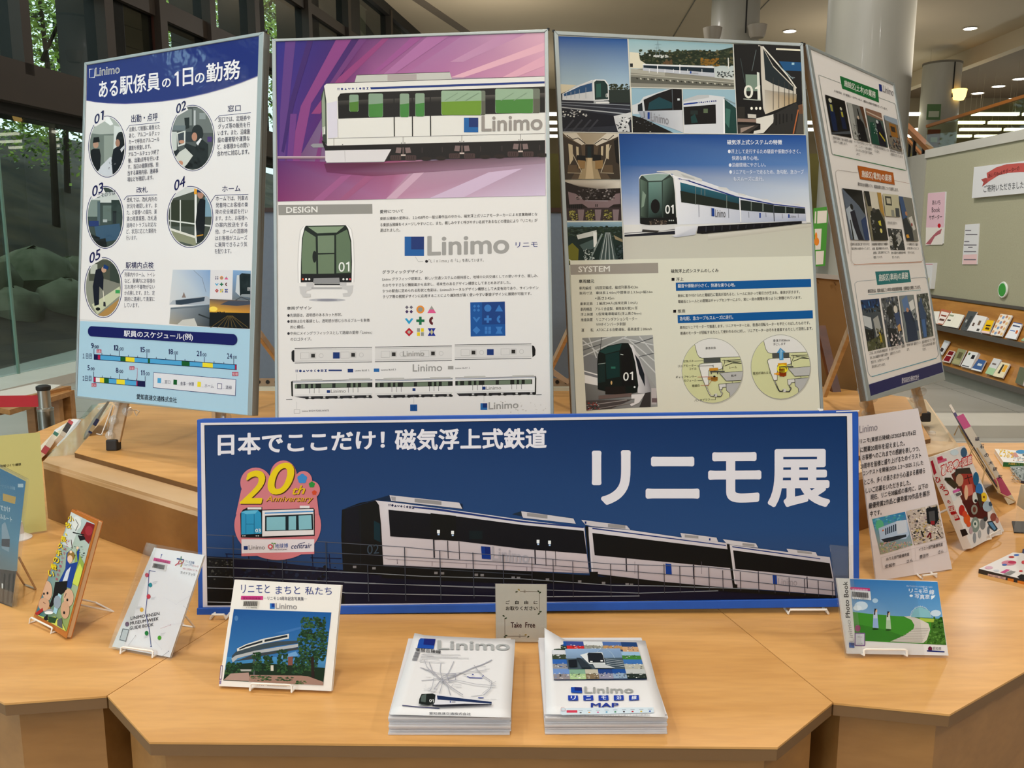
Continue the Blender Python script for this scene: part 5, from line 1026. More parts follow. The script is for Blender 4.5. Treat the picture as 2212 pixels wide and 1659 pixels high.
p.text('Linimo', 700, 690, 826, 716, 62, '#85868c', 3.4, h1=62); p.rect(888, 530, 904, 545, '#cfd6d8').line([(652, 622), (655, 668)], 4, '#4a5258'); p.clip(None)
A = [(924, 466), (1292, 470), (1306, 780), (934, 776)]
p.poly(A, '#94b4c2'); p.clip(A); p.poly([(928, 545), (1110, 508), (1218, 520), (1240, 560), (1306, 600), (1306, 780), (934, 776)], '#cfd2d6').poly([(930, 540), (1030, 508), (1110, 506), (1110, 525), (930, 556)], '#b7babc').poly([(930, 568), (1030, 556), (1030, 566), (930, 578)], '#243d86')
iconrow(p, 1040, 560, 14.5, .62, '#1c2c74', -1.4); p.poly([(930, 592), (1155, 574), (1158, 708), (936, 716)], '#14191a').rect(1070, 604, 1100, 634, '#5c6a50').rect(978, 616, 1030, 645, '#26302e').poly([(980, 660), (1010, 640), (1030, 700), (985, 706)], '#1f3d3c')
p.poly([(1212, 532), (1300, 600), (1306, 780), (1215, 780)], '#20403c').poly([(1225, 600), (1260, 610), (1250, 740), (1222, 700)], '#3f6a60').line([(1212, 530), (1215, 780)], 12, '#e8eaec').line([(1212, 530), (1292, 570)], 10, '#7e9298'); p.clip(None)
for a, b in (((538, 112), (570, 770)), ((562, 453), (1290, 468)), ((1279, 148), (1308, 780)), ((920, 464), (933, 778)), ((80, 766), (470, 770)), ((470, 772), (1785, 786))): p.line([a, b], 4, W_)
# photo 6: inside the carriage
A = [(82, 774), (470, 776), (488, 1098), (98, 1098)]
p.poly(A, '#57493a'); p.clip(A)
p.poly([(160, 775), (400, 777), (300, 860), (240, 860)], '#a39680').poly([(82, 775), (180, 776), (240, 850), (215, 860), (110, 800)], '#ccc4b4').poly([(390, 776), (470, 777), (470, 800), (320, 865), (300, 850)], '#ccc4b4').line([(110, 790), (150, 820), (190, 810), (240, 850)], 5, '#2a2320').line([(440, 790), (400, 825), (360, 815), (305, 852)], 5, '#2a2320')
p.poly([(85, 800), (210, 862), (220, 960), (140, 1098), (98, 1098)], '#3c342c').poly([(475, 800), (335, 862), (320, 960), (420, 1098), (488, 1098)], '#3c342c').rect(240, 855, 300, 950, '#221f1e').rect(255, 870, 282, 950, '#1e2a2c')
for q in ([(120, 850), (150, 860), (155, 960), (130, 1000)], [(175, 870), (192, 874), (194, 930), (178, 940)], [(350, 870), (366, 866), (364, 935), (350, 930)], [(385, 858), (408, 852), (404, 960), (384, 950)]): p.poly(q, '#bcae90')
p.poly([(240, 950), (300, 950), (350, 1098), (190, 1098)], '#9c8a6a').poly([(256, 950), (282, 950), (300, 1098), (240, 1098)], '#bda987')
for q, c in (([(180, 930), (240, 935), (245, 975), (180, 970)], '#15151a'), ([(290, 925), (350, 930), (350, 975), (290, 970)], '#15151a'), ([(185, 965), (240, 970), (235, 1025), (190, 1025)], '#8d7048'), ([(308, 970), (365, 965), (360, 1025), (310, 1030)], '#8d7048'), ([(120, 1000), (180, 1000), (185, 1055), (115, 1060)], '#5c4c3a'), ([(365, 1000), (430, 1000), (435, 1055), (365, 1055)], '#5c4c3a')): p.poly(q, c)
p.line([(130, 880), (215, 1050)], 5, '#b7ab94').line([(420, 860), (350, 1050)], 5, '#b7ab94').line([(115, 1055), (215, 1058)], 4, '#a59880').line([(345, 1055), (440, 1058)], 4, '#a59880'); p.poly([(440, 830), (470, 810), (480, 1000), (455, 980)], '#14181a'); p.clip(None)
# photo 7: underside
A = [(98, 1104), (488, 1104), (496, 1388), (108, 1388)]
p.poly(A, '#2a2422'); p.clip(A)
p.poly([(98, 1104), (488, 1104), (488, 1160), (330, 1165), (200, 1150), (98, 1115)], ['#c7beb0', '#d9d2c4', '#cfc7b8', '#8a8176', '#5a544c', '#b7aea0']).poly([(120, 1185), (175, 1200), (230, 1245), (420, 1245), (455, 1200), (485, 1195), (488, 1270), (440, 1275), (400, 1300), (260, 1298), (220, 1270), (130, 1275)], '#7d6a6c').speck(180, 1165, 450, 1240, 40, ['#3d3836', '#55504e', '#211d1c', '#8a8280'], (8, 18), 20)
p.poly([(108, 1300), (492, 1296), (496, 1388), (108, 1388)], '#3a3030')
for x in (150, 270, 390): p.speck(x-22, 1315, x+34, 1385, 26, ['#6e6a2e', '#8a8440', '#3a3a1c', '#a09a5a'], (6, 14), x)
for x in (210, 330, 455): p.poly([(x-22, 1310), (x+24, 1310), (x+16, 1388), (x-16, 1388)], '#7c6c6e')
for x in range(130, 215, 14): p.line([(x, 1276), (x+2, 1304)], 7, '#151212')
p.rect(312, 1272, 318, 1292, '#181414').rect(322, 1272, 328, 1292, '#181414').line([(240, 1248), (400, 1250)], 4, '#a39aa0'); p.clip(None)
# photo 8: track seen from above
A = [(110, 1400), (500, 1396), (510, 1690), (120, 1700)]
p.poly(A, '#22302c'); p.clip(A)
p.poly([(110, 1398), (500, 1396), (502, 1440), (112, 1440)], ['#7f9db4', '#96b0bc', '#6a8a94', '#547684']).poly([(112, 1436), (500, 1432), (504, 1500), (114, 1500)], '#27332b').speck(112, 1430, 500, 1500, 60, ['#2a3a2c', '#1f2a22', '#37452f', '#3c4c46'], (10, 26), 21, .5)
p.poly([(180, 1490), (320, 1455), (322, 1490), (190, 1520)], '#c4c8c4').poly([(200, 1560), (320, 1510), (320, 1580), (230, 1600)], '#4a5c5a').poly([(296, 1470), (322, 1470), (322, 1570), (300, 1575)], '#dfe2de').poly([(380, 1470), (420, 1470), (470, 1690), (330, 1690)], '#4c5a58')
for k in range(8): p.line([(388+k*4, 1472), (345+k*17, 1690)], 4, ('#b7bfbc', '#2c3836')[k % 2])
p.poly([(118, 1570), (150, 1545), (195, 1590), (190, 1690), (122, 1690)], '#6d6c28').line([(120, 1660), (190, 1690)], 6, '#d3d6c4').line([(360, 1480), (260, 1690)], 12, '#7f8c88').poly([(440, 1490), (500, 1520), (504, 1540), (452, 1520)], '#8c8064').speck(230, 1590, 300, 1690, 20, ['#a8b4b0', '#31403c', '#c2cac6'], (6, 16), 22).speck(460, 1560, 505, 1690, 20, ['#1c2426', '#39484a'], (8, 18), 23); p.clip(None)
for a, b in (((96, 1100), (488, 1101)), ((106, 1391), (498, 1391)), ((472, 776), (512, 1690))): p.line([a, b], 4, W_)
# big picture
A = [(476, 780), (1787, 792), (1832, 1640), (514, 1660)]
p.poly([(476, 780), (1787, 792), (1800, 1000), (486, 1000)], ['#1a4180', '#1a4a92', '#5a7fb6', '#2f5a98']).poly([(486, 1000), (1800, 1000), (1808, 1180), (494, 1190)], ['#2f5a98', '#5a7fb6', '#bec8d6', '#7f97c0']).poly([(494, 1190), (1808, 1180), (1820, 1400), (506, 1420)], ['#7f97c0', '#bec8d6', '#d9d9d6', '#d2d4dc']).poly([(506, 1420), (1820, 1400), (1826, 1500), (510, 1500)], '#d9d9d6').poly([(510, 1500), (1826, 1400), (1834, 1690), (514, 1690)], ['#c2c0b4', '#c0beb0', '#c4c4b4', '#c5c4b8']).poly([(1100, 1488), (1822, 1412), (1826, 1436), (1100, 1530)], ['#cfccc2', '#c2bfb2', '#b9b5a6', '#b9b6aa'])
p.poly([(514, 1490), (870, 1462), (870, 1486), (514, 1504)], '#24262e').line([(514, 1480), (870, 1452)], 5, '#74747a')
# train
p.poly([(850, 1068), (1000, 1090), (1300, 1195), (1560, 1262), (1785, 1290), (1788, 1392), (1570, 1398), (1100, 1412), (885, 1418)], ['#e9e9ea', '#dedfe3', '#dddee2', '#d6d7dc', '#cfd0d6', '#9fa7bd', '#a9b0c4', '#c3c8d6', '#dcdfe6'])
p.poly([(738, 1050), (742, 1044), (880, 1036), (1058, 1100), (1058, 1118), (870, 1078), (850, 1062)], '#c9cac8').poly([(905, 1060), (1000, 1092), (1012, 1106), (930, 1085)], '#b2b3b2')
for q in ([(1165, 1152), (1230, 1160), (1260, 1185), (1180, 1168)], [(1305, 1196), (1355, 1205), (1370, 1220), (1315, 1210)], [(1470, 1235), (1520, 1242), (1535, 1256)], [(1560, 1254), (1610, 1262), (1625, 1275)], [(1690, 1270), (1740, 1272), (1750, 1286)]): p.poly(q, '#cfcfcd')
p.poly([(960, 1106), (1300, 1220), (1560, 1272), (1780, 1298), (1780, 1304), (1560, 1280), (1300, 1230), (965, 1116)], '#27377c'); iconrow(p, 892, 1096, 10, .5, '#1c2c74', 2)
p.poly([(905, 1122), (1318, 1230), (1320, 1316), (912, 1262)], ['#2c6476', '#27505e', '#22302f', '#1c2c2e']).poly([(905, 1180), (1318, 1272), (1320, 1316), (912, 1262)], '#252b26').poly([(1325, 1245), (1558, 1280), (1560, 1336), (1330, 1318)], '#262d2b').poly([(1562, 1284), (1780, 1306), (1782, 1342), (1564, 1336)], '#232a29')
for x0, x1, y0, y1 in ((1010, 1014, 1150, 1280), (1050, 1054, 1165, 1210), (1075, 1079, 1172, 1215), (1228, 1233, 1215, 1302), (1400, 1406, 1258, 1320), (1480, 1490, 1270, 1325), (1640, 1648, 1292, 1338), (1700, 1706, 1298, 1340)): p.rect(x0, y0, x1, y1, '#6f7a74')
for x, y0, y1 in ((1035, 1280, 1365), (1122, 1300, 1360), (1243, 1305, 1372), (1385, 1330, 1370), (1505, 1335, 1365), (1620, 1342, 1375), (1732, 1345, 1370)): p.line([(x, y0), (x+2, y1)], 4, '#7d828e')
p.line([(1322, 1230), (1330, 1400)], 6, '#f0f0f0').line([(1558, 1275), (1565, 1396)], 6, '#4a4c55')
p.poly([(1125, 1303), (1143, 1305), (1145, 1362), (1127, 1360)], '#1c3b84').text('Linimo', 1150, 1366, 1222, 1368, 54, '#6b6c72', 2.4); p.rect(1460, 1336, 1470, 1372, '#1c3b84').rect(1662, 1346, 1672, 1372, '#1c3b84').text('Linimo', 1674, 1372, 1716, 1373, 22, '#77787e', 1.5)
p.poly([(615, 1090), (630, 1070), (740, 1058), (835, 1060), (865, 1090), (878, 1200), (886, 1415), (830, 1425), (625, 1420)], '#dddedd').poly([(618, 1100), (632, 1076), (740, 1064), (832, 1066), (856, 1095), (868, 1200), (880, 1412), (700, 1424), (622, 1410)], '#33403a').poly([(640, 1074), (740, 1062), (832, 1066), (775, 1110), (680, 1112)], '#8aa29a').poly([(624, 1098), (672, 1120), (678, 1370), (628, 1360)], ['#5f7468', '#48584c', '#1f2824', '#4c5c50']).poly([(682, 1122), (775, 1118), (778, 1368), (684, 1372)], ['#6a8c84', '#6c8a82', '#1c2220', '#2c3a36']).poly([(782, 1112), (850, 1080), (864, 1190), (872, 1370), (786, 1368)], ['#5a7066', '#3f5048', '#26302b', '#161c1a', '#1b2220'])
p.ell(730, 1290, 32, 50, '#15191a', 16).poly([(640, 1180), (665, 1210), (650, 1290), (632, 1300)], '#7c9080').text('01', 798, 1344, 862, 1342, 62, '#e2e5e2', 1.8); p.poly([(625, 1372), (880, 1368), (884, 1414), (700, 1424), (626, 1414)], '#1c1e1e')
for x in (828, 842, 856): p.ell(x, 1390, 5, 5, '#b6bdb8', 8)
p.poly([(690, 1390), (800, 1390), (810, 1430), (690, 1425)], '#2a2624').speck(690, 1385, 810, 1425, 18, ['#4a4038', '#6a5c50', '#8a7c70'], (5, 12), 24)
p.poly([(636, 1425), (860, 1418), (860, 1450), (760, 1466), (636, 1465)], '#cfcfce').poly([(640, 1452), (760, 1462), (740, 1474), (636, 1468)], '#3a3836')
p.poly([(866, 1440), (900, 1432), (1028, 1428), (1010, 1490), (880, 1508), (838, 1500), (868, 1490)], ['#e3e4e8', '#dfe1e6', '#d6d8de', '#b9bcc6', '#b4b7c2', '#c9cbd2', '#d8d9de']).poly([(1030, 1430), (1760, 1394), (1755, 1412), (1420, 1450), (1080, 1482), (1020, 1480)], '#1b1c20')
for k in range(12): x = 1060+k*56; p.ell(x, 1474-k*5.2, 24-k, 9-k*.3, '#131416', 12); p.line([(x+26, 1430-k*2), (x+24, 1470-k*5)], 6-k*.3, '#3c3d42')
p.poly([(1756, 1396), (1790, 1394), (1790, 1410), (1758, 1412)], '#c9c9cc').line([(1790, 1410), (1822, 1410)], 3, '#3a3d55')
p.text('磁気浮上式システムの特徴', 1234, 858, 1620, 858, 35, '#e2e6ee', 3.5)
lines([('●浮上して走行するため騒音や振動が小さく、', 1240, 920, 1750, 920), ('快適な乗り心地。', 1268, 967, 1455, 967), ('●沿線環境にやさしい。', 1246, 1016, 1505, 1014), ('●リニアモーターで走るため、急勾配、急カーブ', 1250, 1064, 1772, 1063), ('もスムーズに走行。', 1278, 1113, 1490, 1113)], 31, '#dfe4ee', .9)
# lower half
p.view(1190, 540, 3.6867)
p.poly([(150, 86), (2076, 50), (2140, 1300), (200, 1310)], '#d9d9c9')
p.poly([(152, 120), (850, 105), (852, 186), (156, 200)], '#9a948b'); p.text('SYSTEM', 216, 180, 466, 174, 46, '#e4e3dc', 3.5)
p.text('車両諸元', 220, 266, 342, 264, 28, '#1d1b20', 3)
lines([('車両編成　3両固定編成、編成列車長43.3m', 222, 320, 690, 310), ('車両寸法　車体長14.0m(中間車は13.5m)×幅2.6m', 224, 362, 806, 350), ('×高さ3.45m', 348, 400, 500, 398), ('乗車定員　1編成244人(座席定員104人)', 230, 446, 686, 436),
       ('車両構造　アルミ合金製、乗降扉片側2ヶ所', 232, 488, 686, 478), ('浮上装置　U型常電導電磁石(浮上高さ8mm)', 234, 530, 716, 520), ('推進装置　リニアインダクションモーター', 236, 572, 684, 562), ('VVVFインバータ制御', 357, 608, 592, 604), ('運　　転　ATOによる自動運転、最高速度100km/h', 240, 654, 800, 642)], 27)
p.text('磁気浮上式システムのしくみ', 952, 186, 1330, 180, 30, '#1d1b20', 3)
p.text('■ 浮上', 957, 250, 1052, 248, 28, '#1d1b20', 1); p.text('■ 推進', 970, 504, 1066, 500, 28, '#1d1b20', 1)
p.poly([(990, 262), (2064, 232), (2066, 296), (992, 328)], '#0e5896').poly([(1004, 520), (2078, 482), (2081, 546), (1007, 585)], '#0e5896')
p.text('騒音や振動が小さく、快適な乗り心地。', 1006, 304, 1462, 294, 30, '#dfe4e6', 1.8); p.text('急勾配、急カーブもスムーズに走行。', 1022, 564, 1446, 552, 32, '#dfe4e6', 1.8)
lines([('車体に取り付けられた電磁石に電流が流れると、レールに向かって吸引力が生まれ、車体が浮きます。', 1006, 380, 1976, 348), ('電磁石とレールとの間隔はギャップセンサーにより、常に一定の間隔を保つように制御されています。', 1008, 426, 1990, 392),
       ('車両はリニアモーターで推進します。リニアモーターとは、普通の回転モーターを平たくのばしたものです。', 1022, 632, 2056, 594), ('普通のモーターが回転する力として使われるのに対し、リニアモーターはそれを直進する力として活用します。', 1026, 678, 2078, 638)], 26)
# hall photo with 01 nose
A = [(247, 702), (808, 678), (846, 1248), (280, 1278)]
p.poly(A, ['#8a8c88', '#a5a7a4', '#8f908e', '#5a5856']); p.clip(A)
p.poly([(250, 820), (420, 860), (420, 1010), (262, 960)], '#77797a').poly([(640, 700), (808, 740), (836, 1100), (700, 900)], '#9a9c9a')
for a, b in (((250, 760), (480, 690)), ((250, 850), (600, 690)), ((250, 720), (420, 860)), ((300, 700), (360, 860)), ((620, 720), (840, 900)), ((640, 780), (840, 990)), ((700, 690), (830, 840)), ((560, 700), (820, 760))): p.line([a, b], 9, '#c4c6c4')
for a, b in (((250, 800), (400, 750)), ((400, 690), (390, 800)), ((660, 750), (810, 700)), ((700, 850), (830, 820))): p.line([a, b], 5, '#4c4e50')
p.poly([(260, 960), (370, 990), (370, 1080), (266, 1060)], '#e0e0de').poly([(262, 970), (368, 1000), (368, 1020), (262, 992)], '#7a7c80')
p.poly([(600, 740), (650, 760), (700, 860), (770, 1020), (790, 1100), (790, 1150), (690, 1140), (660, 900), (630, 790)], ['#dcdad8', '#cfcdcc', '#b2b0b0', '#8f8d90', '#757377', '#8d8c90', '#cbcacc', '#dad9da', '#e2e1e0']).poly([(664, 830), (700, 880), (740, 990), (745, 1090), (700, 990)], '#20242a')
p.poly([(372, 830), (385, 800), (450, 765), (560, 742), (612, 742), (640, 790), (668, 900), (692, 1080), (680, 1135), (560, 1160), (370, 1110), (366, 900)], '#17211f').poly([(380, 810), (450, 770), (560, 748), (545, 800), (430, 830)], '#24403c').poly([(430, 835), (540, 810), (545, 1010), (440, 1030)], '#1c3432').poly([(552, 806), (620, 770), (660, 960), (665, 1080), (560, 1085)], '#121a18').poly([(375, 920), (425, 900), (430, 1050), (372, 1060)], '#20302e')
p.text('01', 570, 1044, 654, 1036, 66, '#dfe2dc', 1.6); p.line([(372, 910), (430, 902)], 4, '#a5b5b0').rect(475, 930, 510, 946, '#2f6a5a').line([(550, 832), (572, 836)], 5, '#dfe6e0').ell(478, 1058, 7, 16, '#c9a870', 10).ell(662, 1092, 8, 8, '#d6dada', 10).poly([(430, 1090), (590, 1085), (590, 1150), (430, 1150)], '#25211f')
p.poly([(376, 1160), (640, 1140), (640, 1165), (376, 1190)], '#6a5a55').poly([(636, 1152), (745, 1145), (700, 1215), (636, 1245), (625, 1230), (660, 1210), (662, 1185), (636, 1185)], '#d5d3d2').poly([(745, 1140), (790, 1130), (790, 1248), (700, 1250)], '#3a3736').poly([(276, 1200), (640, 1190), (480, 1260), (280, 1278)], '#4a4442').line([(280, 1240), (600, 1195)], 6, '#98908c').line([(380, 1262), (660, 1215)], 5, '#8a827e').speck(280, 1215, 380, 1276, 14, ['#2c2828', '#8a3a34', '#a49c98'], (6, 16), 25).rect(796, 1100, 836, 1230, '#b4adac').rect(800, 1180, 842, 1215, '#6a5a5c'); p.clip(None)
# two cut-away drawings
LG = '#cdd0a0'
def disc(cx, cy, rx, ry):
    p.ell(cx+6, cy+8, rx+4, ry+4, '#bdbcae', 40); p.ell(cx, cy, rx+3, ry+3, '#8b8d94', 44); p.ell(cx, cy, rx, ry, LG, 44)
    p.clipell(cx, cy, rx-1, ry-1, 44)
K = '#2b2c2e'
def cut(cx, cy, dx, dy, up):
    q = lambda *P: [(x+dx, y+dy) for x, y in P]
    body = q((1080, 640), (1140, 752), (1160, 830), (1178, 856), (1200, 862), (1540, 850), (1560, 640)); p.poly(body, '#dcdcd8').line(body[1:6], 3, K)
    p.poly(q((1210, 864-up), (1345, 860-up), (1347, 895-up), (1212, 900-up)), '#4f5250')
    b2_ = q((1200, 905), (1355, 896), (1360, 945), (1300, 962), (1252, 958), (1250, 1075), (1222, 1078), (1195, 1010), (1172, 925), (1178, 910)); p.poly(b2_, '#e0e0da').line(b2_+[b2_[0]], 3, K)
    p.poly(q((1255, 942-up), (1325, 938-up), (1326, 960-up), (1256, 964-up)), '#c58a2e' if not up else '#d49a20').poly(q((1262, 965), (1375, 963), (1380, 972), (1262, 976)), '#4a4b4a').line(q((1270, 970), (1272, 990)), 8, '#4a4b4a').line(q((1320, 970), (1322, 990)), 8, '#4a4b4a')
    p.poly(q((1268, 1014), (1322, 1010), (1322, 1040), (1300, 1048), (1272, 1040)), '#b07a34' if not up else '#a5411c').poly(q((1243, 1015), (1268, 1015), (1268, 1034), (1243, 1034)), '#b88848' if not up else '#c4562a').ell(1296+dx, 1008+dy, 10, 7, '#222', 10)
    for k in range(4): p.line(q((1268, 1018+k*7), (1322, 1014+k*7)), 2, '#4a3018')
    if up: p.ell(1290+dx, 985+dy, 44, 34, '#e8d83c', 18).poly(q((1262, 965), (1375, 963), (1380, 972), (1262, 976)), '#4a4b4a').poly(q((1262, 985), (1310, 982), (1308, 1045), (1270, 1045)), '#8a3a18').poly(q((1225, 1020), (1250, 1020), (1250, 1012), (1268, 1024), (1250, 1038), (1250, 1030), (1225, 1030)), '#e0a020')
    rl = q((1335, 980), (1540, 965), (1540, 1036), (1390, 1044)); p.poly(rl, '#b5b6b4').line(rl+[rl[0]], 3, K)
    r2 = q((1390, 1064), (1540, 1052), (1540, 1200), (1422, 1205), (1418, 1140), (1392, 1120)); p.poly(r2, '#b0b1b0').line(r2[1:]+[r2[0], r2[1]], 3, K); p.line(q((1438, 1046), (1440, 1060)), 3, K)
    p.poly(q((1330, 1070), (1388, 1064), (1390, 1092), (1360, 1096), (1358, 1112), (1336, 1114)), '#cfcfca').line(q((1330, 1070), (1388, 1064), (1390, 1092), (1360, 1096), (1358, 1112), (1336, 1114), (1330, 1070)), 3, K)
    p.line(q((1228, 1080), (1252, 1135), (1266, 1162), (1292, 1164), (1300, 1150)), 9, K).line(q((1228, 1080), (1252, 1135), (1266, 1160), (1290, 1162)), 4, '#dcdcd4').line(q((1345, 1114), (1348, 1130), (1360, 1140), (1345, 1166), (1316, 1165)), 9, K).line(q((1345, 1114), (1348, 1130), (1358, 1140), (1343, 1163), (1318, 1163)), 4, '#dcdcd4').rect(1296+dx, 1144+dy, 1318+dx, 1170+dy, '#c9c9c4')
    p.line(q((1360, 882), (1376, 876), (1378, 900), (1364, 935), (1362, 960)), 4, K).line(q((1376, 880), (1560, 872)), 5, K).line(q((1376, 893), (1560, 884)), 3, K).line(q((1378, 925), (1440, 900), (1560, 906)), 5, K).line(q((1400, 884), (1560, 912)), 4, K)
    p.clip(None)
disc(1280, 962, 240, 256); cut(1280, 962, 0, 0, 0)
disc(1823, 932, 234, 254); cut(1823, 932, 545, -38, 0.1)
p.poly([(1820, 780), (1860, 815), (1842, 818), (1845, 876), (1812, 878), (1810, 820), (1790, 822)], '#4b8fc0').poly([(1820, 786), (1840, 812), (1830, 815), (1828, 872), (1820, 872)], '#8fbcd8')
p.text('車体本体', 1226, 795, 1308, 791, 22, '#222', 1); p.text('枕木', 1428, 1012, 1470, 1009, 20, '#222', 1); p.text('レール', 1415, 946, 1476, 942, 18, '#222', 1); p.text('車体が約8mm', 1762, 736, 1896, 730, 23, '#222', .8); p.text('浮上します', 1764, 762, 1862, 758, 21, '#222', .8); p.text('電流が流れると', 1602, 994, 1742, 988, 22, '#222', 1.2)
for s_, x0, y0, x1, y1, l in (('空気バネ', 1050, 898, 1132, 894, 1208), ('リニアモーター', 1008, 936, 1152, 930, 1285), ('コイル', 1096, 958, 1155, 955, 0), ('ギャップセンサー', 990, 1024, 1155, 1018, 1280), ('モジュール', 1055, 1052, 1155, 1048, 1202), ('電磁石', 1118, 1092, 1180, 1088, 1245)):
    p.text(s_, x0, y0, x1, y1, 20, '#1f2022', 1)
    if l: p.line([(x1+6, y0-12), (l, y0-14)], 3, '#b0423a' if '電' in s_ or 'セ' in s_ else '#333')
p.line([(1285, 916), (1288, 936)], 3, '#333').line([(1245, 1084), (1275, 1035)], 3, '#b06a40'); p.text('パンタグラフ', 1138, 1208, 1260, 1202, 20, '#1f2022', 1); p.line([(1266, 1193), (1306, 1192), (1306, 1172)], 3, '#333')
# ------------------------------------------------------------------ board 4
p = p4; p.view(0, 0, 1); p.poly(I4, '#eceae8')
GY = '#4c4a52'
def card(q, col, tcol, tag_q, ttl, tl, sub, subq, caps, pics, capb=.9):
    p.line(q+[q[0]], 4, col)
    p.line([q[2], q[3]], 5, tcol)
    p.poly(tag_q, tcol); p.text(ttl, *tl, '#e6e6e0', 3, sh=0)
    p.text(sub, *subq, '#22222a', 1.4)
    for c in caps: p.text(c[0], *c[1:], '#2d2c34', .8)
    for f in pics: f()
p.view(1730, 80, 3.95)
def rounded(a, b, c, d, r=14):
    """rounded outline through four corners"""
    out = []; Q = [V((*t_, 0)) for t_ in (a, b, c, d)]
    for i in range(4):
        P0, P1, P2 = Q[i-1], Q[i], Q[(i+1) % 4]; u = (P0-P1).normalized()*r; v = (P2-P1).normalized()*r
        for t_ in (0, .33, .66, 1):
            m_ = P1+u*(1-t_)**2+v*t_**2; out.append((m_.x, m_.y))
    return out
o_ = rounded((145, 322), (802, 570), (902, 1142), (262, 1002)); p.line(o_+[o_[0]], 3.5, '#8f9a98'); p.line([o_[11], o_[12]], 6, '#2f7a4a')
p.poly([(330, 332), (655, 452), (664, 560), (350, 440)], '#1c6f3a'); p.text('施設区(土木)の業務', 366, 428, 634, 534, 62, '#e4e8e0', 3.4, h1=66)
p.poly([(662, 402), (686, 408), (693, 468), (668, 460)], '#1a2f7a'); p.text('Linimo', 698, 470, 788, 506, 58, '#807e84', 1.5)
p.text('土木担当は、主に軌道(レールやトンネル、橋等)の点検や管理を行っています。', 280, 472, 735, 632, 24, '#2b2b33', 1.4)
def pic(q, base, items):
    p.poly(q, base); p.clip(q); p.frame(q, 10, 10)
    for it in items:
        if it[0] == 'p': p.poly(it[1], it[2])
        elif it[0] == 'e': p.ell(*it[1:5], it[5], 12)
        elif it[0] == 's': p.speck(*it[1:])
    p.end(); p.clip(None)
pic([(200, 493), (368, 548), (426, 862), (258, 830)], '#13141a', [('e', 2, 1.2, .8, .6, '#c9c9b4'), ('p', [(1, 2), (3, 2), (3.4, 6), (3.2, 9), (1, 9), (.8, 6)], '#1c2848'), ('p', [(1.4, 2.2), (2.6, 2.2), (2.6, 4), (1.6, 4)], '#9a9a4c'), ('e', 7, 2.6, .6, .45, '#c4c4b0'), ('p', [(6, 3.2), (8, 3.2), (8.3, 8), (6, 8)], '#1a2440'), ('p', [(6.6, 3.4), (7.6, 3.4), (7.6, 4.8), (6.7, 4.8)], '#a8a23c'), ('p', [(0, 9.6), (10, 8.2), (10, 9), (0, 10)], '#4c5258')])
pic([(385, 558), (525, 600), (588, 905), (446, 872)], '#6a6d6a', [('p', [(0, 0), (3, 0), (2.5, 10), (0, 10)], '#a5a8a4'), ('p', [(7.5, 0), (10, 0), (10, 6), (9, 6)], '#5a4030'), ('p', [(4, 4), (6, 3.5), (8, 5), (8.5, 10), (3, 10)], '#15181f'), ('p', [(5.5, 1), (6.1, 1), (6.4, 4), (5.8, 4)], '#191a20'), ('e', 5.2, 3.6, .7, .5, '#bfae9a'), ('s', 1, 6, 4, 9.5, 10, ['#4a4d4c', '#8c8f8c'], (.3, .8), 3)])
pic([(543, 607), (678, 652), (738, 945), (600, 912)], '#4a5c56', [('p', [(0, 0), (10, 0), (10, 2.4), (0, 2)], '#8a6a58'), ('p', [(0, .8), (10, 1.6), (10, 2), (0, 1.2)], '#c4b4a4'), ('p', [(1, 4), (3.6, 3.6), (4.6, 10), (0, 10)], '#1f4a3c'), ('p', [(5, 3), (8, 2.6), (9.6, 6), (9, 10), (4.6, 10)], '#151c28'), ('e', 5.9, 3.2, .8, .5, '#c0c8cc'), ('p', [(6, 6), (8.8, 8), (8.6, 8.6), (5.8, 6.6)], '#b9a82c'), ('s', 2.5, 4, 5, 7, 6, ['#5a8a78', '#b6c0bc'], (.3, .7), 4)])
pic([(700, 668), (812, 705), (858, 982), (750, 950)], '#7a7468', [('p', [(0, 0), (10, 0), (10, 1.8), (0, 1.4)], '#96a6b6'), ('p', [(2.6, 2), (8, 2), (8.6, 6), (3, 6)], '#96662a'), ('p', [(3.6, 2.8), (6.8, 2.8), (7, 4.4), (3.8, 4.4)], '#3c342c'), ('s', .5, 6, 9.5, 9.8, 22, ['#2a2e3c', '#4c5260', '#8a8a86', '#26242a', '#a0602a'], (.4, 1), 5)])
lines([('営業列車終了後の夜間に軌道', 265, 872, 432, 905), ('を歩いて点検します。', 272, 905, 388, 927), ('トンネルの天井をハンマーで叩', 448, 905, 595, 940), ('いて、コンクリート等の異常が', 452, 940, 600, 975), ('ないかなどを打音で点検し', 462, 975, 606, 1008), ('ます。', 468, 1010, 495, 1018), ('分岐装置の動作確認をして行', 610, 945, 740, 985), ('ています。', 618, 985, 662, 998), ('特殊車両にて軌道の保守', 752, 982, 865, 1010), ('作業等を行っています。', 757, 1012, 862, 1040)], 23, '#2d2c34', .9)
o_ = rounded((290, 1130), (925, 1250), (1052, 2140), (355, 2205)); 
p.line([(480, 1160), (310, 1135), (292, 1150), (290, 1175)]+[(290+ (400-290)*t_/10, 1175+(1850-1175)*t_/10) for t_ in range(1, 11)], 3, '#a09a98'); p.line([(795, 1225), (925, 1250)], 3, '#b08c80')
p.poly([(478, 1098), (782, 1158), (796, 1262), (500, 1212)], '#b4601f'); p.text('施設区(電気)の業務', 512, 1204, 768, 1248, 66, '#ece8e0', 3.4, h1=68)
p.text('電気担当の業務のうち、電路設備の点検について説明します。', 480, 1270, 826, 1322, 30, '#2b2b33', 1.5)
q4 = lambda *P: [(1730+x/3.95, 80+y/3.95) for x, y in P]
r4 = lambda *P: [(1730+x/3.7697, 480+y/3.7697) for x, y in P]
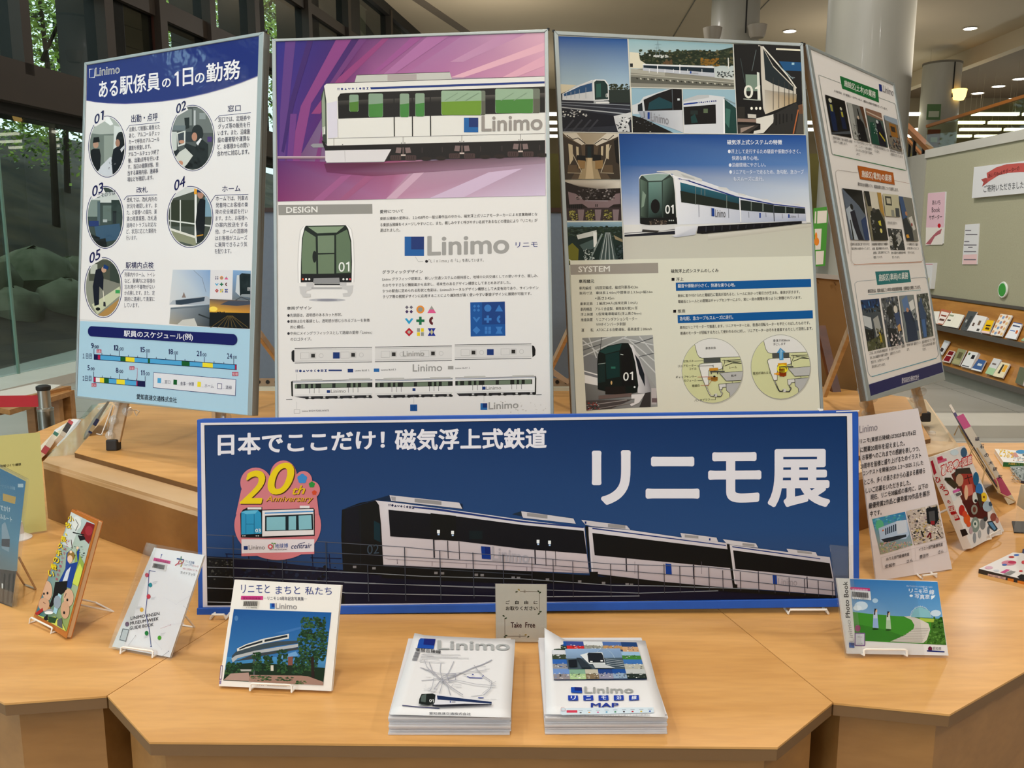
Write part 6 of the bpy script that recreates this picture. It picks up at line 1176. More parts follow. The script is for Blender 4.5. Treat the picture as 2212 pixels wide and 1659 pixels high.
def pic2(q, base, items):
    ov = p.T; p.T = (0, 0, 1); pic(q, base, items); p.T = ov
pic2(q4((343, 1292), (512, 1312))+r4((550, 150), (398, 145)), '#5d6878', [('p', [(0, 0), (10, 0), (10, 5), (7, 3)], '#0f1118'), ('p', [(0, 4), (3, 3), (5, 10), (1, 10)], '#a8b4c0'), ('e', 3.2, 3.4, .8, .6, '#121318'), ('p', [(2, 4.4), (4.4, 4), (5.6, 8), (7, 10), (4, 10), (2.4, 7)], '#141a2c'), ('p', [(1.2, 6), (1.6, 6), (1.8, 10), (1, 10)], '#0c0d10'), ('p', [(7, 6), (10, 5), (10, 10), (7.6, 10)], '#2a3c66')])
pic2(q4((526, 1315), (672, 1332))+r4((702, 150), (568, 150)), '#807a64', [('p', [(0, 0), (3, 0), (3, 3), (1, 3)], '#15161a'), ('p', [(3, 0), (7.5, 0), (7.5, 3.6), (3, 3.4)], '#d6d2c2'), ('p', [(7.6, 0), (10, 0), (10, 5), (8, 4)], '#b18a3c'), ('p', [(2, 4), (7, 3.4), (9.5, 6), (10, 10), (1, 10), (1.2, 6)], '#16181c'), ('e', 4, 3.8, 1, .5, '#3c3a3a'), ('p', [(5.4, 6), (7, 5.8), (7, 7), (5.8, 6.8)], '#c9c23a'), ('e', 6.4, 8, .7, .5, '#e0d87c'), ('s', 1, 5, 3, 9, 6, ['#7a8086', '#c2c4c2'], (.2, .6), 6)])
pic2(q4((688, 1338), (820, 1352), (838, 1538), (712, 1530)), '#c2bfa2', [('p', [(1, 1), (5, 1), (5, 5), (1, 5)], '#3c3c38'), ('p', [(1.8, 1.8), (4.4, 1.8), (4.4, 4.2), (1.8, 4.2)], '#bdb9a0'), ('p', [(7, 6), (9.6, 6), (9.6, 10), (6.8, 10)], '#3c4046'), ('p', [(4, 7), (6, 7), (6, 10), (4, 10)], '#8a8c84')])
pic2(r4((703, 48), (820, 60), (848, 230), (728, 228)), '#33363a', [('p', [(2, 2), (4.4, 2), (5, 10), (3, 10)], '#0e0f12'), ('p', [(5, 3), (8, 1), (9, 5), (6, 8)], '#a9aaa6'), ('p', [(0, 4), (2, 4), (2, 8), (0, 8)], '#c6c6c0'), ('s', 0, 0, 10, 10, 18, ['#15161a', '#6a6c6e', '#c8c8c4'], (.4, 1.2), 7)])
pic2(q4((822, 1360), (935, 1378))+r4((948, 158), (852, 152)), '#77776f', [('p', [(0, 0), (3, 0), (4, 4), (2, 6), (0, 5)], '#35507c'), ('e', 3.4, 3.6, .9, .5, '#b5805c'), ('p', [(0, 5), (3, 4.4), (6, 7), (6, 10), (0, 10)], '#20242e'), ('p', [(4.5, 4.5), (7.5, 4), (9, 7), (7, 7.4)], '#d2d0ca'), ('p', [(0, 8.6), (2, 8.4), (2.6, 9.2), (.4, 9.4)], '#d89a2c'), ('e', 6.4, 6, .6, .4, '#8e1f22')])
p.view(1730, 480, 3.7697)
lines([('電源所の高圧盤に取り付けられた', 403, 192, 558, 190), ('電圧計数の点検を行っています。', 411, 227, 562, 226), ('分岐装置の制御を行う機器の', 573, 192, 708, 190), ('点検、電圧作動を行います。', 578, 227, 710, 224), ('点検後、正常に動作することも', 586, 262, 718, 256), ('確認しています。', 590, 297, 662, 294), ('列車の運行を監視する', 695, 18, 772, 22), ('動から電源を守る避雷装置の作業', 736, 262, 850, 260), ('を行っています。', 740, 296, 802, 296), ('レール面検査を行う、電線を', 862, 190, 952, 194), ('取り替え等行っているところ', 866, 224, 958, 226), ('を行っています。', 868, 258, 925, 260)], 22, '#2d2c34', .9)
p.line([(402, 150), (400, 300), (415, 338), (440, 345), (975, 322), (990, 300), (975, 170)], 3, '#b5aca8'); p.line([(420, 346), (975, 325)], 4, '#c07850')
p.poly([(603, 402), (880, 390), (896, 488), (620, 512)], '#14757a'); p.text('施設区(車両)の業務', 632, 490, 872, 470, 66, '#e4ecea', 3.4, h1=64)
p.line([(608, 470), (460, 482), (436, 500), (440, 540), (545, 1225), (565, 1255), (590, 1255), (1100, 1105), (1118, 1080), (1028, 470), (1010, 448), (894, 458)], 3, '#8a9aa6'); p.line([(575, 1258), (1100, 1108)], 5, '#3f9cb4')
p.text('車両区担当は、電車の編成ごとの車両の検査(重要部検査、全般検査)を実施しています。', 542, 584, 972, 548, 36, '#22222a', 1.6); p.line([(545, 590), (972, 552)], 3, '#4f9fae')
pic([(483, 635), (632, 622), (692, 1018), (545, 1052)], '#454e56', [('p', [(0, 0), (10, 0), (10, 1.6), (0, 1.8)], '#223a66'), ('s', 0, .2, 10, 2.6, 14, ['#1a2a44', '#3a6aa0', '#16181e'], (.4, 1), 8), ('p', [(0, 3), (4, 3.6), (4, 6), (0, 5)], '#c4ccd0'), ('p', [(5, 4), (8, 3.4), (9, 7), (5.6, 7.6)], '#a5a9a6'), ('p', [(0, 5.6), (5, 6.4), (4, 8), (0, 8)], '#0f1114'), ('p', [(0, 8.2), (10, 7.2), (10, 10), (0, 10)], '#4c5034'), ('p', [(7, 6.8), (8, 6.6), (8.4, 9), (7.2, 9)], '#ad9a2a'), ('s', 0, 6, 9, 10, 16, ['#17191c', '#6a6c58', '#2a2c2e'], (.4, 1), 9)])
pic([(648, 620), (782, 602), (838, 995), (708, 1018)], '#4f545a', [('s', 0, 0, 10, 10, 60, ['#2a2e36', '#8d9296', '#1a1c20', '#6a7076', '#c0c4c4', '#33405e'], (.4, 1.2), 10), ('p', [(2.5, 2), (5.6, 1.6), (6, 4), (3, 4.6)], '#24272c'), ('e', 7.6, 2.6, 1.2, .8, '#dcd9d0'), ('p', [(6.4, 3.4), (9.4, 3.2), (9.8, 6.6), (7, 6.6)], '#3a4c74'), ('p', [(7.2, 6), (9, 5.6), (9.4, 7), (7.4, 7.2)], '#c49a62'), ('p', [(1, 6), (6.4, 6.6), (6, 10), (1.6, 10)], '#202228'), ('s', 2, 7.4, 8, 10, 14, ['#e3dcdc', '#c4b6b8', '#1b1c22'], (.3, .9), 11)])
pic([(795, 600), (912, 592), (965, 955), (850, 982)], '#7a8488', [('p', [(1, 1), (5, 0), (5.6, 3), (2, 3.6)], '#5c7cac'), ('p', [(1, 3.6), (6, 3.2), (8.4, 6), (8.6, 10), (1.4, 10), (1.6, 6)], '#1c2c4c'), ('e', 4, 3.2, .9, .5, '#b5866a'), ('p', [(5.6, 1.6), (9, 1), (9.4, 3), (6.2, 3.6)], '#dfe2e2'), ('p', [(8, 6), (10, 4), (10, 8), (8.6, 8)], '#3a4a62'), ('s', 6, 3.6, 9.6, 6, 8, ['#20252c', '#a9aeb0'], (.3, .8), 12)])
pic([(938, 588), (1025, 578), (1072, 925), (980, 948)], '#4c524e', [('s', 0, 0, 10, 10, 50, ['#23272a', '#8b918c', '#15181a', '#5c625e', '#b8bdb8'], (.4, 1.2), 13), ('p', [(0, 2), (3, 1.6), (6, 5), (4, 10), (1, 10)], '#2f466c'), ('e', 2.6, 1.6, 1, .6, '#37507e'), ('p', [(1.2, 6), (4, 6), (4.2, 9.8), (1.6, 9.8)], '#3f66a0')])
lines([('これは、2019年6月に検査を実', 553, 1082, 700, 1052), ('施した01編成を分解する際の', 560, 1118, 706, 1086), ('写真です。大きなクレーンで車', 566, 1155, 712, 1120), ('両を持ち上げています。', 574, 1190, 682, 1168), ('長く使用できるように、普通目', 712, 1050, 842, 1020), ('設置を行っています。', 720, 1085, 806, 1062), ('専用機で分解・清掃を行ってい', 855, 1015, 968, 992), ('ます。', 862, 1050, 882, 1045), ('部品の精度が保ててか、今後使', 978, 990, 1085, 965), ('用できるか状況を検査・確認で', 984, 1020, 1088, 995), ('ります。', 990, 1050, 1018, 1044)], 24, '#2d2c34', .9)
p.poly([(548, 1322), (1142, 1138), (1157, 1222), (562, 1415)], '#141b5a'); p.text('愛知高速交通株式会社', 815, 1315, 956, 1282, 46, '#d5d6e2', 1.5, h1=44)
# ------------------------------------------------------------------ banner
QB = [(425, 906.5), (1851, 886), (1857, 1309), (427.5, 1330)]
PB_ = plane_fit(QB, 1.54)
bn0 = PB_.w(*PB_.px(*QB[3])); bt = empty('banner_board', bn0, 'wide blue foam banner with a white train and large white lettering', 'banner'); WL[bt.name] = bn0
fo = MB().prism([PB_.w(*PB_.px(*c), 0) for c in [(425, 906.5), (440, 904), (1838, 886), (1851, 887), (1855, 892), (1857, 1306), (1840, 1311), (432, 1331), (427.5, 1327)]], -PB_.n*.012).build('foam_panel', M_FOAM, bt, bevel=.002)
MB().prism([PB_.w(*PB_.px(*c), .001) for c in ((427.5, 1312), (1857, 1291), (1857, 1309), (427.5, 1330))], PB_.n*.007).build('lower_ledge', M_FOAM, bt, bevel=.0015)
p = Print(PB_, fo, INK, 'printed_sheet', .0006); p.depth2 = True
p.view(410, 870, 2.989)
BL_, BR_ = (88, 1318), None
r_ = lambda x, y: (410+0, 0)
def RX(x, y): return ((1130-410+x/2.949)*2.989, (y/2.949)*2.989)      # coordinates read in the right-hand crop
p.poly([(71, 130), RX(2096, 66), RX(2105, 1272), (85, 1320)], '#d8d3d6')
IN = [(96, 146), RX(2060, 86), RX(2075, 1247), (116, 1308)]
p.poly(IN, ['#1d365f', '#1d3663', '#27365a', '#1f2a44']); p.poly([(96, 146), RX(2060, 86), RX(2068, 800), (108, 860)], ['#1b3561', '#1c3562', '#2c4a79', '#284370']).poly([(108, 860), RX(2068, 800), RX(2072, 1100), (112, 1100)], ['#284370', '#2c4a79', '#34496e', '#243a5f'])
p.line([IN[0], IN[1]], 3, '#10131a').line([IN[0], IN[3]], 3, '#10131a').line([IN[1], IN[2]], 4, '#10131a')
p.text('日本でここだけ！', 183, 340, 1258, 298, 140, '#dddce4', 5.5, h1=122); p.text('磁気浮上式鉄道', 1325, 308, RX(148, 290)[0], RX(148, 290)[1], 136, '#dddce4', 5.5, h1=132)
for s_, x0, y0, x1, y1, h in (('リ', 442, 645, 680, 645, 338), ('ニ', 785, 606, 1118, 606, 258), ('モ', 1183, 632, 1512, 630, 312), ('展', 1562, 660, 1950, 658, 360)):
    a, b = RX(x0, y0), RX(x1, y1); p.text(s_, *a, *b, h*1.0136, '#d9d8e0', 6)
# dark ground, other viaduct
p.clip(IN)
p.poly([(112, 990), (300, 1000), (1000, 1080), (1250, 1100), RX(500, 1120), RX(1900, 1230), RX(2075, 1225), RX(2075, 1250), (116, 1310)], '#15192a').poly([(112, 1000), (280, 1010), (290, 1140), (1000, 1240), (1000, 1305), (116, 1310)], '#121419')
for x in (240, 380, 500, 620, 790, 900): p.line([(x, 975), (x+8, 1080)], 6, '#151b30')
p.line([(230, 975), (690, 995)], 6, '#151b30').line([(780, 1000), (980, 1005)], 6, '#151b30').speck(130, 1010, 280, 1140, 22, ['#2a2b28', '#1c1e22', '#4a4a44'], (6, 16), 31).speck(300, 1060, 990, 1150, 24, ['#1c2234', '#10131c', '#262c40'], (12, 30), 32)
# train
WH, WD = '#c9c3c9', '#1a1c24'
T1 = [(1195, 630), (1290, 640), (1760, 700), RX(0, 745), RX(390, 795), RX(405, 960), RX(420, 1085), (2213-60, 1085), (1250, 1048), (1235, 800)]
p.poly(T1, [WH, '#d3d0d6', '#d3d0d6', '#cfccd2', '#cfccd2', '#c2b8bd', '#b6aab0', '#b6aab0', '#c4bcc2', WH])
p.poly([(1000, 680), (1290, 596), (1760, 652), (1765, 686), (1290, 634), (1200, 628)], '#1c2940').poly([(1290, 596), (1740, 645), (1760, 684), (1300, 632)], '#c6c3c8').poly([(1452, 618), (1625, 636), (1625, 660), (1452, 642)], '#8f8d8e').poly([(1300, 605), (1330, 608), (1330, 634), (1305, 630)], '#9a989c')
p.poly([(2100, 712), (2140, 700), RX(320, 735), RX(330, 765), RX(0, 725), (2080, 720)], '#24303f').poly([(2140, 700), RX(320, 737), RX(335, 770), RX(0, 732), (2145, 728)], '#c6c3c8').poly([RX(25, 700), RX(155, 715), RX(155, 738), RX(25, 722)], '#8f8d8e')
p.poly([(1445, 668), (1600, 682), RX(0, 752), RX(385, 790), RX(385, 797), RX(0, 762), (1600, 695), (1445, 677)], '#23346e'); iconrow(p, 1290, 660, 19, .85, '#23284c', 2)
p.poly([(1283, 690), (1740, 735), RX(0, 778), RX(385, 815), RX(405, 962), RX(0, 930), (1740, 893), (1295, 862)], '#131620')
p.poly([(983, 690), (1100, 645), (1200, 630), (1222, 660), (1235, 780), (1250, 1048), (1245, 1115), (990, 1085), (978, 860)], '#0d1117').poly([(1000, 690), (1090, 660), (1100, 900), (1000, 900)], '#131a22').poly([(1105, 650), (1195, 636), (1218, 680), (1225, 900), (1110, 930)], '#0b0e13').poly([(1190, 760), (1228, 780), (1232, 900), (1190, 880)], '#143038').line([(1100, 655), (1105, 1060)], 3, '#20262c')
p.text('02', 1146, 978, 1222, 972, 60, '#3a4652', .4); p.line([(983, 690), (1195, 630)], 3, '#22304a')
p.rect(1570, 745, 1700, 885, '#171b26').poly([(1555, 712), (1720, 730), (1720, 890), (1555, 880)], '#11141c')
def lamps(P_): 
    for x, y in P_: p.rect(x-9, y-16, x+9, y+6, '#e8eef0'); p.rect(x-5, y+8, x+7, y+18, '#a9c4e8')
lamps([(1606, 836), (1697, 842), RX(95, 888), RX(168, 893), RX(668, 948), RX(727, 953), RX(1095, 993), RX(1145, 998)])
for x, y in (RX(1502, 1042), RX(1545, 1045), RX(1810, 1078), RX(1847, 1080)): p.rect(x-5, y-12, x+5, y+8, '#dfe8ea')
p.rect(1805, 826, 1890, 880, '#142427')
for x, y0, y1, wd in ((1575, 885, 1000, 9), (1665, 890, 1005, 5), (1738, 895, 1010, 4), (1338, 1010, 1040, 3)): p.line([(x, y0), (x+4, y1)], wd, '#23232a')
for x, y0, y1, wd in ((75, 930, 1030, 8), (143, 935, 1040, 4), (205, 945, 1040, 3), (655, 985, 1078, 8), (710, 992, 1080, 3), (760, 995, 1085, 2)): p.line([RX(x, y0), RX(x+3, y1)], wd, '#2b2830')
p.line([(1255, 1000), (1280, 1008), (2210, 1060), RX(420, 1080)], 3, '#8a8088').line([(1250, 1045), (2210, 1092)], 3, '#6c646c')
for x in (1340, 1565, 1785, 1980, 2175): p.line([(x, 1008+(x-1340)*.06), (x, 1040+(x-1340)*.055)], 3, '#7c747c')
p.poly([(1880, 925), (1940, 930), (1944, 1010), (1886, 1006)], '#173884').poly([(1905, 928), (1940, 930), (1942, 980), (1907, 976)], '#142c6c'); p.text('Linimo', 1952, 1018, RX(38, 1018)[0], RX(38, 1020)[1], 92, '#a4a0a8', 3.2, h1=70)
p.poly([(1245, 1048), (2210, 1088), RX(440, 1100), RX(900, 1150), RX(440, 1150), (1900, 1160), (1240, 1130)], '#0e1016')
for x, y in ((1190, 1068), (1065, 1060), (1590, 1098), (1632, 1100), (1850, 1110), (1888, 1112), (2088, 1128), (2122, 1130), RX(155, 1125), RX(360, 1137), RX(512, 1147), RX(662, 1156), RX(690, 1158)): p.rect(x-11, y-8, x+11, y+7, '#7a787a')
# cars 2 and 3
p.poly([RX(370, 745), RX(660, 782), RX(682, 808), RX(440, 786), RX(395, 775)], '#c2bfc4').poly([RX(540, 770), RX(650, 780), RX(652, 802), RX(540, 792)], '#8f8d8e').rect(RX(392, 755)[0], RX(0, 755)[1], RX(403, 755)[0], RX(0, 770)[1], '#1c2f6a')
C2 = [RX(412, 790), RX(680, 810), RX(1000, 856), RX(1290, 892), RX(1325, 905), RX(1345, 1130), RX(1340, 1180), RX(900, 1140), RX(440, 1085)]; p.poly(C2, ['#cfccd2', '#cfccd2', '#c6c2c8', '#c0bcc2', '#beb9bf', '#a9a0a6', '#a0969c', '#a89da3', '#b2a8ae'])
p.poly([RX(440, 795), RX(1290, 905), RX(1290, 911), RX(440, 803)], '#23346e').poly([RX(440, 828), RX(1300, 932), RX(1322, 1052), RX(455, 970)], '#11141d').poly([RX(395, 785), RX(415, 785), RX(425, 1080), RX(440, 1105), RX(425, 1105)], '#10131a').poly([RX(415, 800), RX(425, 800), RX(445, 1075), RX(435, 1078)], '#c9c5ca')
p.poly([RX(1000, 828), RX(1230, 858), RX(1240, 885), RX(1010, 858)], '#c2bfc4').poly([RX(1028, 838), RX(1115, 848), RX(1115, 864), RX(1028, 856)], '#8f8d8e').rect(RX(1182, 0)[0], RX(0, 862)[1], RX(1192, 0)[0], RX(0, 876)[1], '#1c2f6a')
p.poly([RX(905, 1022), RX(942, 1026), RX(946, 1094), RX(908, 1090)], '#1a3a86')
for x, y in ((655, 985), (1083, 1030)): p.line([RX(x, y), RX(x+3, y+90)], 8, '#2b2830')
for x in (710, 1135): p.line([RX(x, 1010), RX(x, 1090)], 2, '#5a545c')
p.poly([RX(1270, 868), RX(1480, 895), RX(1495, 922), RX(1330, 905), RX(1290, 890)], '#c2bfc4').poly([RX(1395, 892), RX(1472, 900), RX(1472, 916), RX(1395, 908)], '#8f8d8e')
C3 = [RX(1318, 905), RX(1950, 982), RX(1975, 1120), RX(1985, 1225), RX(1360, 1175), RX(1340, 1130)]; p.poly(C3, ['#c9c5ca', '#b6b2b8', '#a8a0a6', '#968e94', '#a39aa0', '#a89fa5'])
p.poly([RX(1335, 938), RX(1950, 1020), RX(1968, 1118), RX(1350, 1056)], '#11141d').poly([RX(1330, 912), RX(1890, 990), RX(1890, 995), RX(1330, 919)], '#23346e').poly([RX(1295, 898), RX(1312, 900), RX(1345, 1150), RX(1352, 1185), RX(1335, 1180)], '#10131a').line([RX(1318, 910), RX(1348, 1150)], 6, '#c9c5ca').poly([RX(1675, 928), RX(1860, 950), RX(1872, 975), RX(1690, 955)], '#bebbc0').poly([RX(1742, 938), RX(1835, 950), RX(1838, 962), RX(1745, 955)], '#8f8d8e')
p.poly([RX(1586, 1094), RX(1612, 1096), RX(1616, 1154), RX(1590, 1152)], '#1a3a86'); p.text('Linimo', *RX(1622, 1160), *RX(1742, 1164), 46, '#8d868c', 2.4)
for x, y in ((1495, 1072), (1805, 1105)): p.line([RX(x, y), RX(x+3, y+76)], 6, '#2b2830')
p.poly([RX(440, 1085), RX(900, 1140), RX(1340, 1180), RX(1985, 1228), RX(1985, 1247), RX(1300, 1200), RX(700, 1150)], '#0e1016')
p.rect(RX(425, 0)[0], RX(0, 1075)[1], RX(475, 0)[0], RX(0, 1105)[1], '#0e1016').rect(RX(1335, 0)[0], RX(0, 1155)[1], RX(1362, 0)[0], RX(0, 1185)[1], '#0e1016')
# guard rails
RC = '#7d828a'
rails = [([(110, 852), (320, 862), (830, 895), (1400, 932), (1700, 962), RX(60, 985), RX(560, 1025), RX(1180, 1045), RX(1980, 1140)], 4, '#565a66'), ([(112, 935), (330, 945)], 4, '#565a66'), ([(800, 962), (1240, 985), (2210, 1040), RX(560, 1062), RX(1280, 1120), RX(1985, 1195)], 4, '#4a4e58'),
         ([(115, 998), (600, 1020), (1150, 1045), (2212, 1110)], 5, '#3c4048'), ([(115, 1060), (600, 1075), (1200, 1100), (1500, 1118), RX(0, 1120), RX(560, 1160), RX(900, 1165), RX(1500, 1185)], 5, RC), ([(116, 1120), (600, 1138), (1200, 1165), RX(0, 1185), RX(740, 1210), RX(1240, 1195)], 5, RC),
         ([(116, 1195), (1000, 1225), (2212, 1250), RX(740, 1228)], 5, '#8f949c'), ([(116, 1285), (700, 1300)], 5, '#9a9fa6'), ([(1000, 1160), (2212, 1195)], 4, RC)]
for pts, wd, c in rails: p.line(pts, wd, c)
for x, y0, y1 in ((280, 855, 1300), (600, 1020, 1300), (880, 900, 1300), (1150, 1045, 1280), (1388, 932, 1275), (1615, 950, 1270), (1828, 965, 1260), (2022, 978, 1258)): p.line([(x, y0), (x+8, y1)], 6, '#3a3e48')
for x, y0, y1 in ((55, 980, 1240), (190, 995, 1240), (315, 1008, 1240), (555, 1025, 1235), (730, 1030, 1225), (895, 1025, 1215), (995, 1040, 1205), (1085, 1030, 1200), (1180, 1045, 1195), (1268, 1065, 1195), (1380, 1075, 1195), (1495, 1090, 1205), (1598, 1100, 1212), (1690, 1110, 1218), (1788, 1120, 1225), (1875, 1130, 1232), (1965, 1138, 1240)): p.line([RX(x, y0), RX(x+4, y1)], 4.5, '#3a3840')
p.clip(None)
# emblem, its cartoon passengers left out
PK = '#c97880'
p.ell(569, 790, 280, 224, PK, 44).ell(428, 516, 100, 98, PK).ell(606, 470, 86, 98, PK).ell(735, 500, 56, 60, PK).ell(790, 560, 52, 56, PK).poly([(335, 560), (600, 430), (820, 590), (835, 720), (300, 720)], PK).poly([(335, 880), (805, 880), (805, 975), (335, 990)], PK)
p.poly([(335, 880), (805, 880), (804, 960), (337, 972)], '#d9d4da')
YL = '#dfc51c'
p.text('2', 330, 655, 492, 655, 212, '#4a2c12', 4, it=.25); p.text('2', 325, 650, 487, 650, 212, YL, 3.4, it=.25); p.text('0', 512, 598, 680, 590, 200, '#4a2c12', 4, it=.25); p.text('0', 507, 593, 674, 585, 200, YL, 3.4, it=.25)
p.text('th', 668, 596, 750, 590, 56, '#4a2c12', 3, it=.3); p.text('th', 665, 593, 747, 587, 56, '#d9b01e', 3, it=.3); p.text('Anniversary', 496, 652, 802, 652, 48, '#5a1f18', 2.6, it=.3); p.text('Anniversary', 493, 648, 798, 648, 48, '#d8a236', 2.2, it=.3)
for x, y, r, c in ((728, 490, 32, '#3f86c4'), (790, 528, 20, '#2f8a3c'), (806, 580, 16, '#c94a2c')):
    for k in range(5): p.ell(x+r*.5*math.cos(1.2566*k-1.57), y+r*.5*math.sin(1.2566*k-1.57), r*.52, r*.52, c, 12)
p.poly([(365, 680), (380, 672), (470, 672), (470, 690), (800, 678), (808, 690), (808, 858), (500, 872), (332, 868), (328, 715), (345, 690)], '#1b1d20').rect(375, 674, 465, 688, '#d8d6d8').rect(712, 664, 775, 680, '#d8d6d8').poly([(335, 705), (360, 695), (440, 692), (462, 710), (466, 845), (335, 850)], '#2f8fbc').poly([(335, 705), (360, 695), (445, 692), (425, 715), (365, 718)], '#5cb0d2').line([(365, 718), (365, 845)], 3, '#1b5a80').line([(418, 718), (418, 845)], 3, '#1b5a80').line([(365, 782), (418, 782)], 3, '#1b5a80').text('03', 426, 836, 460, 836, 24, '#e2e8ea', 1.5)
p.poly([(470, 695), (800, 684), (803, 850), (470, 862)], '#dcdadc').line([(486, 712), (800, 700)], 8, '#3f86c4').poly([(488, 728), (796, 716), (800, 820), (488, 828)], '#16262c').poly([(498, 738), (620, 734), (620, 820), (498, 824)], '#7fb6c4').poly([(640, 732), (688, 730), (688, 818), (640, 820)], '#7fb6c4').poly([(704, 728), (786, 724), (790, 814), (706, 818)], '#7fb6c4')
for x in (345, 358, 432, 445): p.ell(x, 858, 5, 4, '#c9c9cc', 8)
p.rect(350, 924, 376, 948, '#14336e').text('Linimo', 382, 947, 486, 946, 28, '#77757c', 1.6); p.ell(522, 928, 17, 17, '#c2505c', 12).ell(522, 928, 8, 8, '#d9d4da', 10).line([(542, 940), (540, 910)], 4, '#5a7a3a').ell(534, 906, 8, 4, '#5a8a3a', 8).ell(550, 908, 8, 4, '#5a8a3a', 8); p.text('地球博', 552, 938, 636, 936, 30, '#3a5aa0', .8); p.text('EXPO 2005 AICHI JAPAN', 518, 953, 628, 952, 9, '#3a3a50', .5)
p.text('centrair', 656, 942, 790, 936, 30, '#1c2a5c', 1.6, it=.2).line([(700, 914), (745, 900)], 4, '#1c2a5c')
p.view(0, 0, 1); p.poly([(1806, 888), (1856, 886), (1856, 888.5), (1806, 890.5)], '#dcdcdc').poly([(1765, 882), (1778, 883), (1778, 887), (1770, 888)], '#e6e6e6')
# wire feet of the banner
def wirefoot(x0, x1, y, nm, lab, plane=PB_):
    a, b = onz(x0, y, TZ+.004), onz(x1, y, TZ+.004); d = (b-a).normalized(); bk = V((-d.y, d.x, 0))
    t = empty('wire_stand', a, lab, 'wire stand'); WL[t.name] = a
    MB().tube([a+bk*.06, a+bk*.012, a, a+V((0, 0, .009))+d*.004, b+V((0, 0, .009))-d*.004, b, b+bk*.012, b+bk*.06], .0028, 8).build('front_wire', M_WIRE, t)
    for p0 in (a+bk*.06, b+bk*.06):
        MB().tube([p0, p0+bk*.02+V((0, 0, .16)), p0+bk*.11], .0024, 8).build('back_wire', M_WIRE, t)
wirefoot(1703, 1789, 1325, '', 'white wire stand under the right end of the blue banner'); wirefoot(455, 488, 1336, '', 'white wire stand under the left end of the blue banner')
# easels carrying the outer boards
M_LEG = wood('pale_easel_wood', '#cbb493', '#b49a78', 2, 0, .4, .1)
def easel(P, legs, rear, lab, wpx=.024):
    t = empty('table_easel', legs[0][0], lab, 'easel'); WL[t.name] = V(legs[0][0])
    for (f, up) in legs:
        f = V(f); up = V(up); d = (up-f).normalized()
        MB().bar(f+d*.03, up, wpx*1.25, .014, (0, 1, 0)).build('leg', M_LEG, t, bevel=.002)
        MB().prism([f+V((-.02, -.014, 0)), f+V((.016, -.014, 0)), f+V((.02, .012, 0)), f+V((-.012, .016, 0))], V((0, 0, .03))+d*.006).build('rubber_foot', M_RUBBER, t, bevel=.004)
        k = f+d*.055-V((.02, .004, 0)); c = [(.0, 0), (.017, .003), (.02, .012), (.014, .02), (.0, .022)]
        for dd, sx in ((.05, -1), (.10, -1), (.13, 1), (.165, -1)):
            q = f+d*dd+V((sx*.018, -.006, 0))
            MB().lathe(q, [(.002, -.012), (.014, -.009), (.017, 0), (.013, .009), (.003, .012)], 14, (0, -1, .2)).build('clear_clip', M_CLIP, t, smooth=True)
        MB().bar(f+d*.05+V((-.02, -.01, 0)), f+d*.19+V((-.014, -.012, 0)), .012, .006, (0, 1, 0)).build('clip_spine', M_CLIP, t)
        q = f+d*.185; MB().bar(q+V((-.02, -.02, 0)), q+V((.05, -.02, .004)), .02, .008).build('support_peg', M_CLIP, t)
    for a, b in rear: MB().bar(a, b, .03, .016, (1, 0, 0)).build('rear_leg', M_LEG, t, bevel=.002)
def behind(P, x, y, h): return P.pw(x, y, -h)
f1 = onz(246, 972, PZ+.008); u1 = behind(PL1, 300, 600, .045)
f1b = onz(480, 990, PZ+.008); u1b = behind(PL1, 440, 600, .045)
easel(PL1, [(f1, u1), (f1b, u1b)], [(aty(500, 640, 3.05), aty(606, 785, 3.45))], 'pale wooden easel with clear clips holding the leftmost board')
f4 = onz(1998, 910, PZ+.008); u4 = behind(PL4, 1930, 560, .045); f4b = onz(1884, 915, PZ+.008); u4b = behind(PL4, 1850, 560, .045)
easel(PL4, [(f4, u4), (f4b, u4b)], [(aty(1848, 680, 3.1), aty(1781, 852, 3.55))], 'pale wooden easel with clear clips holding the rightmost board')
zf = PZ+.008
for P, xa, xb, lab, rr in ((PL2, 760, 1020, 'pale wooden easel behind the purple poster board', (aty(560, 690, 3.2), aty(520, 640, 3.1))), (PL3, 1370, 1640, 'pale wooden easel behind the blue sky poster board', (aty(1240, 690, 3.2), aty(1188, 800, 3.5)))):
    t = empty('table_easel', P.pw(xa, 900, -.03), lab, 'easel'); WL[t.name] = P.pw(xa, 900, -.03)
    for x in (xa, xb):
        up = P.pw((xa+xb)/2+(x-(xa+xb)/2)*.4, 300, -.03); lo = P.pw(x, 905, -.03); d = (lo-up).normalized(); lo = up+d*((up.z-zf)/-d.z); MB().bar(up, lo, .03, .016, (0, 1, 0)).build('leg', M_LEG, t)
    MB().bar(P.pw(xa-20, 840, -.02), P.pw(xb+20, 838, -.02), .02, .02).build('ledge', M_LEG, t)
    if P is PL3: MB().bar(rr[0], rr[1], .028, .014, (1, 0, 0)).build('rear_leg', M_LEG, t)
    else: a = P.pw((xa+xb)/2, 320, -.05); b = V((a.x+.05, a.y+.75, zf)); MB().bar(a, b, .03, .016, (1, 0, 0)).build('rear_leg', M_LEG, t)
o = MB().prism([aty(1196, 798, 3.6), aty(1232, 824, 3.6), aty(1226, 830, 3.6), aty(1196, 812, 3.6)], (0, .02, 0)).build('folded_cloth', mat('tan_cloth', '#b9a58c', .8)); tag(o, 'small tan strap hanging between the two middle boards', 'strap')
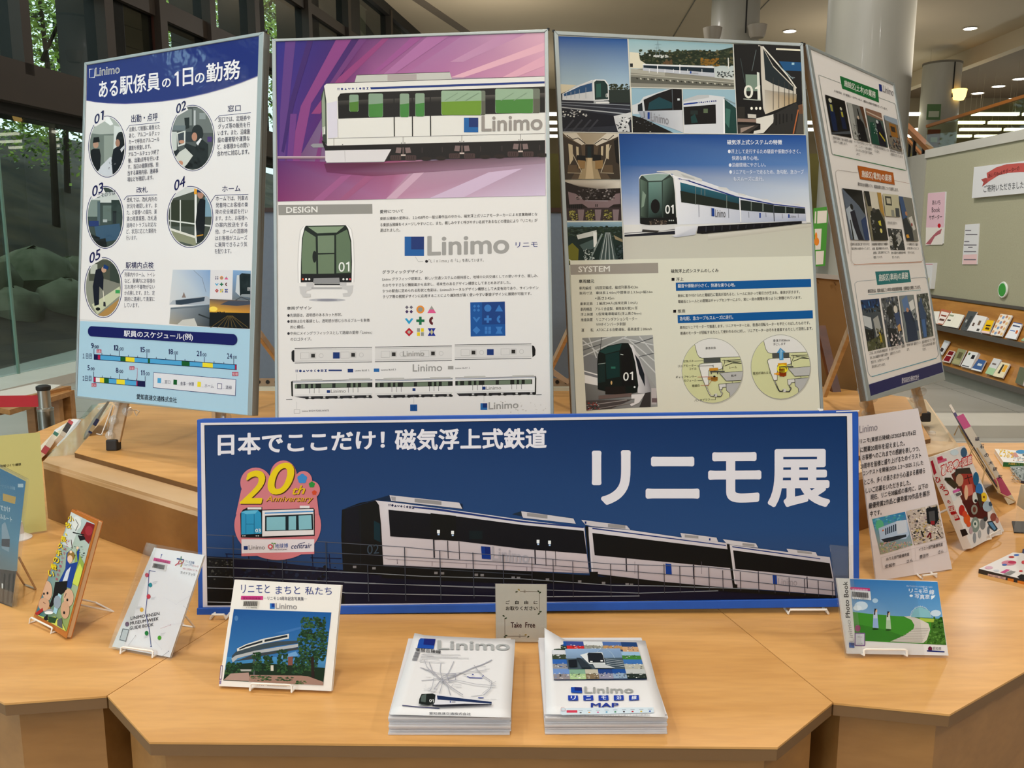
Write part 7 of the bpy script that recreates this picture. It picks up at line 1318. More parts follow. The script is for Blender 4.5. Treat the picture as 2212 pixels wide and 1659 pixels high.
# ================================================================== books and signs on the table
def slab(P, q, th, mt, name, label, cat, group=None, back=True):
    """a book or card: front face on plane P through pixel corners q, thickness th behind it"""
    c = [P.pw(*k) for k in q]; base = sum(c[2:4], V((0, 0, 0)))/2
    t = empty(name, base, label, cat, group); WL[t.name] = base
    return t, c
def book(P, q, th, name, label, cover, cat='book', pages='#e9e2d4', spine=None, mt=INKM):
    t, c = slab(P, q, th, None, name, label, cat); n = P.n
    cm = mat('cover '+cover, cover, .35, coat=.3)
    fr = MB().prism([p for p in c], -n*.0012).build('front_cover', cm, t)
    cen = sum(c, V((0, 0, 0)))/4; ins_ = [p+(cen-p)*.018 for p in c]
    MB().prism([p-n*.0012 for p in ins_], -n*(th-.0024)).build('pages', mat('pages '+pages, pages, .7), t)
    MB().prism([p-n*(th-.0012) for p in c], -n*.0012).build('back_cover', cm, t)
    if spine is not False:
        sp_ = mat('spine '+(spine or cover), spine or cover, .35, coat=.3)
        MB().prism([c[0], c[3], c[3]-n*th, c[0]-n*th], (c[0]-c[1]).normalized()*.0012).build('spine', sp_, t)
    pt = Print(P, fr, mt, 'cover_print', .0005, 'cover_lettering'); pt.bq = q; return t, c, pt
def stand(P, x0, x1, y, label, depth=.10, hgt=.14, lip=.012, th=.012, z=TZ):
    """white wire book stand: hooked front lip, back legs"""
    a, b = P.pw(x0, y), P.pw(x1, y); n = P.n; u = (b-a).normalized(); bk = V((-n.x, -n.y, 0)).normalized()
    t = empty('wire_book_stand', a, label, 'book stand', 'white wire book stands on the ring table'); WL[t.name] = a
    r = .0022; up = P.v
    fa, fb = a+n*lip, b+n*lip; fa.z = max(fa.z, z+r); fb.z = fa.z
    ha, hb = fa+up*.012, fb+up*.012; ba, bb_ = a-n*(th+.003), b-n*(th+.003); ba.z = bb_.z = z+r
    MB().tube([ba, fa-up*.0, fa+up*.010, ha+u*.004, hb-u*.004, fb+up*.010, fb, bb_], r, 8).build('front_hook', M_WIRE, t, smooth=True)
    ta, tb = ba+up*hgt, bb_+up*hgt; m_ = .2
    MB().tube([ba, ta+u*.01, tb-u*.01, bb_], r, 8).build('back_frame', M_WIRE, t, smooth=True)
    ra, rb = ta+bk*depth, tb+bk*depth; ra.z = rb.z = z+r
    MB().tube([ta+u*.01-up*.02, ra+u*.01, rb-u*.01, tb-u*.01-up*.02], r, 8).build('prop_leg', M_WIRE, t, smooth=True)
    return t
# ---- white square photo book (front left)
P = plane_stand((474, 1482), (716, 1493), TZ+.006, 22)
q = [(508, 1252), (737, 1264), (716, 1493), (474, 1482)]
t, c, p = book(P, q, .011, 'photo_book', 'square white photo book with a blue sky viaduct picture on a wire stand', '#e6e1da')
v = p.view(460, 1240, 3.3515)
p.text('リニモと', 205, 138, 412, 138, 62, '#2a3a80', 0); p.text('まちと', 455, 145, 632, 145, 58, '#2a3a80', 0); p.text('私たち', 667, 150, 860, 152, 58, '#2a3a80', 0)
p.text('─リニモ10周年記念写真集─', 366, 188, 682, 194, 28, '#22254a', 1)
p.poly([(205, 158), (364, 160), (362, 188), (202, 186)], '#c03a7c').text('愛知県図書館', 218, 184, 346, 186, 18, '#8a2456', 1).poly([(218, 190), (338, 194), (332, 250), (212, 246)], '#dcd8d0')
for k in range(24): x = 224+k*4.4; p.line([(x, 196), (x-4, 232)], 2+(k*7 % 3)*.6, '#2d2b2c')
p.text('1110643535', 240, 246, 320, 248, 9, '#333', .8)
logo(p, 413, 212, 448, 252); p.text('Linimo', 455, 252, 608, 256, 42, '#8c8a8c', 2)
PH = [(152, 254), (858, 278), (798, 805), (76, 770)]; p.poly(PH, ['#1c4f8e', '#1b5697', '#3f7cb6', '#3a78b0']); p.clip(PH)
p.poly([(80, 600), (840, 600), (800, 805), (76, 770)], ['#3f86be', '#4a8cc4', '#2a3c2c', '#2a3c2c']).poly([(100, 660), (300, 640), (820, 680), (800, 800), (76, 770)], '#1b2c1c')
p.poly([(440, 430), (560, 400), (660, 375), (640, 395), (520, 430)], '#3a6ca8').poly([(470, 600), (600, 560), (620, 590), (520, 610)], '#6a9ac8').ell(170, 320, 14, 20, '#4a78ac', 10)
p.poly([(140, 590), (170, 560), (300, 520), (470, 488), (618, 482), (618, 500), (470, 520), (300, 556), (180, 590), (150, 620), (135, 625)], '#39464e').poly([(135, 612), (165, 590), (300, 556), (618, 505), (618, 528), (300, 578), (180, 610), (145, 640)], '#a9adb0').poly([(145, 636), (300, 580), (618, 530), (618, 545), (320, 598), (290, 615), (180, 628)], '#3a3f42')
p.poly([(175, 540), (240, 508), (365, 468), (552, 432), (552, 466), (370, 502), (240, 540), (178, 560)], '#cfd0cc').poly([(190, 540), (245, 514), (360, 480), (360, 494), (245, 528), (195, 548)], '#20262c').poly([(375, 476), (540, 440), (542, 456), (375, 492)], '#20262c').poly([(288, 575), (320, 570), (312, 588), (296, 588)], '#b9bcbc').rect(292, 586, 306, 740, '#4c5252')
GG = ['#1d3a22', '#2a4c2a', '#24402a', '#38582f', '#1a2e1c']
for x0, y0, x1, y1, n_ in ((640, 310, 810, 470, 80), (620, 420, 830, 620, 120), (660, 600, 760, 700, 40), (470, 550, 540, 720, 44), (370, 590, 430, 700, 34), (290, 570, 350, 700, 36), (580, 600, 660, 720, 40), (90, 640, 200, 720, 26)): p.speck(x0, y0, x1, y1, n_, GG, (10, 26), int(x0))
p.poly([(545, 600), (580, 596), (578, 660), (545, 660)], '#7c4c42').poly([(710, 600), (732, 600), (738, 790), (715, 790)], '#2a2018').poly([(130, 720), (260, 712), (270, 775), (80, 765)], '#a58a80').poly([(270, 730), (640, 735), (690, 740), (800, 780), (798, 805), (260, 778)], '#9a7a6c').speck(280, 735, 420, 770, 16, ['#2a4628', '#365a30'], (14, 26), 41, .4).speck(460, 745, 590, 775, 12, ['#2a4628'], (14, 26), 42, .4).speck(600, 775, 690, 800, 10, ['#4a5c34', '#2a4628'], (14, 24), 43, .5).rect(200, 690, 280, 704, '#a9aaa4').rect(420, 660, 440, 700, '#c9c4b6')
p.clip(None); p.text('リニモと ─ 愛知高速交通株式会社', 320, 806, 535, 814, 16, '#2a2a48', 1)
p.poly([(56, 662), (72, 662), (64, 764), (47, 764)], '#5c3a78').poly([(60, 668), (69, 668), (61, 758), (51, 758)], '#e2dcd8').poly([(48, 770), (62, 770), (59, 796), (45, 796)], '#8a7aa0')
stand(P, 545, 634, 1489, 'wire stand of the square white photo book')
# ---- guide book in clear film
P = plane_stand((248, 1399), (384, 1421), TZ+.006, 24)
q = [(334, 1183), (441, 1199), (367, 1420), (243, 1397)]
t, c, p = book(P, q, .006, 'guide_book', 'white guide book in clear film with a line of coloured dots, on a wire stand', '#dcdbde')
v = p.view(0, 1050, 4.148)
p.text('LINIMO ENSEN', 1172, 1200, 1430, 1156, 30, '#1c1d2c', 1.3); p.text('MUSEUM WEEK', 1168, 1246, 1422, 1202, 30, '#1c1d2c', 1.3); p.text('GUIDE BOOK', 1164, 1290, 1378, 1254, 30, '#1c1d2c', 1.3)
p.line([(1395, 765), (1338, 757), (1325, 950), (1305, 1135), (1338, 1280), (1356, 1435)], 5, '#2c3a80').ell(1356, 1437, 7, 7, '#2c3a80', 10).line([(1450, 615), (1440, 645)], 4, '#3a4aa0').ell(1450, 615, 6, 6, '#3a4aa0', 8)
for x, y, c_, r in ((1318, 797, '#c04058', 18), (1349, 887, '#2a8490', 18), (1333, 990, '#bc3a48', 19), (1271, 1108, '#dcae4c', 18), (1140, 1238, '#582050', 20), (1315, 1318, '#1f7a36', 19), (1430, 1360, '#4c9a2c', 18)): p.ell(x, y, r*.95, r*1.15, c_, 9)
for a, b, c_ in (((1438, 1277), (1530, 1244), '#c08a90'), ((1432, 1540), (1512, 1480), '#6a6a74'), ((1642, 1072), (1700, 1120), '#9a9aa4'), ((1150, 1430), (1215, 1340), '#a9a9b2'), ((1590, 1050), (1700, 985), '#c9c9d0'), ((1500, 1240), (1650, 1230), '#c2c2ca'), ((1380, 1380), (1450, 1460), '#c9c9d0'), ((1480, 1000), (1580, 1060), '#cfcfd6')): p.line([a, b], 2, c_).ell(*b, 4, 4, c_, 8)
for x, y in ((1370, 860), (1355, 1000), (1225, 1085), (1290, 1345), (1440, 1320)): [p.line([(x, y+k*9), (x+45-k*7, y+k*9-6)], 2, '#a5a5ac') for k in range(3)]
p.poly([(1382, 640), (1530, 672), (1524, 698), (1374, 668)], '#c2407c').text('愛知県図書館', 1398, 672, 1512, 694, 18, '#8a2456', 1).poly([(1374, 672), (1500, 700), (1485, 765), (1360, 736)], '#d6d4d4')
for k in range(22): x = 1380+k*5; p.line([(x, 690+k*.9), (x-12, 730+k*.9)], 3, '#3c3c3e')
p.line([(1585, 650), (1650, 662)], 12, '#1f3474').line([(1625, 630), (1622, 660)], 8, '#2a6a4a').line([(1610, 665), (1600, 690), (1570, 712)], 9, '#b0303c').line([(1618, 665), (1632, 700), (1620, 724)], 9, '#a08a2c').line([(1650, 665), (1636, 690), (1600, 700)], 8, '#a23a54')
p.text('リニモ沿線', 1662, 686, 1742, 700, 24, '#34508c', 1); p.text('ミュージアム', 1648, 712, 1730, 722, 22, '#34508c', 1); p.text('ウィーク', 1732, 724, 1780, 732, 20, '#c04a58', 1); p.text('H23.10/29→11/6', 1640, 746, 1768, 764, 16, '#b04a5a', .8); p.text('ガイドブック', 1618, 786, 1750, 808, 26, '#2c2c34', 1.2)
p.poly([(1100, 1275), (1160, 1285), (1130, 1395), (1070, 1380)], '#44424c').poly([(1106, 1284), (1153, 1292), (1127, 1386), (1078, 1373)], '#b9bcc2')
f = [P.pw(*k, .004) for k in ((323, 1173), (447, 1196), (372, 1428), (241, 1400))]; t2 = MB().prism(f, -P.n*.0006).build('film_cover', M_FILM, t)
MB().prism([P.pw(*k, .006) for k in ((320, 1172), (342, 1178), (268, 1404), (238, 1399))], -P.n*.003).build('film_spine', M_CLEAR, t)
stand(P, 268, 336, 1410, 'wire stand of the guide book in clear film', depth=.07)
# ---- comic with orange border
P = plane_stand((74, 1333), (142, 1378), TZ+.006, 22)
q = [(156, 1100), (212, 1125), (143, 1379), (73, 1332)]
t, c, p = book(P, q, .012, 'comic_book', 'tall orange bordered comic with yellow vertical lettering on a wire stand', '#b86a24', pages='#d9b48a')
p.view(0, 1050, 4.148); A = [(640, 232), (852, 340), (598, 1302), (318, 1150)]; p.poly(A, ['#a8b8b4', '#b4c2c4', '#8a9a50', '#2c6a7c']); p.clip(A)
p.poly([(640, 232), (740, 280), (640, 560), (560, 520)], '#c4cac6').ell(690, 330, 40, 60, '#d5d6d0', 14).poly([(780, 320), (850, 345), (830, 440), (800, 520), (760, 480), (725, 420)], '#7e2226').ell(800, 400, 34, 44, '#9a3038', 12).line([(655, 415), (760, 440)], 9, '#1c1c1c').line([(680, 300), (705, 345), (680, 400)], 5, '#3a3a3c').line([(640, 480), (650, 560)], 6, '#4a3030').speck(640, 540, 760, 660, 14, ['#1c1c20'], (8, 22), 44, .3).poly([(690, 560), (760, 700), (720, 900), (640, 880)], '#8aa04a')
p.poly([(720, 690), (750, 760), (700, 900), (640, 860)], '#c2cc54').poly([(700, 440), (760, 450), (770, 480), (720, 490)], '#201c20')
p.poly([(600, 600), (640, 570), (650, 590), (620, 700), (700, 680), (690, 590), (715, 560), (712, 650), (640, 920), (560, 890), (520, 880), (590, 740)], '#22408a').ell(640, 625, 34, 44, '#8a6a34', 12).ell(632, 655, 24, 36, '#dcb898', 12).poly([(600, 760), (640, 720), (600, 880), (560, 870)], '#c9cfd6').ell(640, 590, 12, 14, '#e2c2a4', 8).ell(700, 555, 12, 14, '#e2c2a4', 8)
p.poly([(500, 860), (610, 850), (600, 940), (540, 980), (470, 1080), (440, 1090), (480, 980)], '#17181e').poly([(530, 960), (560, 980), (510, 1150), (480, 1130)], '#9ac2d2').ell(520, 1040, 34, 60, '#8c98a4', 12).ell(440, 1120, 44, 24, '#8f9298', 12).ell(445, 1135, 40, 14, '#e2e2e0', 12).ell(430, 1090, 30, 16, '#9a6a34', 10)
p.ell(430, 940, 44, 90, '#caa286', 16).ell(400, 1060, 50, 60, '#c49a7c', 14).ell(432, 960, 9, 13, '#222', 8).ell(400, 965, 8, 12, '#222', 8).ell(620, 1000, 46, 80, '#caa286', 14).ell(590, 1110, 40, 80, '#c49a7c', 14).ell(610, 1020, 9, 13, '#222', 8).ell(582, 1135, 10, 14, '#202020', 8).line([(600, 960), (585, 1000)], 5, '#2a2020').line([(395, 1040), (415, 1055)], 5, '#5a2a20')
p.poly([(330, 1150), (420, 1180), (500, 1170), (560, 1220), (598, 1302)], '#c9cc5a').poly([(400, 1180), (430, 1150), (440, 1200), (400, 1210)], '#1f2026').poly([(440, 1170), (520, 1180), (500, 1230), (440, 1220)], '#2c4a2c').poly([(520, 1200), (560, 1180), (570, 1280), (520, 1250)], '#5a5c60').poly([(320, 1140), (390, 1090), (395, 1120), (340, 1160)], '#a02a2a'); p.clip(None)
for i, ch in enumerate('小牧・長久手の戦い'):
    x, y = 638-i*21.5+(2 if i > 4 else 0), 310+i*62; s_ = 26 if ch != '・' else 8
    p.text(ch, x-s_+3, y+3, x+s_+3, y+17, s_*2, '#5a1c10', 6); p.text(ch, x-s_, y, x+s_, y+14, s_*2, '#e8ce28', 3.5)
for i, ch in enumerate('リニモでいく歴史の旅'): x, y = 612-i*11, 500+i*38; p.text(ch, x-10, y, x+12, y+7, 24, '#b8486a', 2)
stand(P, 75, 120, 1352, 'wire stand of the orange bordered comic', depth=.09, hgt=.08)
# ---- blue acrylic sign at the left edge
P = plane_stand((-90, 1262), (26, 1313), TZ+.004, 14)
q = [(-90, 960), (54, 1035), (27, 1311), (-90, 1262)]
t = empty('acrylic_sign_holder', P.pw(0, 1300), 'clear acrylic holder with a blue and grey poster at the left edge of the table', 'sign holder'); WL[t.name] = P.pw(0, 1300)
MB().prism([P.pw(*k) for k in q], -P.n*.003).build('front_sheet', M_CLEAR, t); MB().prism([P.pw(*k, -.006) for k in q], -P.n*.004).build('back_sheet', M_CLEAR, t)
ps = MB().prism([P.pw(*k, -.0045) for k in [(-90, 966), (47, 1040), (22, 1300), (-90, 1255)]], -P.n*.001).build('poster', M_PAPER, t)
p = Print(P, ps, INKM, 'poster_print', -.0042, 'poster_lettering'); p.view(0, 900, 3.8615)
p.poly([(-350, 260), (200, 540), (140, 1060), (-350, 860)], ['#3d7490', '#2f6f98', '#5a8aa4', '#547c90']).poly([(-350, 860), (140, 1060), (128, 1290), (-350, 1230)], ['#547c90', '#5a8aa4', '#74848a', '#6a7478']).poly([(-350, 1230), (122, 1290), (85, 1590), (-350, 1440)], '#4c4844').poly([(0, 900), (30, 880), (68, 1010), (60, 1130), (0, 1100)], '#8aa0b0').poly([(0, 1020), (68, 1020), (66, 1090), (0, 1080)], '#4a4c54').poly([(0, 1390), (18, 1400), (14, 1440), (0, 1430)], '#e2e4e4')
for x in (20, 60, 95): p.poly([(x, 1310), (x+14, 1312), (x-4, 1560), (x-18, 1550)], '#2e2c2c')
p.rect(135, 560, 180, 590, '#a9c0cc').poly([(10, 640), (118, 670), (110, 730), (10, 700)], '#b89a54'); p.text('でかけ', -12, 780, 72, 800, 44, '#d3dde2', 1.5); p.text('ルルート', -12, 850, 86, 880, 40, '#d3dde2', 1.5); p.text('リニモ沿線', 0, 590, 112, 612, 26, '#8ab0c4', 1)
a_, b_w = P.pw(34, 1180, -.012), P.pw(34, 1190, -.012)
t3 = empty('wire_book_stand', b_w, 'wire stand behind the acrylic sign at the left edge', 'book stand', 'white wire book stands on the ring table'); WL[t3.name] = b_w
g0, g1 = onz(77, 1272, TZ+.003), onz(52, 1262, TZ+.003); MB().tube([P.pw(30, 1205, -.012), g0, g1, P.pw(20, 1230, -.012)], .0024, 8).build('prop_leg', mat('grey_wire', '#b9a590', .35, .6), t3, smooth=True)
# ---- yellow booklet behind it
P = plane_stand((0, 1162), (99, 1147), TZ+.004, 8)
q = [(-60, 946), (86, 934), (101, 1146), (-60, 1170)]
t, c, p = book(P, q, .006, 'yellow_booklet', 'pale yellow-green booklet standing behind the acrylic sign', '#cbc985', spine=False)
p.view(0, 900, 3.8615); p.text('地域づくり構想', 0, 424, 175, 408, 22, '#2c2c24', 1.6)
cp_ = onz(40, 1160, TZ); o = MB().lathe(onz(42, 1163, TZ), [(.034, 0), (.034, .003), (.014, .016), (.011, .05)], 24).build('pedestal_base', mat('white_plastic', '#e9e7e6', .35), smooth=True); tag(o, 'small white round pedestal base beside the yellow booklet', 'stand')
# ---- grey take free card
P = plane_stand((1072, 1386), (1180, 1388), TZ+.003, 12)
t = empty('take_free_sign', P.pw(1126, 1387), 'small silver card in clear acrylic saying Take Free behind the leaflet stacks', 'sign'); WL[t.name] = P.pw(1126, 1387)
q = [(1070, 1261), (1181, 1262), (1181, 1387), (1071.5, 1386)]
cd = MB().prism([P.pw(*k) for k in q], -P.n*.001).build('card', mat('silver_card', '#b5afa2', .4, .1), t); MB().prism([P.pw(*k, .0035) for k in [(1068.5, 1260), (1182.5, 1261), (1182.5, 1388), (1070, 1387)]], -P.n*.0015).build('acrylic_front', M_FILM, t)
bp_ = [P.pw(1071, 1387, -.002), P.pw(1181, 1388, -.002)]; MB().prism([bp_[0], bp_[1], bp_[1]+V((0, .05, 0)), bp_[0]+V((0, .05, 0))], (0, 0, .002)).build('acrylic_foot', M_FILM, t)
p = Print(P, cd, INKM, 'card_print', .0004, 'card_lettering'); p.view(1040, 1240, 3.9587)
CK = '#1f1a1c'
p.text('ご　自　由　に', 208, 258, 480, 258, 32, CK, 4); p.text('お取りください', 208, 310, 480, 310, 34, CK, 4); p.text('Take  Free', 250, 458, 458, 458, 46, '#3a1a1a', 3.5)
p.line([(330, 148), (490, 150)], 3, '#5a463a').line([(494, 160), (494, 330)], 3, '#5a463a').line([(199, 375), (201, 530)], 3, '#5a463a').line([(210, 531), (380, 531)], 3, '#5a463a')
for x, y, c_ in ((300, 152, '#3a3c24'), (320, 134, '#a0843c'), (488, 148, '#26361e'), (502, 158, '#26361e'), (490, 340, '#26361e'), (505, 322, '#26361e'), (190, 358, '#26361e'), (208, 378, '#26361e'), (200, 538, '#26361e'), (212, 526, '#26361e'), (378, 520, '#9a8040'), (400, 536, '#3a3c24')): p.ell(x, y, 11, 6, c_, 10, rot=(x*7) % 90-45)
p.ring(369, 140, 7, 6, 2, '#6a5a4c', 10).ring(369, 156, 7, 6, 2, '#6a5a4c', 10).ring(328, 522, 7, 6, 2, '#6a5a4c', 10).ring(328, 540, 7, 6, 2, '#6a5a4c', 10)
# ---- leaflet stacks
def stack(front, wd, dp, n, yaw, lab, grp, th=.0026, jit=.0015, sw=0, skew=0):
    R = random.Random(wd*1000+yaw); x0, y0 = front; tops = None
    for k in range(n):
        z = TZ+.0006+k*(th+.0001); a = math.radians(yaw+R.uniform(-.3, .3)); dx, dy = R.uniform(-jit, jit), R.uniform(-jit, jit)+(.006*(k % 5 == 0))
        u = V((math.cos(a), math.sin(a), 0)); v = V((-math.sin(a)+skew, math.cos(a), 0)); o = V((x0+dx, y0-dy, z))
        m = MB(); NX = 6
        # gently sagging sheets: front edge dips, right corner droops
        for j in range(2):
            for i in range(NX+1):
                s = i/NX; sag = -.0009*math.sin(math.pi*s)*(k/n) 
                for h in (0, th*.93): m.v.append(tuple(o+u*wd*s+v*dp*j+V((0, 0, h+sag*0))))
        id_ = lambda i, j, h: (j*(NX+1)+i)*2+h
        for i in range(NX):
            m.f += [(id_(i, 0, 1), id_(i+1, 0, 1), id_(i+1, 1, 1), id_(i, 1, 1)), (id_(i, 0, 0), id_(i, 1, 0), id_(i+1, 1, 0), id_(i+1, 0, 0)), (id_(i, 0, 0), id_(i+1, 0, 0), id_(i+1, 0, 1), id_(i, 0, 1)), (id_(i, 1, 0), id_(i, 1, 1), id_(i+1, 1, 1), id_(i+1, 1, 0))]
        m.f += [(id_(0, 0, 0), id_(0, 0, 1), id_(0, 1, 1), id_(0, 1, 0)), (id_(NX, 0, 0), id_(NX, 1, 0), id_(NX, 1, 1), id_(NX, 0, 1))]
        o_ = m.build('leaflet', mat('leaflet_paper', '#cfcdd0', .6), bevel=0)
        tag(o_, lab[1]+', '+('lowest of the stack', 'second from the bottom', 'third from the bottom', 'fourth from the bottom', 'fifth from the bottom', 'sixth from the bottom', 'sixth from the top', 'fifth from the top', 'fourth from the top', 'third from the top', 'second from the top', 'just under the printed sheet')[k], 'leaflet', grp); tops = (o_, z+th)
    return tops
fl_, fr_ = onz(841, 1584, TZ), onz(1103, 1586, TZ)
o1, zt1 = stack((fl_.x, fl_.y), (fr_-fl_).length, .292, 12, 0, ('', 'white leaflet in the left stack'), 'leaflets in the left stack', .0029, skew=.0)
fl2, fr2 = onz(1177, 1583, TZ), onz(1441, 1585, TZ)
o2, zt2 = stack((fl2.x, fl2.y), (fr2-fl2).length, .296, 12, .3, ('', 'white leaflet in the right stack'), 'leaflets in the right stack', .0029, skew=.0)
PZ1 = Plane(V((0, 1.5, zt1)), V((1, 0, 0)), V((0, 1, 0))); PZ2 = Plane(V((0, 1.5, zt2)), V((1, 0, 0)), V((0, 1, 0)))
# loose top sheets, with lifted corners as in the photograph
def topsheet(PL, q, lift, name, label, grp):
    c = [PL.pw(*k) for k in q]; m = MB(); N = 10
    for j in range(N+1):
        for i in range(N+1):
            s, r = i/N, j/N; pnt = (c[0]*(1-s)+c[1]*s)*(1-r)+(c[3]*(1-s)+c[2]*s)*r
            m.v.append(tuple(pnt+V((0, 0, .0006+lift(s, r)))))
    for j in range(N):
        for i in range(N): a = j*(N+1)+i; m.f.append((a, a+1, a+N+2, a+N+1))
    o = m.build(name, M_PAPER, label=label, cat='leaflet', group=grp, smooth=True); md = o.modifiers.new('thick', 'SOLIDIFY'); md.thickness = .0004; return o
s1 = topsheet(PZ1, [(895.6, 1374), (1113, 1384), (1103, 1553), (842, 1546)], lambda s, r: .0015+.006*max(0, .12-s)*max(0, .3-r)*20, 'leaflet', 'loose top sheet of the left stack, printed with a route map', 'leaflets in the left stack')
s2 = topsheet(PZ2, [(1176, 1384), (1394, 1386), (1438, 1552), (1180, 1545)], lambda s, r: .0015+.10*max(0, .2-s)*max(0, .16-r)*8, 'leaflet', 'loose top sheet of the right stack, with a photo collage and MAP', 'leaflets in the right stack')
p = Print(PZ1, s1, INKM, 'leaflet_print', .0042, 'leaflet_lettering'); p.view(460, 1240, 3.3515)
p.poly([(1495, 478), (1612, 484), (1598, 556), (1478, 548)], '#1f4aa0').poly([(1530, 480), (1612, 484), (1603, 532), (1524, 525)], '#16266e'); p.text('Linimo', 1626, 560, 2148, 566, 66, '#a2a4a4', 4)
p.text('東部丘陵線', 1466, 574, 1650, 592, 26, '#1c1c20', 3); 
for k in range(8): p.line([(1462-k*3, 580+k*8), (1500-k*3, 582+k*8)], 4, '#55555c'); p.line([(1512-k*3, 592+k*8), (1512-k*3+[280, 90, 270, 350, 140, 60, 20, 180][k], 598+k*8+3)], 2.5, '#a9a9ae')
G1 = '#a4a4ac'
for pts, wd, cc in (([(1565, 655), (1590, 720), (1640, 770), (1700, 830), (1720, 895)], 6, G1), ([(1650, 660), (1645, 720), (1665, 800), (1640, 885)], 5, G1), ([(1745, 645), (1720, 700), (1700, 740), (1650, 770)], 5, G1), ([(2020, 635), (1950, 670), (1890, 690), (1800, 730), (1740, 760), (1640, 800), (1600, 860)], 6, '#9c9ca6'), ([(1500, 690), (1560, 710), (1620, 735), (1700, 745), (1980, 715)], 4, G1), ([(1510, 785), (1600, 778), (1700, 770), (1760, 745)], 4, G1), ([(1690, 745), (1760, 745), (1755, 790), (1710, 800), (1690, 745)], 5, '#9494a0'),
                    ([(1890, 680), (1920, 720), (1960, 760), (2020, 800), (2010, 850), (1960, 900)], 5, G1), ([(1640, 800), (1760, 790), (1900, 820), (2050, 835)], 4, G1), ([(1660, 780), (1720, 840), (1810, 900)], 6, G1), ([(1530, 640), (1550, 690), (1600, 750)], 4, G1), ([(1600, 770), (1590, 830), (1570, 870)], 4, G1), ([(1720, 850), (1740, 820), (1800, 830)], 3, G1), ([(1870, 900), (1950, 890), (2000, 850)], 3, G1), ([(2050, 800), (2020, 815), (2000, 800)], 3, G1), ([(1520, 700), (1590, 730), (1640, 790)], 4, G1)): p.line(pts, wd, cc)
p.line([(1840, 755), (1860, 765), (1950, 768), (1960, 755)], 5, '#2c3a8a').rect(1875, 745, 1888, 752, '#2c3a8a').line([(1815, 748), (1835, 752)], 4, '#555').speck(1530, 820, 1620, 870, 10, ['#c9c9cc'], (8, 20), 50, .4).rect(1920, 908, 1960, 914, '#2c3a8a')
for x, y in ((1935, 683), (1975, 650), (1965, 700), (2000, 830), (1760, 835), (1540, 760), (1640, 655), (1960, 925), (2010, 920)): p.line([(x, y), (x+40, y+1)], 2, '#b5b5ba')
p.line([(1370, 966), (1490, 978), (1640, 988)], 6, '#33345e').poly([(1600, 900), (1640, 898), (2015, 952), (2015, 972), (1640, 985), (1600, 980)], '#cfcfd6').poly([(1622, 905), (2018, 952), (2018, 966), (1800, 948), (1626, 935)], '#1d2c50').poly([(1495, 930), (1510, 895), (1590, 890), (1612, 900), (1605, 960), (1560, 975), (1490, 965)], '#1c211f').poly([(1510, 905), (1545, 895), (1540, 955), (1505, 950)], '#4c5854').text('01', 1566, 955, 1600, 956, 22, '#e4e4e4', 1.5).poly([(1590, 972), (1640, 972), (1820, 966), (2020, 968), (2015, 974), (1650, 988), (1590, 985)], '#22232c').poly([(1715, 945), (1722, 945), (1722, 958), (1715, 958)], '#223a80').rect(1728, 948, 1756, 958, '#9a9aa4')
p.text('愛知高速交通株式会社', 1566, 1034, 1866, 1040, 20, '#3a3a44', 1)
p = Print(PZ2, s2, INKM, 'leaflet_print', .0044, 'leaflet_lettering'); p.view(1040, 1240, 3.9587)
A = [(596, 590), (1325, 606), (1416, 920), (618, 925)]
p.poly(A, '#3a4c78'); p.clip(A); p.frame(A, 18, 10)
cells = [(0, 0, 3, 2.5, '#1f4c94', '#2a3c2a'), (3, 0, 6.5, 2.5, '#3a4a8a', '#c02a2a'), (6.5, 0, 10.5, 2.2, '#cfd2d4', '#8a8a80'), (10.5, 0, 14.5, 2.2, '#4a68a0', '#b08a5a'), (14.5, 0, 18, 2.8, '#25406e', '#c09870'), (0, 2.5, 3, 5, '#c9ccd2', '#3a4434'), (0, 5, 3, 7.4, '#2f5ea8', '#8a8a90'), (0, 7.4, 3, 10, '#6a8ac0', '#8a8488'), (14, 2.8, 18, 5, '#8fb0cc', '#3f7a34'), (14, 5, 18, 7.6, '#3a6aa8', '#a9aaa0'), (14, 7.6, 18, 10, '#b4b8b8', '#26302c'), (3, 7.4, 6, 10, '#7aa08a', '#a4c08c'), (6, 7.4, 8.5, 10, '#b5b0a0', '#7a6a52'), (8.5, 7.4, 11.3, 10, '#25407c', '#8c8ca0'), (11.3, 7.4, 14, 10, '#204a90', '#8aa0b8')]
for i, (x0, y0, x1, y1, a, b) in enumerate(cells):
    m_ = y0+(y1-y0)*.5; p.rect(x0, y0, x1, m_, a); p.rect(x0, m_, x1, y1, b); p.speck(x0+.2, m_-.2, x1-.2, y1-.2, 10, [a, b, '#d8d8d4', '#3c3c3c'], (.15, .45), 60+i, .6)
p.poly([(2.6, 2.4), (14, 2), (14, 7.6), (2.8, 7.6)], ['#8aa6c8', '#7d98bc', '#5c7288', '#4c6070']).poly([(2.7, 5), (14, 4.6), (14, 7.6), (2.8, 7.6)], '#46545f')
for k in range(14): p.line([(10.4+1.9*math.cos(math.pi*k/13), 4.8-2.4*math.sin(math.pi*k/13)), (10.4+1.9*math.cos(math.pi*(k+1)/13), 4.8-2.4*math.sin(math.pi*(k+1)/13))], .08, '#a9bccc')
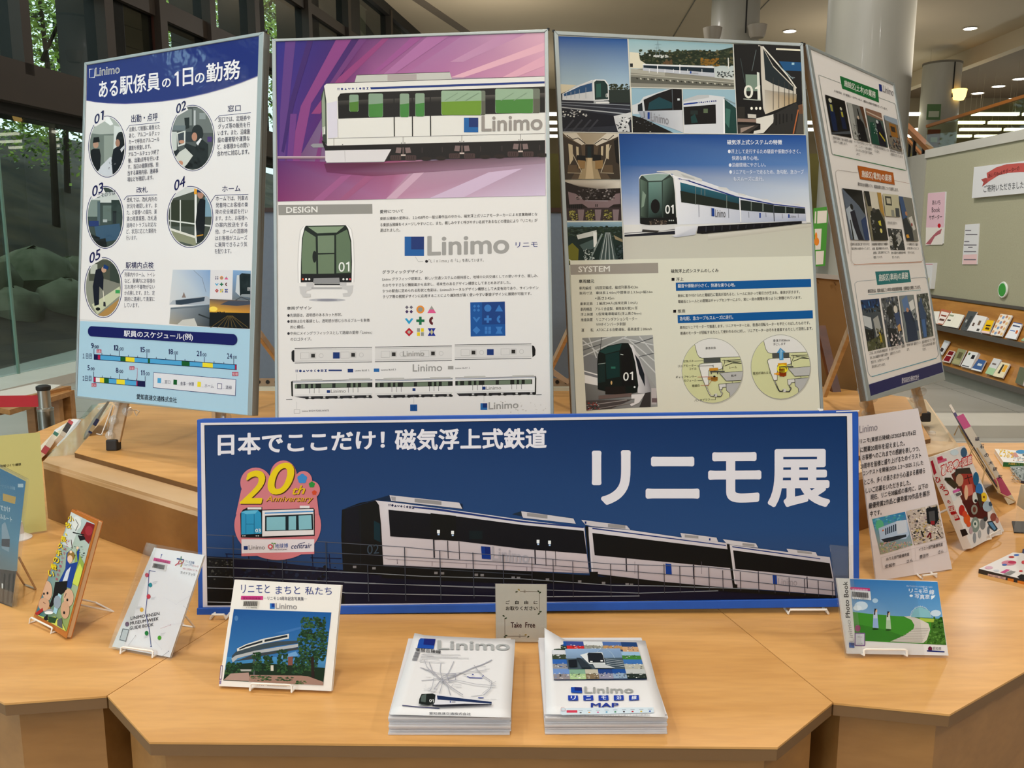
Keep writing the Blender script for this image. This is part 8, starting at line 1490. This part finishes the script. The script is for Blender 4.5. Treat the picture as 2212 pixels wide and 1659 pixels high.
p.poly([(5.4, 4.2), (7, 3.6), (10, 3.4), (10.2, 6.6), (7, 6.6)], '#cfd4d6').poly([(6.9, 3.9), (7.2, 3.6), (9.8, 3.6), (10, 4.2), (10.1, 6.2), (6.9, 6.2)], '#20242a').rect(7.2, 5.8, 7.7, 6.1, '#e6e8e8').rect(9.3, 5.6, 9.8, 5.9, '#e6e8e8').poly([(4.6, 5), (5.4, 5), (7.4, 7.6), (5.4, 7.6)], '#2c343c').poly([(7.6, 6.4), (9.6, 6.4), (12, 7.6), (8, 7.6)], '#b9bec0').poly([(3, 5.6), (4.6, 5.4), (4.6, 7.3), (3, 7.4)], '#1a2026')
for k in range(4): p.line([(10.4, 5.2+k*.5), (14, 5.8+k*.5)], .07, '#c0c8cc')
p.end(); p.clip(None)
p.poly([(765, 985), (858, 988), (862, 1036), (766, 1032)], '#1f4aa8').poly([(795, 985), (858, 988), (860, 1018), (797, 1016)], '#16286e'); p.text('Linimo', 880, 1036, 1298, 1036, 54, '#9a9c9a', 3.4)
for i, ch in enumerate('リニモ沿線'): x = 740+i*130; p.poly([(x, 1056), (x+84, 1057-i), (x+88, 1100-i), (x+2, 1100)], '#243fa0'); p.text(ch, x+24, 1095, x+66, 1094-i, 32, '#e2e6f2', 3)
p.text('MAP', 936, 1160, 1172, 1160, 38, '#20358c', 5); p.poly([(680, 1165), (1470, 1160), (1476, 1205), (690, 1225), (676, 1215)], '#c4d2dc').rrect(680, 1172, 716, 1196, 6, '#b05a60', 2.5); p.rect(728, 1184, 820, 1206, '#c03a50')
for i in range(9): x = 848+i*74; p.rect(x-8, 1200-i*1.5, x+8, 1210-i*1.5, ('#4a4c54', '#d08a3a', '#c04a80', '#3a8ab0', '#2f7a50', '#3a2a30', '#b02a34', '#c0a83a', '#24409a')[i]); p.rect(x-18, 1186-i*1.5, x+18, 1190-i*1.5, '#8f98a4')
p.text('リニモは、環境・景観を守る快適な公共交通です(全車自動運転)', 760, 1244, 1440, 1232, 14, '#8a8a94', .8)
# ---- photo book in clear film (right)
P = plane_stand((1832, 1413), (2049, 1416), TZ+.006, 18)
q = [(1809, 1249), (2025, 1256), (2049, 1416), (1832, 1412)]
t, c, p = book(P, q, .008, 'photo_book', 'landscape photo book with green hill and two women, in clear film', '#dedcdc')
p.view(1750, 1130, 3.1364); A = [(268, 378), (862, 398), (922, 826), (305, 795)]
p.poly(A, ['#2f6fae', '#3a80be', '#7fb0d2', '#9cc0d8']); p.clip(A); p.poly([(285, 600), (380, 612), (560, 628), (640, 632), (900, 650), (925, 830), (300, 800)], '#3f8c2e').poly([(300, 680), (500, 720), (740, 800), (300, 800)], '#357a2a').poly([(820, 650), (905, 652), (925, 826), (760, 815), (815, 740)], '#3f6a2a').speck(830, 640, 905, 710, 26, ['#2f5a24', '#4c7a34', '#24481c'], (8, 20), 51).speck(780, 730, 915, 815, 40, ['#3f6a2a', '#5a8a3c', '#2f5420'], (8, 18), 52)
p.poly([(740, 640), (840, 650), (835, 672), (740, 665)], '#a0b848').ell(345, 560, 46, 30, '#c2d4e2', 14).ell(320, 575, 30, 18, '#d3dfe8', 12).ell(850, 610, 36, 22, '#c2d4e2', 12).ell(440, 525, 20, 16, '#a9c6dc', 10)
p.poly([(634, 632), (680, 628), (740, 650), (800, 680), (812, 720), (790, 790), (765, 812), (540, 802), (640, 760), (700, 715), (705, 690), (685, 655)], '#c9c4bc')
for k in range(9): y = 712+k*11; p.line([(705-k*19, y), (806-k*6, y+3)], 2.2, '#8a8680')
for a in range(9): t_ = math.pi*a/8; p.line([(745-70*math.cos(t_), 638), (745-40*math.cos(t_), 580-22*math.sin(t_))], 2, '#c9dce2'); 
p.line([(675, 636), (685, 598), (715, 572), (745, 562), (780, 574), (808, 600), (818, 636)], 3, '#bcd4dc').line([(680, 615), (812, 615)], 2, '#bcd4dc').line([(690, 595), (800, 595)], 2, '#bcd4dc').poly([(680, 636), (818, 640), (800, 590), (745, 566), (700, 585)], '#7fb4c0')
for x, y, s_, c1, c2 in ((441, 650, 1.0, '#8fa8d4', '#b9c4d8'), (528, 662, .9, '#a9c0a4', '#c2cdc2')):
    p.poly([(x-14*s_, y-30*s_), (x+14*s_, y-30*s_), (x+22*s_, y+62*s_), (x-18*s_, y+58*s_)], c1).poly([(x-12*s_, y-50*s_), (x+12*s_, y-50*s_), (x+14*s_, y-5*s_), (x-14*s_, y-5*s_)], c2).ell(x+4, y-58*s_, 9*s_, 12*s_, '#d8b294', 10).poly([(x-6, y-72*s_), (x+9, y-70*s_), (x, y-56*s_), (x-2, y-28*s_), (x-11*s_, y-28*s_)], '#2c2226').ell(x, y+68*s_, 22*s_, 6*s_, '#1f3c1c', 12)
p.clip(None); p.poly([(200, 374), (268, 378), (305, 795), (245, 800)], '#d8d6d4'); 
P2 = p; p.view(0, 0, 1)
def vtext(pp, s_, bl, tl, w_, col, b):
    """text running upwards: starts at bl, ends at tl; w_ is the letter height towards the left"""
    pp.T = (0, 0, 1); d = bpy.data.curves.new('t', 'FONT'); d.body = s_; d.resolution_u = 3; o = bpy.data.objects.new('t', d); COL.objects.link(o); TEXTS.append(o); o['b'] = float(b)
    (x0, y0), (x1, y1) = bl, tl; q = [(x0-w_, y0), (x1-w_, y1), (x1, y1), (x0, y0)]; pp.items.append((6, q, lin(col), o)); pp.boxes.append((x0-w_, x0, y1, y0, 6))
vtext(p, 'Linimo', (1844, 1386), (1836.5, 1339), 9, '#a5a3a4', 2); vtext(p, 'Photo Book', (1836.5, 1334), (1830, 1256), 10, '#1c1c22', 3)
p.view(1750, 1130, 3.1364); p.poly([(262, 808), (298, 810), (300, 845), (264, 843)], '#24509c').poly([(275, 808), (298, 810), (299, 830), (276, 828)], '#16306e')
p.poly([(272, 432), (402, 440), (404, 458), (268, 448)], '#b83a76').text('愛知県図書館', 284, 456, 388, 461, 13, '#f0d0e0', 1).poly([(270, 452), (406, 462), (412, 522), (285, 512)], '#d6dade')
for k in range(24): x = 280+k*4.6; p.line([(x, 462+k*.35), (x+3, 498+k*.35)], 2.2+(k*5 % 3)*.6, '#202026')
p.text('1111768217', 294, 513, 384, 518, 9, '#333', .8)
for i, (ch, x, y, s_) in enumerate((('リ', 668, 470, 26), ('ニ', 706, 466, 22), ('モ', 734, 474, 24), ('沿', 762, 472, 34), ('線', 806, 484, 34), ('写', 708, 508, 30), ('真', 742, 515, 32), ('旅', 778, 512, 30))): p.text(ch, x, y, x+s_, y+1, s_, '#e0e8f0', 2)
p.text('空の下に広がる小さな物語をめぐる旅へ', 652, 432, 832, 440, 12, '#c2d6ea', .8).ell(684, 492, 12, 8, '#dfe8ee', 10).poly([(818, 492), (848, 488), (838, 505), (820, 518)], '#dfe8ee')
p.ell(321, 712, 19, 22, '#8a2a60', 16).rrect(300, 742, 372, 832, 6, '#6a4a80'); p.poly([(307, 750), (366, 750), (366, 825), (307, 825)], '#c2c4cc'); p.text('291.5', 320, 775, 350, 776, 9, '#55555e', .6); p.text('リニモ', 318, 820, 355, 820, 9, '#55555e', .6)
p.ell(812, 852, 14, 17, '#5c2038', 14).poly([(790, 860), (910, 868), (910, 876), (792, 870)], '#24306e'); p.text('愛知県', 828, 858, 888, 860, 20, '#77747c', .8)
f = [P.pw(*k, .004) for k in ((1791, 1177), (1966, 1180), (1996, 1421), (1824, 1422))]; MB().prism(f, -P.n*.0006).build('film_cover', M_FILM, t); MB().prism([P.pw(*k, .008) for k in ((1790, 1176), (1832, 1181), (1862, 1420), (1824, 1421))], -P.n*.004).build('film_spine', M_CLEAR, t)
stand(P, 1862, 1954, 1413, 'wire stand of the landscape photo book', depth=.08)
# ---- letter to visitors
P = plane_stand((1893, 1255), (2057, 1229), TZ+.004, 13)
q = [(1850, 901), (1983, 882), (2057, 1229), (1893, 1255)]
t, c, p = book(P, q, .004, 'anniversary_letter', 'tall white letter with black lettering and two small train paintings beside the banner', '#dcd5d8', cat='poster', spine=False)
p.view(1832, 860, 3.771)
p.text('Linimo', 92, 285, 238, 262, 60, '#85808a', .6)
lines([('リニモ(東部丘陵線)は2025年3月6日', 95, 378, 548, 306), ('に開業20周年を迎えました。', 97, 445, 460, 388), ('お客様へのこれまでの感謝を表しつつ、', 114, 506, 582, 432), ('20周年を皆様と盛り上げるためイラスト', 98, 580, 592, 488), ('コンテストを開催(2024.12〜2025.1)した', 118, 640, 610, 550), ('ところ、多くの皆さまから心温まる素晴ら', 130, 708, 624, 612), ('しいご応募をいただきました。', 142, 778, 508, 708),
       ('現在、リニモ08編成の車内に、以下の', 180, 832, 648, 735), ('最優秀賞2作品と優秀賞70作品を展示', 165, 902, 662, 795), ('中です。', 178, 966, 272, 950)], 46, '#1d1c22', 2.2)
A = [(195, 985), (462, 925), (525, 1198), (262, 1275)]; p.poly(A, ['#3f8fb8', '#2f78b0', '#8aa0a8', '#9a9a80']); p.clip(A)
p.speck(195, 950, 460, 1060, 34, ['#5aa8c4', '#2f7aac', '#3a90b0', '#7ab8c8', '#4aa08a'], (12, 30), 71).ell(255, 1035, 34, 44, '#5ab08a', 14).poly([(245, 1060), (400, 1000), (478, 990), (495, 1110), (470, 1145), (262, 1170)], '#a9c0dc').poly([(385, 1005), (470, 990), (480, 1090), (400, 1110)], '#c2cfe0')
for k in range(6): x = 300+k*16; p.poly([(x, 1062-k*7), (x+9, 1058-k*7), (x+10, 1110-k*6), (x+1, 1115-k*6)], '#1f2a3c')
p.poly([(265, 1150), (400, 1120), (470, 1110), (472, 1128), (410, 1150), (300, 1178)], '#2a3038').speck(250, 1170, 520, 1265, 90, ['#a9b07a', '#c99a9a', '#7a9a5a', '#b9a88a', '#8a7a6a', '#c4b0b4'], (5, 14), 72).poly([(274, 1085), (282, 1065), (290, 1082)], '#c8642a'); p.clip(None)
A = [(472, 920), (722, 862), (780, 1135), (536, 1198)]; p.poly(A, '#b9b0a8'); p.clip(A); p.speck(472, 870, 780, 1195, 150, ['#c9c2b4', '#8a8078', '#d8d2cc', '#6a645c', '#b4a06a', '#a89a9c', '#3c3c40'], (8, 24), 73).poly([(630, 900), (722, 880), (735, 990), (700, 1040), (640, 1020)], '#1f2226').poly([(650, 925), (700, 915), (706, 1000), (660, 1010)], '#4a4c4e').rect(668, 1000, 700, 1030, '#8a2a30').line([(640, 1135), (665, 1095), (670, 1140)], 12, '#6a1a24').speck(540, 1060, 620, 1160, 16, ['#1f2226', '#c2b46a'], (6, 14), 74).line([(590, 1080), (610, 1130)], 12, '#26282c').line([(720, 1080), (750, 1130)], 8, '#3a2a2c'); p.clip(None)
p.line([(262, 1300), (540, 1222), (796, 1160), (802, 1250), (540, 1325), (280, 1392), (262, 1300)], 2, '#b5aeb2'); p.line([(540, 1228), (548, 1322)], 2, '#b5aeb2')
p.text('ぬりえ部門最優秀賞', 306, 1326, 492, 1284, 28, '#2a282e', 2); p.text('安城市　　　さん', 296, 1386, 522, 1332, 30, '#2a282e', 2); p.text('イラスト部門最優秀賞', 570, 1250, 765, 1204, 30, '#2a282e', 2); p.text('豊田市　　　さん', 578, 1308, 772, 1258, 30, '#2a282e', 2)
a, b = onz(1992, 1250, TZ+.004), onz(2023, 1246, TZ+.004); t3 = empty('wire_book_stand', a, 'white wire foot under the tall letter beside the banner', 'book stand', 'white wire book stands on the ring table'); WL[t3.name] = a
MB().tube([a+V((0, .08, 0)), a, a+V((0, 0, .008)), b+V((0, 0, .008)), b, b+V((0, .08, 0))], .0026, 8).build('front_hook', M_WIRE, t3, smooth=True); MB().tube([a+V((0, .08, 0)), a+V((0, .12, .16)), b+V((0, .12, .16)), b+V((0, .08, 0))], .0022, 8).build('back_frame', M_WIRE, t3, smooth=True)
# ---- thick white picture encyclopedia
P = plane_stand((2098, 1189), (2170, 1141), TZ+.01, 24)
F0 = lambda x, y: (1980+x/3.685, 850+y/3.685)
q = [F0(140, 500), F0(382, 414), F0(697, 1095), F0(440, 1232)]
t = empty('picture_encyclopedia', P.pw(*q[3]), 'thick white picture encyclopedia with red outlined title on a wire stand', 'book'); WL[t.name] = P.pw(*q[3])
# the spine runs from the front cover's left edge back to the left
cc = [P.pw(*k) for k in q]; th_ = .024
MB().prism(cc, -P.n*.0015).build('front_cover', mat('white cover', '#e2dedd', .35, coat=.3), t); MB().prism([k-P.n*.0015 for k in [cc[0]+(cc[1]-cc[0])*.01, cc[1]-(cc[1]-cc[0])*.02, cc[2]-(cc[1]-cc[0])*.02, cc[3]+(cc[2]-cc[3])*.01]], -P.n*(th_-.003)).build('pages', mat('pages #e9e2d4', '#e9e2d4', .7), t)
MB().prism([k-P.n*(th_-.0015) for k in cc], -P.n*.0015).build('back_cover', mat('white cover', '#e2dedd', .35), t)
SP = Plane(cc[3]-P.n*th_, P.n, cc[0]-cc[3]); 
spn = MB().prism([cc[0], cc[3], cc[3]-P.n*th_, cc[0]-P.n*th_], (cc[0]-cc[1]).normalized()*.001).build('spine', mat('white cover', '#e2dedd', .35), t)
p = Print(P, t, INKM, 'cover_print', .0005, 'cover_lettering'); p.view(1980, 850, 3.685); p.clip([(142, 500), (382, 416), (695, 1095), (440, 1230)])
p.ell(300, 470, 34, 24, '#c4d6e0', 14).ell(375, 470, 26, 40, '#3a5a78', 14).ell(290, 830, 30, 26, '#d3d8da', 12)
p.poly([(160, 510), (200, 495), (215, 520), (235, 515), (240, 535), (170, 560)], '#c05a7a').ell(185, 520, 22, 14, '#b02a44', 12)
p.poly([(275, 645), (330, 605), (410, 590), (430, 640), (440, 680), (560, 900), (565, 1005), (420, 985), (370, 870), (350, 830)], '#5c2a24').poly([(310, 600), (420, 590), (440, 640), (300, 660)], '#38312a').poly([(330, 640), (440, 640), (470, 800), (380, 830)], '#9a3830').poly([(380, 730), (440, 720), (450, 800), (400, 820)], '#c06a5c').poly([(360, 860), (460, 840), (560, 900), (566, 1000), (425, 980)], '#4c1c18').ell(340, 690, 30, 50, '#b89a80', 14).ell(392, 790, 16, 60, '#d8b494', 12).line([(380, 680), (440, 660)], 6, '#1c1412').line([(400, 650), (420, 720)], 5, '#1c1412')
p.poly([(220, 670), (270, 670), (300, 700), (330, 730), (300, 760), (240, 710)], '#3c3426').ell(245, 685, 26, 14, '#24281c', 10).ell(470, 680, 24, 54, '#1f5c84', 14).ell(495, 775, 30, 60, '#2f70b4', 14).ell(532, 825, 26, 38, '#e2c02c', 12).ell(532, 825, 9, 10, '#7a4a14', 8).ell(462, 830, 22, 46, '#ccd0ca', 14).ell(468, 855, 12, 14, '#202226', 10).poly([(470, 790), (510, 800), (520, 900), (500, 910)], '#3a342c').ell(560, 900, 38, 42, '#9ab0c0', 14).ell(585, 880, 16, 20, '#3a4c60', 10).ell(455, 925, 26, 40, '#8a8a80', 14).ell(455, 925, 13, 24, '#6a3a30', 12)
p.ell(358, 930, 24, 44, '#b02a24', 12).ell(398, 1000, 26, 40, '#d05a24', 12).ell(412, 1040, 18, 24, '#d0542c', 10).ell(380, 960, 20, 26, '#c8482c', 10).ell(465, 1045, 34, 62, '#7a8a84', 16).ell(465, 1040, 18, 30, '#c9d2cc', 12).ell(463, 1038, 8, 13, '#2a4a44', 10).ell(525, 1040, 22, 44, '#7c7e80', 12).poly([(560, 1020), (600, 1012), (645, 1075), (625, 1105), (580, 1070)], '#2a3640').poly([(568, 1030), (598, 1022), (632, 1075), (618, 1092)], '#5a8ab0').ell(610, 985, 26, 34, '#8a4a40', 10).ell(640, 1010, 14, 24, '#b07a70', 10).ell(460, 1150, 14, 44, '#8a9098', 10).ell(500, 1120, 12, 34, '#a0a4a8', 10).ell(570, 1090, 10, 34, '#6a7078', 10).ell(545, 1000, 16, 20, '#2c3034', 10).ell(430, 1090, 14, 30, '#b09aa0', 10)
p.poly([(285, 775), (335, 755), (345, 772), (292, 795)], '#c4589c').poly([(295, 796), (350, 775), (358, 808), (312, 830)], '#d5d5d4').poly([(303, 800), (345, 785), (350, 806), (316, 822)], '#5c5c5e'); p.clip(None)
for ch, x, y, w_, h_ in (('ひ', 195, 655, 50, 82), ('み', 245, 632, 48, 80), ('つ', 285, 605, 46, 66), ('の', 335, 585, 26, 36), ('図', 360, 585, 38, 66), ('鑑', 400, 568, 34, 66)): p.text(ch, x-4, y+5, x+w_+4, y-12, h_+8, '#b82a2c', 9); p.text(ch, x, y, x+w_, y-16, h_-4, '#ead9d4', 2.5)
p = Print(SP, t, INKM, 'spine_print', .0015, 'spine_lettering'); p.view(1980, 850, 3.685)
for ch, x, y, s_ in (('ひ', 150, 705, 44), ('み', 185, 760, 44), ('つ', 215, 805, 44), ('の', 245, 870, 26)): p.text(ch, x, y, x+s_, y+10, s_, '#b02428', 5, sh=0)
p.poly([(252, 900), (296, 890), (318, 950), (276, 965)], '#b02428').poly([(284, 958), (322, 945), (350, 1000), (310, 1012)], '#b02428').poly([(346, 1085), (390, 1075), (412, 1120), (366, 1140)], '#2a2424').poly([(112, 540), (130, 530), (160, 630), (140, 650)], '#a82c3c')
p.text('図', 258, 950, 306, 936, 44, '#e8d8d2', 2); p.text('鑑', 290, 1002, 334, 988, 40, '#e8d8d2', 2)
stand(P, F0(560, 0)[0], F0(640, 0)[0], 1165, 'wire stand of the thick picture encyclopedia', depth=.14)
# ---- two thin books seen edge-on on a long wire stand
def edgebook(a, b, z0, th, dep, cov, lab, bands, tp='#d9cdb8'):
    """a book leaning back, seen along its spine: a bottom, b top pixel of the spine"""
    A_ = onz(*a, z0); r = ray(*b); d = V((r.x, r.y)).normalized(); B_ = aty(b[0], b[1], A_.y+.16); ax = (B_-A_).normalized(); side = V((.35, .94, 0)); side = (side-ax*side.dot(ax)).normalized(); wn_ = ax.cross(side)
    if wn_.x > 0: wn_ = -wn_
    t = empty('leaning_book', A_, lab, 'book'); WL[t.name] = A_; L_ = (B_-A_).length
    MB().prism([A_, B_, B_+side*dep, A_+side*dep], wn_*.0015).build('front_cover', mat('cover '+cov, cov, .4), t); MB().prism([A_+wn_*.0015+side*.002, B_+wn_*.0015+side*.002, B_+wn_*.0015+side*(dep-.003), A_+wn_*.0015+side*(dep-.003)], wn_*(th-.003)).build('pages', mat('pages '+tp, tp, .7), t)
    MB().prism([A_+wn_*(th-.0015), B_+wn_*(th-.0015), B_+wn_*(th-.0015)+side*dep, A_+wn_*(th-.0015)+side*dep], wn_*.0015).build('back_cover', mat('cover '+cov, cov, .4), t)
    for f0, f1, c_ in bands: MB().prism([A_+ax*L_*f0, A_+ax*L_*f1, A_+ax*L_*f1+wn_*th, A_+ax*L_*f0+wn_*th], -side*.0012).build('spine_band', mat('band '+c_, c_, .4), t)
    sp2 = Plane(A_, wn_, ax); return t, sp2
F8 = lambda x, y: (1980+x/3.685, 850+y/3.685)
t, SPL = edgebook(F8(790, 862), F8(372, 160), TZ+.012, .024, .15, '#cfc6b6', 'grey book seen from its spine on the wire stand, black lettering and pink bands', [(0, .08, '#b9a98c'), (.08, .28, '#9a2448'), (.28, .85, '#b9ae9c'), (.85, 1, '#b0306c')])
p = Print(SPL, t, INKM, 'spine_print', .0018, 'spine_lettering'); p.view(1980, 850, 3.685)
for ch, x, y in (('磁', 482, 365), ('石', 520, 425), ('の', 556, 495), ('大', 590, 555), ('研', 625, 605), ('究', 665, 665)): p.text(ch, x-16, y+14, x+18, y+10, 30, '#1c1c34', 3)
t, SPL = edgebook(F8(640, 740), F8(275, 85), TZ+.03, .008, .14, '#3a2c5c', 'thin purple book seen from its spine behind the grey one', [(0, .25, '#5a4a3c'), (.25, .6, '#2f2c38'), (.6, .9, '#3c2c60'), (.9, 1, '#d6ccc0')])
t3 = empty('wire_book_stand', onz(2040, 1000, TZ), 'tall tan wire stand holding the two books seen from their spines', 'book stand', 'white wire book stands on the ring table'); WL[t3.name] = onz(2040, 1000, TZ)
M_TAN = mat('tan_wire', '#c2a070', .35, .3)
for pts in (([(300, 330), (335, 255), (450, 480), (655, 790), (790, 860)]), ([(350, 290), (545, 590), (520, 720)]), ([(420, 500), (460, 400), (640, 700), (665, 790)]), ([(240, 1110), (320, 1095), (265, 1010)])):
    w3 = []
    for i, (x, y) in enumerate(pts):
        X_, Y_ = F8(x, y); w3.append(aty(X_, Y_, 2.95-.35*(y-255)/600+.0*i))
    w3 = [V((a.x, a.y, max(a.z, TZ+.004))) for a in w3]; MB().tube(w3, .0022, 6).build('wire', M_TAN, t3, smooth=True)
o = MB().prism([onz(*F8(350, 290), TZ+.13), onz(*F8(380, 275), TZ+.13), onz(*F8(420, 330), TZ+.11), onz(*F8(385, 345), TZ+.11)], (0, 0, -.006)).build('green_booklet', mat('green_book', '#2c6a34', .5)); tag(o, 'small green booklet end behind the thin purple book', 'booklet')
# ---- flat books on the right
def flatbook(q, th, cov, spc, lab, z=TZ):
    c = [onz(*k, z+th) for k in q]; t = empty('picture_book', c[3], lab, 'book'); WL[t.name] = c[3]
    MB().prism(c, (0, 0, -.0015)).build('front_cover', mat('cover '+cov, cov, .35, coat=.3), t); cen = sum(c, V((0, 0, 0)))/4
    MB().prism([k+(cen-k)*.015-V((0, 0, .0015)) for k in c], (0, 0, -(th-.003))).build('pages', mat('pages #e9e2d4', '#e9e2d4', .7), t); MB().prism([V((k.x, k.y, z+.0015)) for k in c], (0, 0, -.0014)).build('back_cover', mat('cover '+cov, cov, .35), t)
    d = (c[3]-c[0]).normalized(); MB().prism([c[3], c[2], V((c[2].x, c[2].y, z)), V((c[3].x, c[3].y, z))], d*.0015).build('spine', mat('spine '+spc, spc, .4), t)
    PP = Plane(V((c[0].x, c[0].y, z+th)), V((1, 0, 0)), V((0, 1, 0))); p = Print(PP, t, INKM, 'cover_print', .0006, 'cover_lettering'); p.view(1980, 850, 3.685); return p, t, c, d
p, t, c, d = flatbook([F8(768, 1265), F8(1060, 1290), F8(1180, 1560), F8(497, 1395)], .012, '#e2ddda', '#231c18', 'white picture book lying flat near the right edge with a black and orange spine')
p.ell(575, 1388, 34, 12, '#d8b0c0', 12).ell(735, 1350, 60, 20, '#d08a9a', 14).ell(760, 1345, 34, 12, '#b83a5a', 12).ell(700, 1365, 20, 8, '#4a6ab0', 10).ell(755, 1303, 24, 8, '#b03a30', 10).ell(795, 1287, 22, 7, '#3a6ab8', 10).ell(850, 1345, 16, 14, '#c04a50', 10).poly([(665, 1425), (715, 1400), (745, 1405), (700, 1432)], '#c4568c').poly([(690, 1440), (750, 1410), (790, 1420), (740, 1450)], '#8a8a88').poly([(800, 1460), (830, 1440), (900, 1450), (900, 1490), (820, 1475)], '#1c1a1a').ell(635, 1410, 24, 8, '#c9cdd4', 10).ell(830, 1415, 16, 7, '#c03a3a', 10)
SPp = Plane(c[3]-d*0, (c[2]-c[3]), V((0, 0, 1)));
ps_ = Print(SPp, t, INKM, 'spine_print', .0024, 'spine_lettering'); ps_.view(1980, 850, 3.685); ps_.poly([(570, 1432), (712, 1462), (710, 1480), (568, 1448)], '#c9a9a0').poly([(728, 1466), (775, 1476), (775, 1500), (725, 1488)], '#c8742a').poly([(805, 1485), (900, 1505), (900, 1530), (805, 1508)], '#c8742a'); ps_.text('どうぐ', 575, 1450, 700, 1476, 14, '#5a3a44', 2)
p, t, c, d = flatbook([F8(620, 440), F8(920, 462), F8(960, 560), F8(690, 545)], .018, '#e4e0d8', '#1f6a3a', 'white picture book with yellow title and green spine lying flat by the right edge')
p.ell(830, 465, 40, 16, '#3f86b4', 12).ell(870, 490, 30, 12, '#5a6a6c', 10).poly([(740, 475), (790, 470), (815, 505), (770, 510)], '#c08a80').speck(770, 500, 860, 545, 14, ['#7ab0c8', '#c8d4d6', '#b8743c', '#4a5a60'], (5, 14), 81, .5)
p.text('どうぶつ', 660, 500, 770, 520, 60, '#dcb41c', 5)
ps_ = Print(Plane(c[3], c[2]-c[3], V((0, 0, 1))), t, INKM, 'spine_print', .0024, 'spine_lettering'); ps_.view(1980, 850, 3.685); ps_.text('大図鑑シリーズ', 728, 566, 862, 572, 18, '#d8c46a', 2)
p, t, c, d = flatbook([F8(742, 580), F8(940, 570), F8(1000, 720), F8(830, 692)], .01, '#6f7a78', '#2a2a38', 'dark grey-green picture book lying flat under the right edge')
p.speck(755, 585, 880, 690, 60, ['#4a5654', '#9aa4a0', '#38423f', '#7c8682', '#c2c8c4'], (6, 16), 82, .5)
# black and green acrylic sign cut by the right edge
P = plane_stand(F8(770, 1112), (2230, 1140), TZ+.003, 12)
t = empty('folded_sign', onz(*F8(800, 1110), TZ), 'white and green folded sign in dark acrylic foot at the right edge', 'sign'); WL[t.name] = onz(*F8(800, 1110), TZ)
a0 = onz(*F8(775, 1112), TZ); MB().prism([a0, a0+V((.16, -.02, 0)), a0+V((.2, .09, 0)), a0+V((.05, .1, 0))], (0, 0, .004)).build('dark_base', M_DARK, t)
MB().prism([onz(*F8(800, 890), TZ+.06), onz(*F8(835, 725), TZ+.16), onz(*F8(960, 735), TZ+.16), onz(*F8(960, 1000), TZ+.03)], (0, .003, 0)).build('white_card', mat('white_green_card', '#d8dccb', .5), t)
MB().prism([onz(*F8(775, 1105), TZ+.003), onz(*F8(805, 900), TZ+.055), onz(*F8(870, 960), TZ+.04), onz(*F8(870, 1110), TZ+.003)], (0, .002, 0)).build('clear_front', M_CLEAR, t)
o = MB().prism([onz(2208, 1195, TZ), onz(2240, 1190, TZ), onz(2250, 1215, TZ), onz(2207, 1204, TZ)], (0, 0, .012)).build('navy_book', mat('navy_book', '#2a3560', .4)); tag(o, 'corner of a navy book at the right edge above the flat white book', 'book')
# ---- things on and behind the platform's left end
def leanbook(a, b, z0, lab, cols, wd=.022, dep=.16):
    A_ = onz(*a, z0); B_ = aty(b[0], b[1], A_.y+.12); ax = B_-A_; t = empty('leaning_book', A_, lab, 'book'); WL[t.name] = A_
    side = V((-.42, .9, 0)); side = (side-ax.normalized()*side.dot(ax.normalized())).normalized(); wn_ = ax.normalized().cross(side)
    MB().prism([A_, B_, B_+side*dep, A_+side*dep], wn_*wd).build('pages', mat('pages #d9cdb8', '#d9cdb8', .7), t)
    for f0, f1, c_ in cols: MB().prism([A_+ax*f0-wn_*.001, A_+ax*f1-wn_*.001, A_+ax*f1+wn_*(wd+.001), A_+ax*f0+wn_*(wd+.001)], -side*.0015).build('spine_band', mat('band '+c_, c_, .4), t)
leanbook((98, 982), (128, 938), TZ+.03, 'book with white and green spine behind the left end of the platform', [(0, .3, '#a8323a'), (.3, .85, '#cfc8b8'), (.85, 1, '#1f6a5a')], .02, .14)
leanbook((138, 945), (158, 912), TZ+.08, 'book with black, white and red spine behind the left end of the platform', [(0, .25, '#c9c2b2'), (.25, .8, '#2a2624'), (.8, 1, '#b8424c')], .018, .14)
A_ = onz(196, 937, PZ+.016); B_ = aty(237, 868, A_.y+.13); t = empty('slim_booklet', A_, 'slim grey booklet with navy and cream foot on a wire stand under the leftmost board', 'booklet'); WL[t.name] = A_
ax = B_-A_; sd = V((-.40, .92, 0)); sd = (sd-ax.normalized()*sd.dot(ax.normalized())).normalized(); wn_ = ax.normalized().cross(sd)
MB().prism([A_, B_, B_+sd*.12, A_+sd*.12], wn_*.007).build('cover', mat('grey_cover', '#8d8a80', .4), t)
for f0, f1, c_ in ((.0, .05, '#26305e'), (.05, .22, '#c2ad86'), (.24, .42, '#26305e')): MB().prism([A_+ax*f0-wn_*.002, A_+ax*f1-wn_*.002, A_+ax*f1+wn_*.010, A_+ax*f0+wn_*.010], -sd*.002).build('spine_band', mat('band '+c_, c_, .4), t)
G = lambda x, y: (100+x/6.9125, 850+y/6.9125)
t3 = empty('wire_book_stand', A_, 'wire stand of the slim grey booklet under the leftmost board', 'book stand', 'white wire book stands on the ring table'); WL[t3.name] = A_
MB().tube([onz(*G(750, 600), PZ+.012), onz(*G(825, 618), PZ+.012), aty(*G(990, 180), A_.y+.14), onz(*G(905, 545), PZ+.012), onz(*G(865, 545), PZ+.012)], .002, 8).build('wire', M_WIRE, t3, smooth=True)
MB().tube([aty(*G(1030, 150), A_.y+.1), aty(*G(1080, 240), A_.y+.1), aty(*G(1345, 250), A_.y+.18), aty(*G(1390, 265), A_.y+.18), aty(*G(1345, 335), A_.y+.18), aty(*G(1310, 260), A_.y+.18)], .002, 8).build('hook_wire', M_WIRE, t3, smooth=True)
finish_prints()
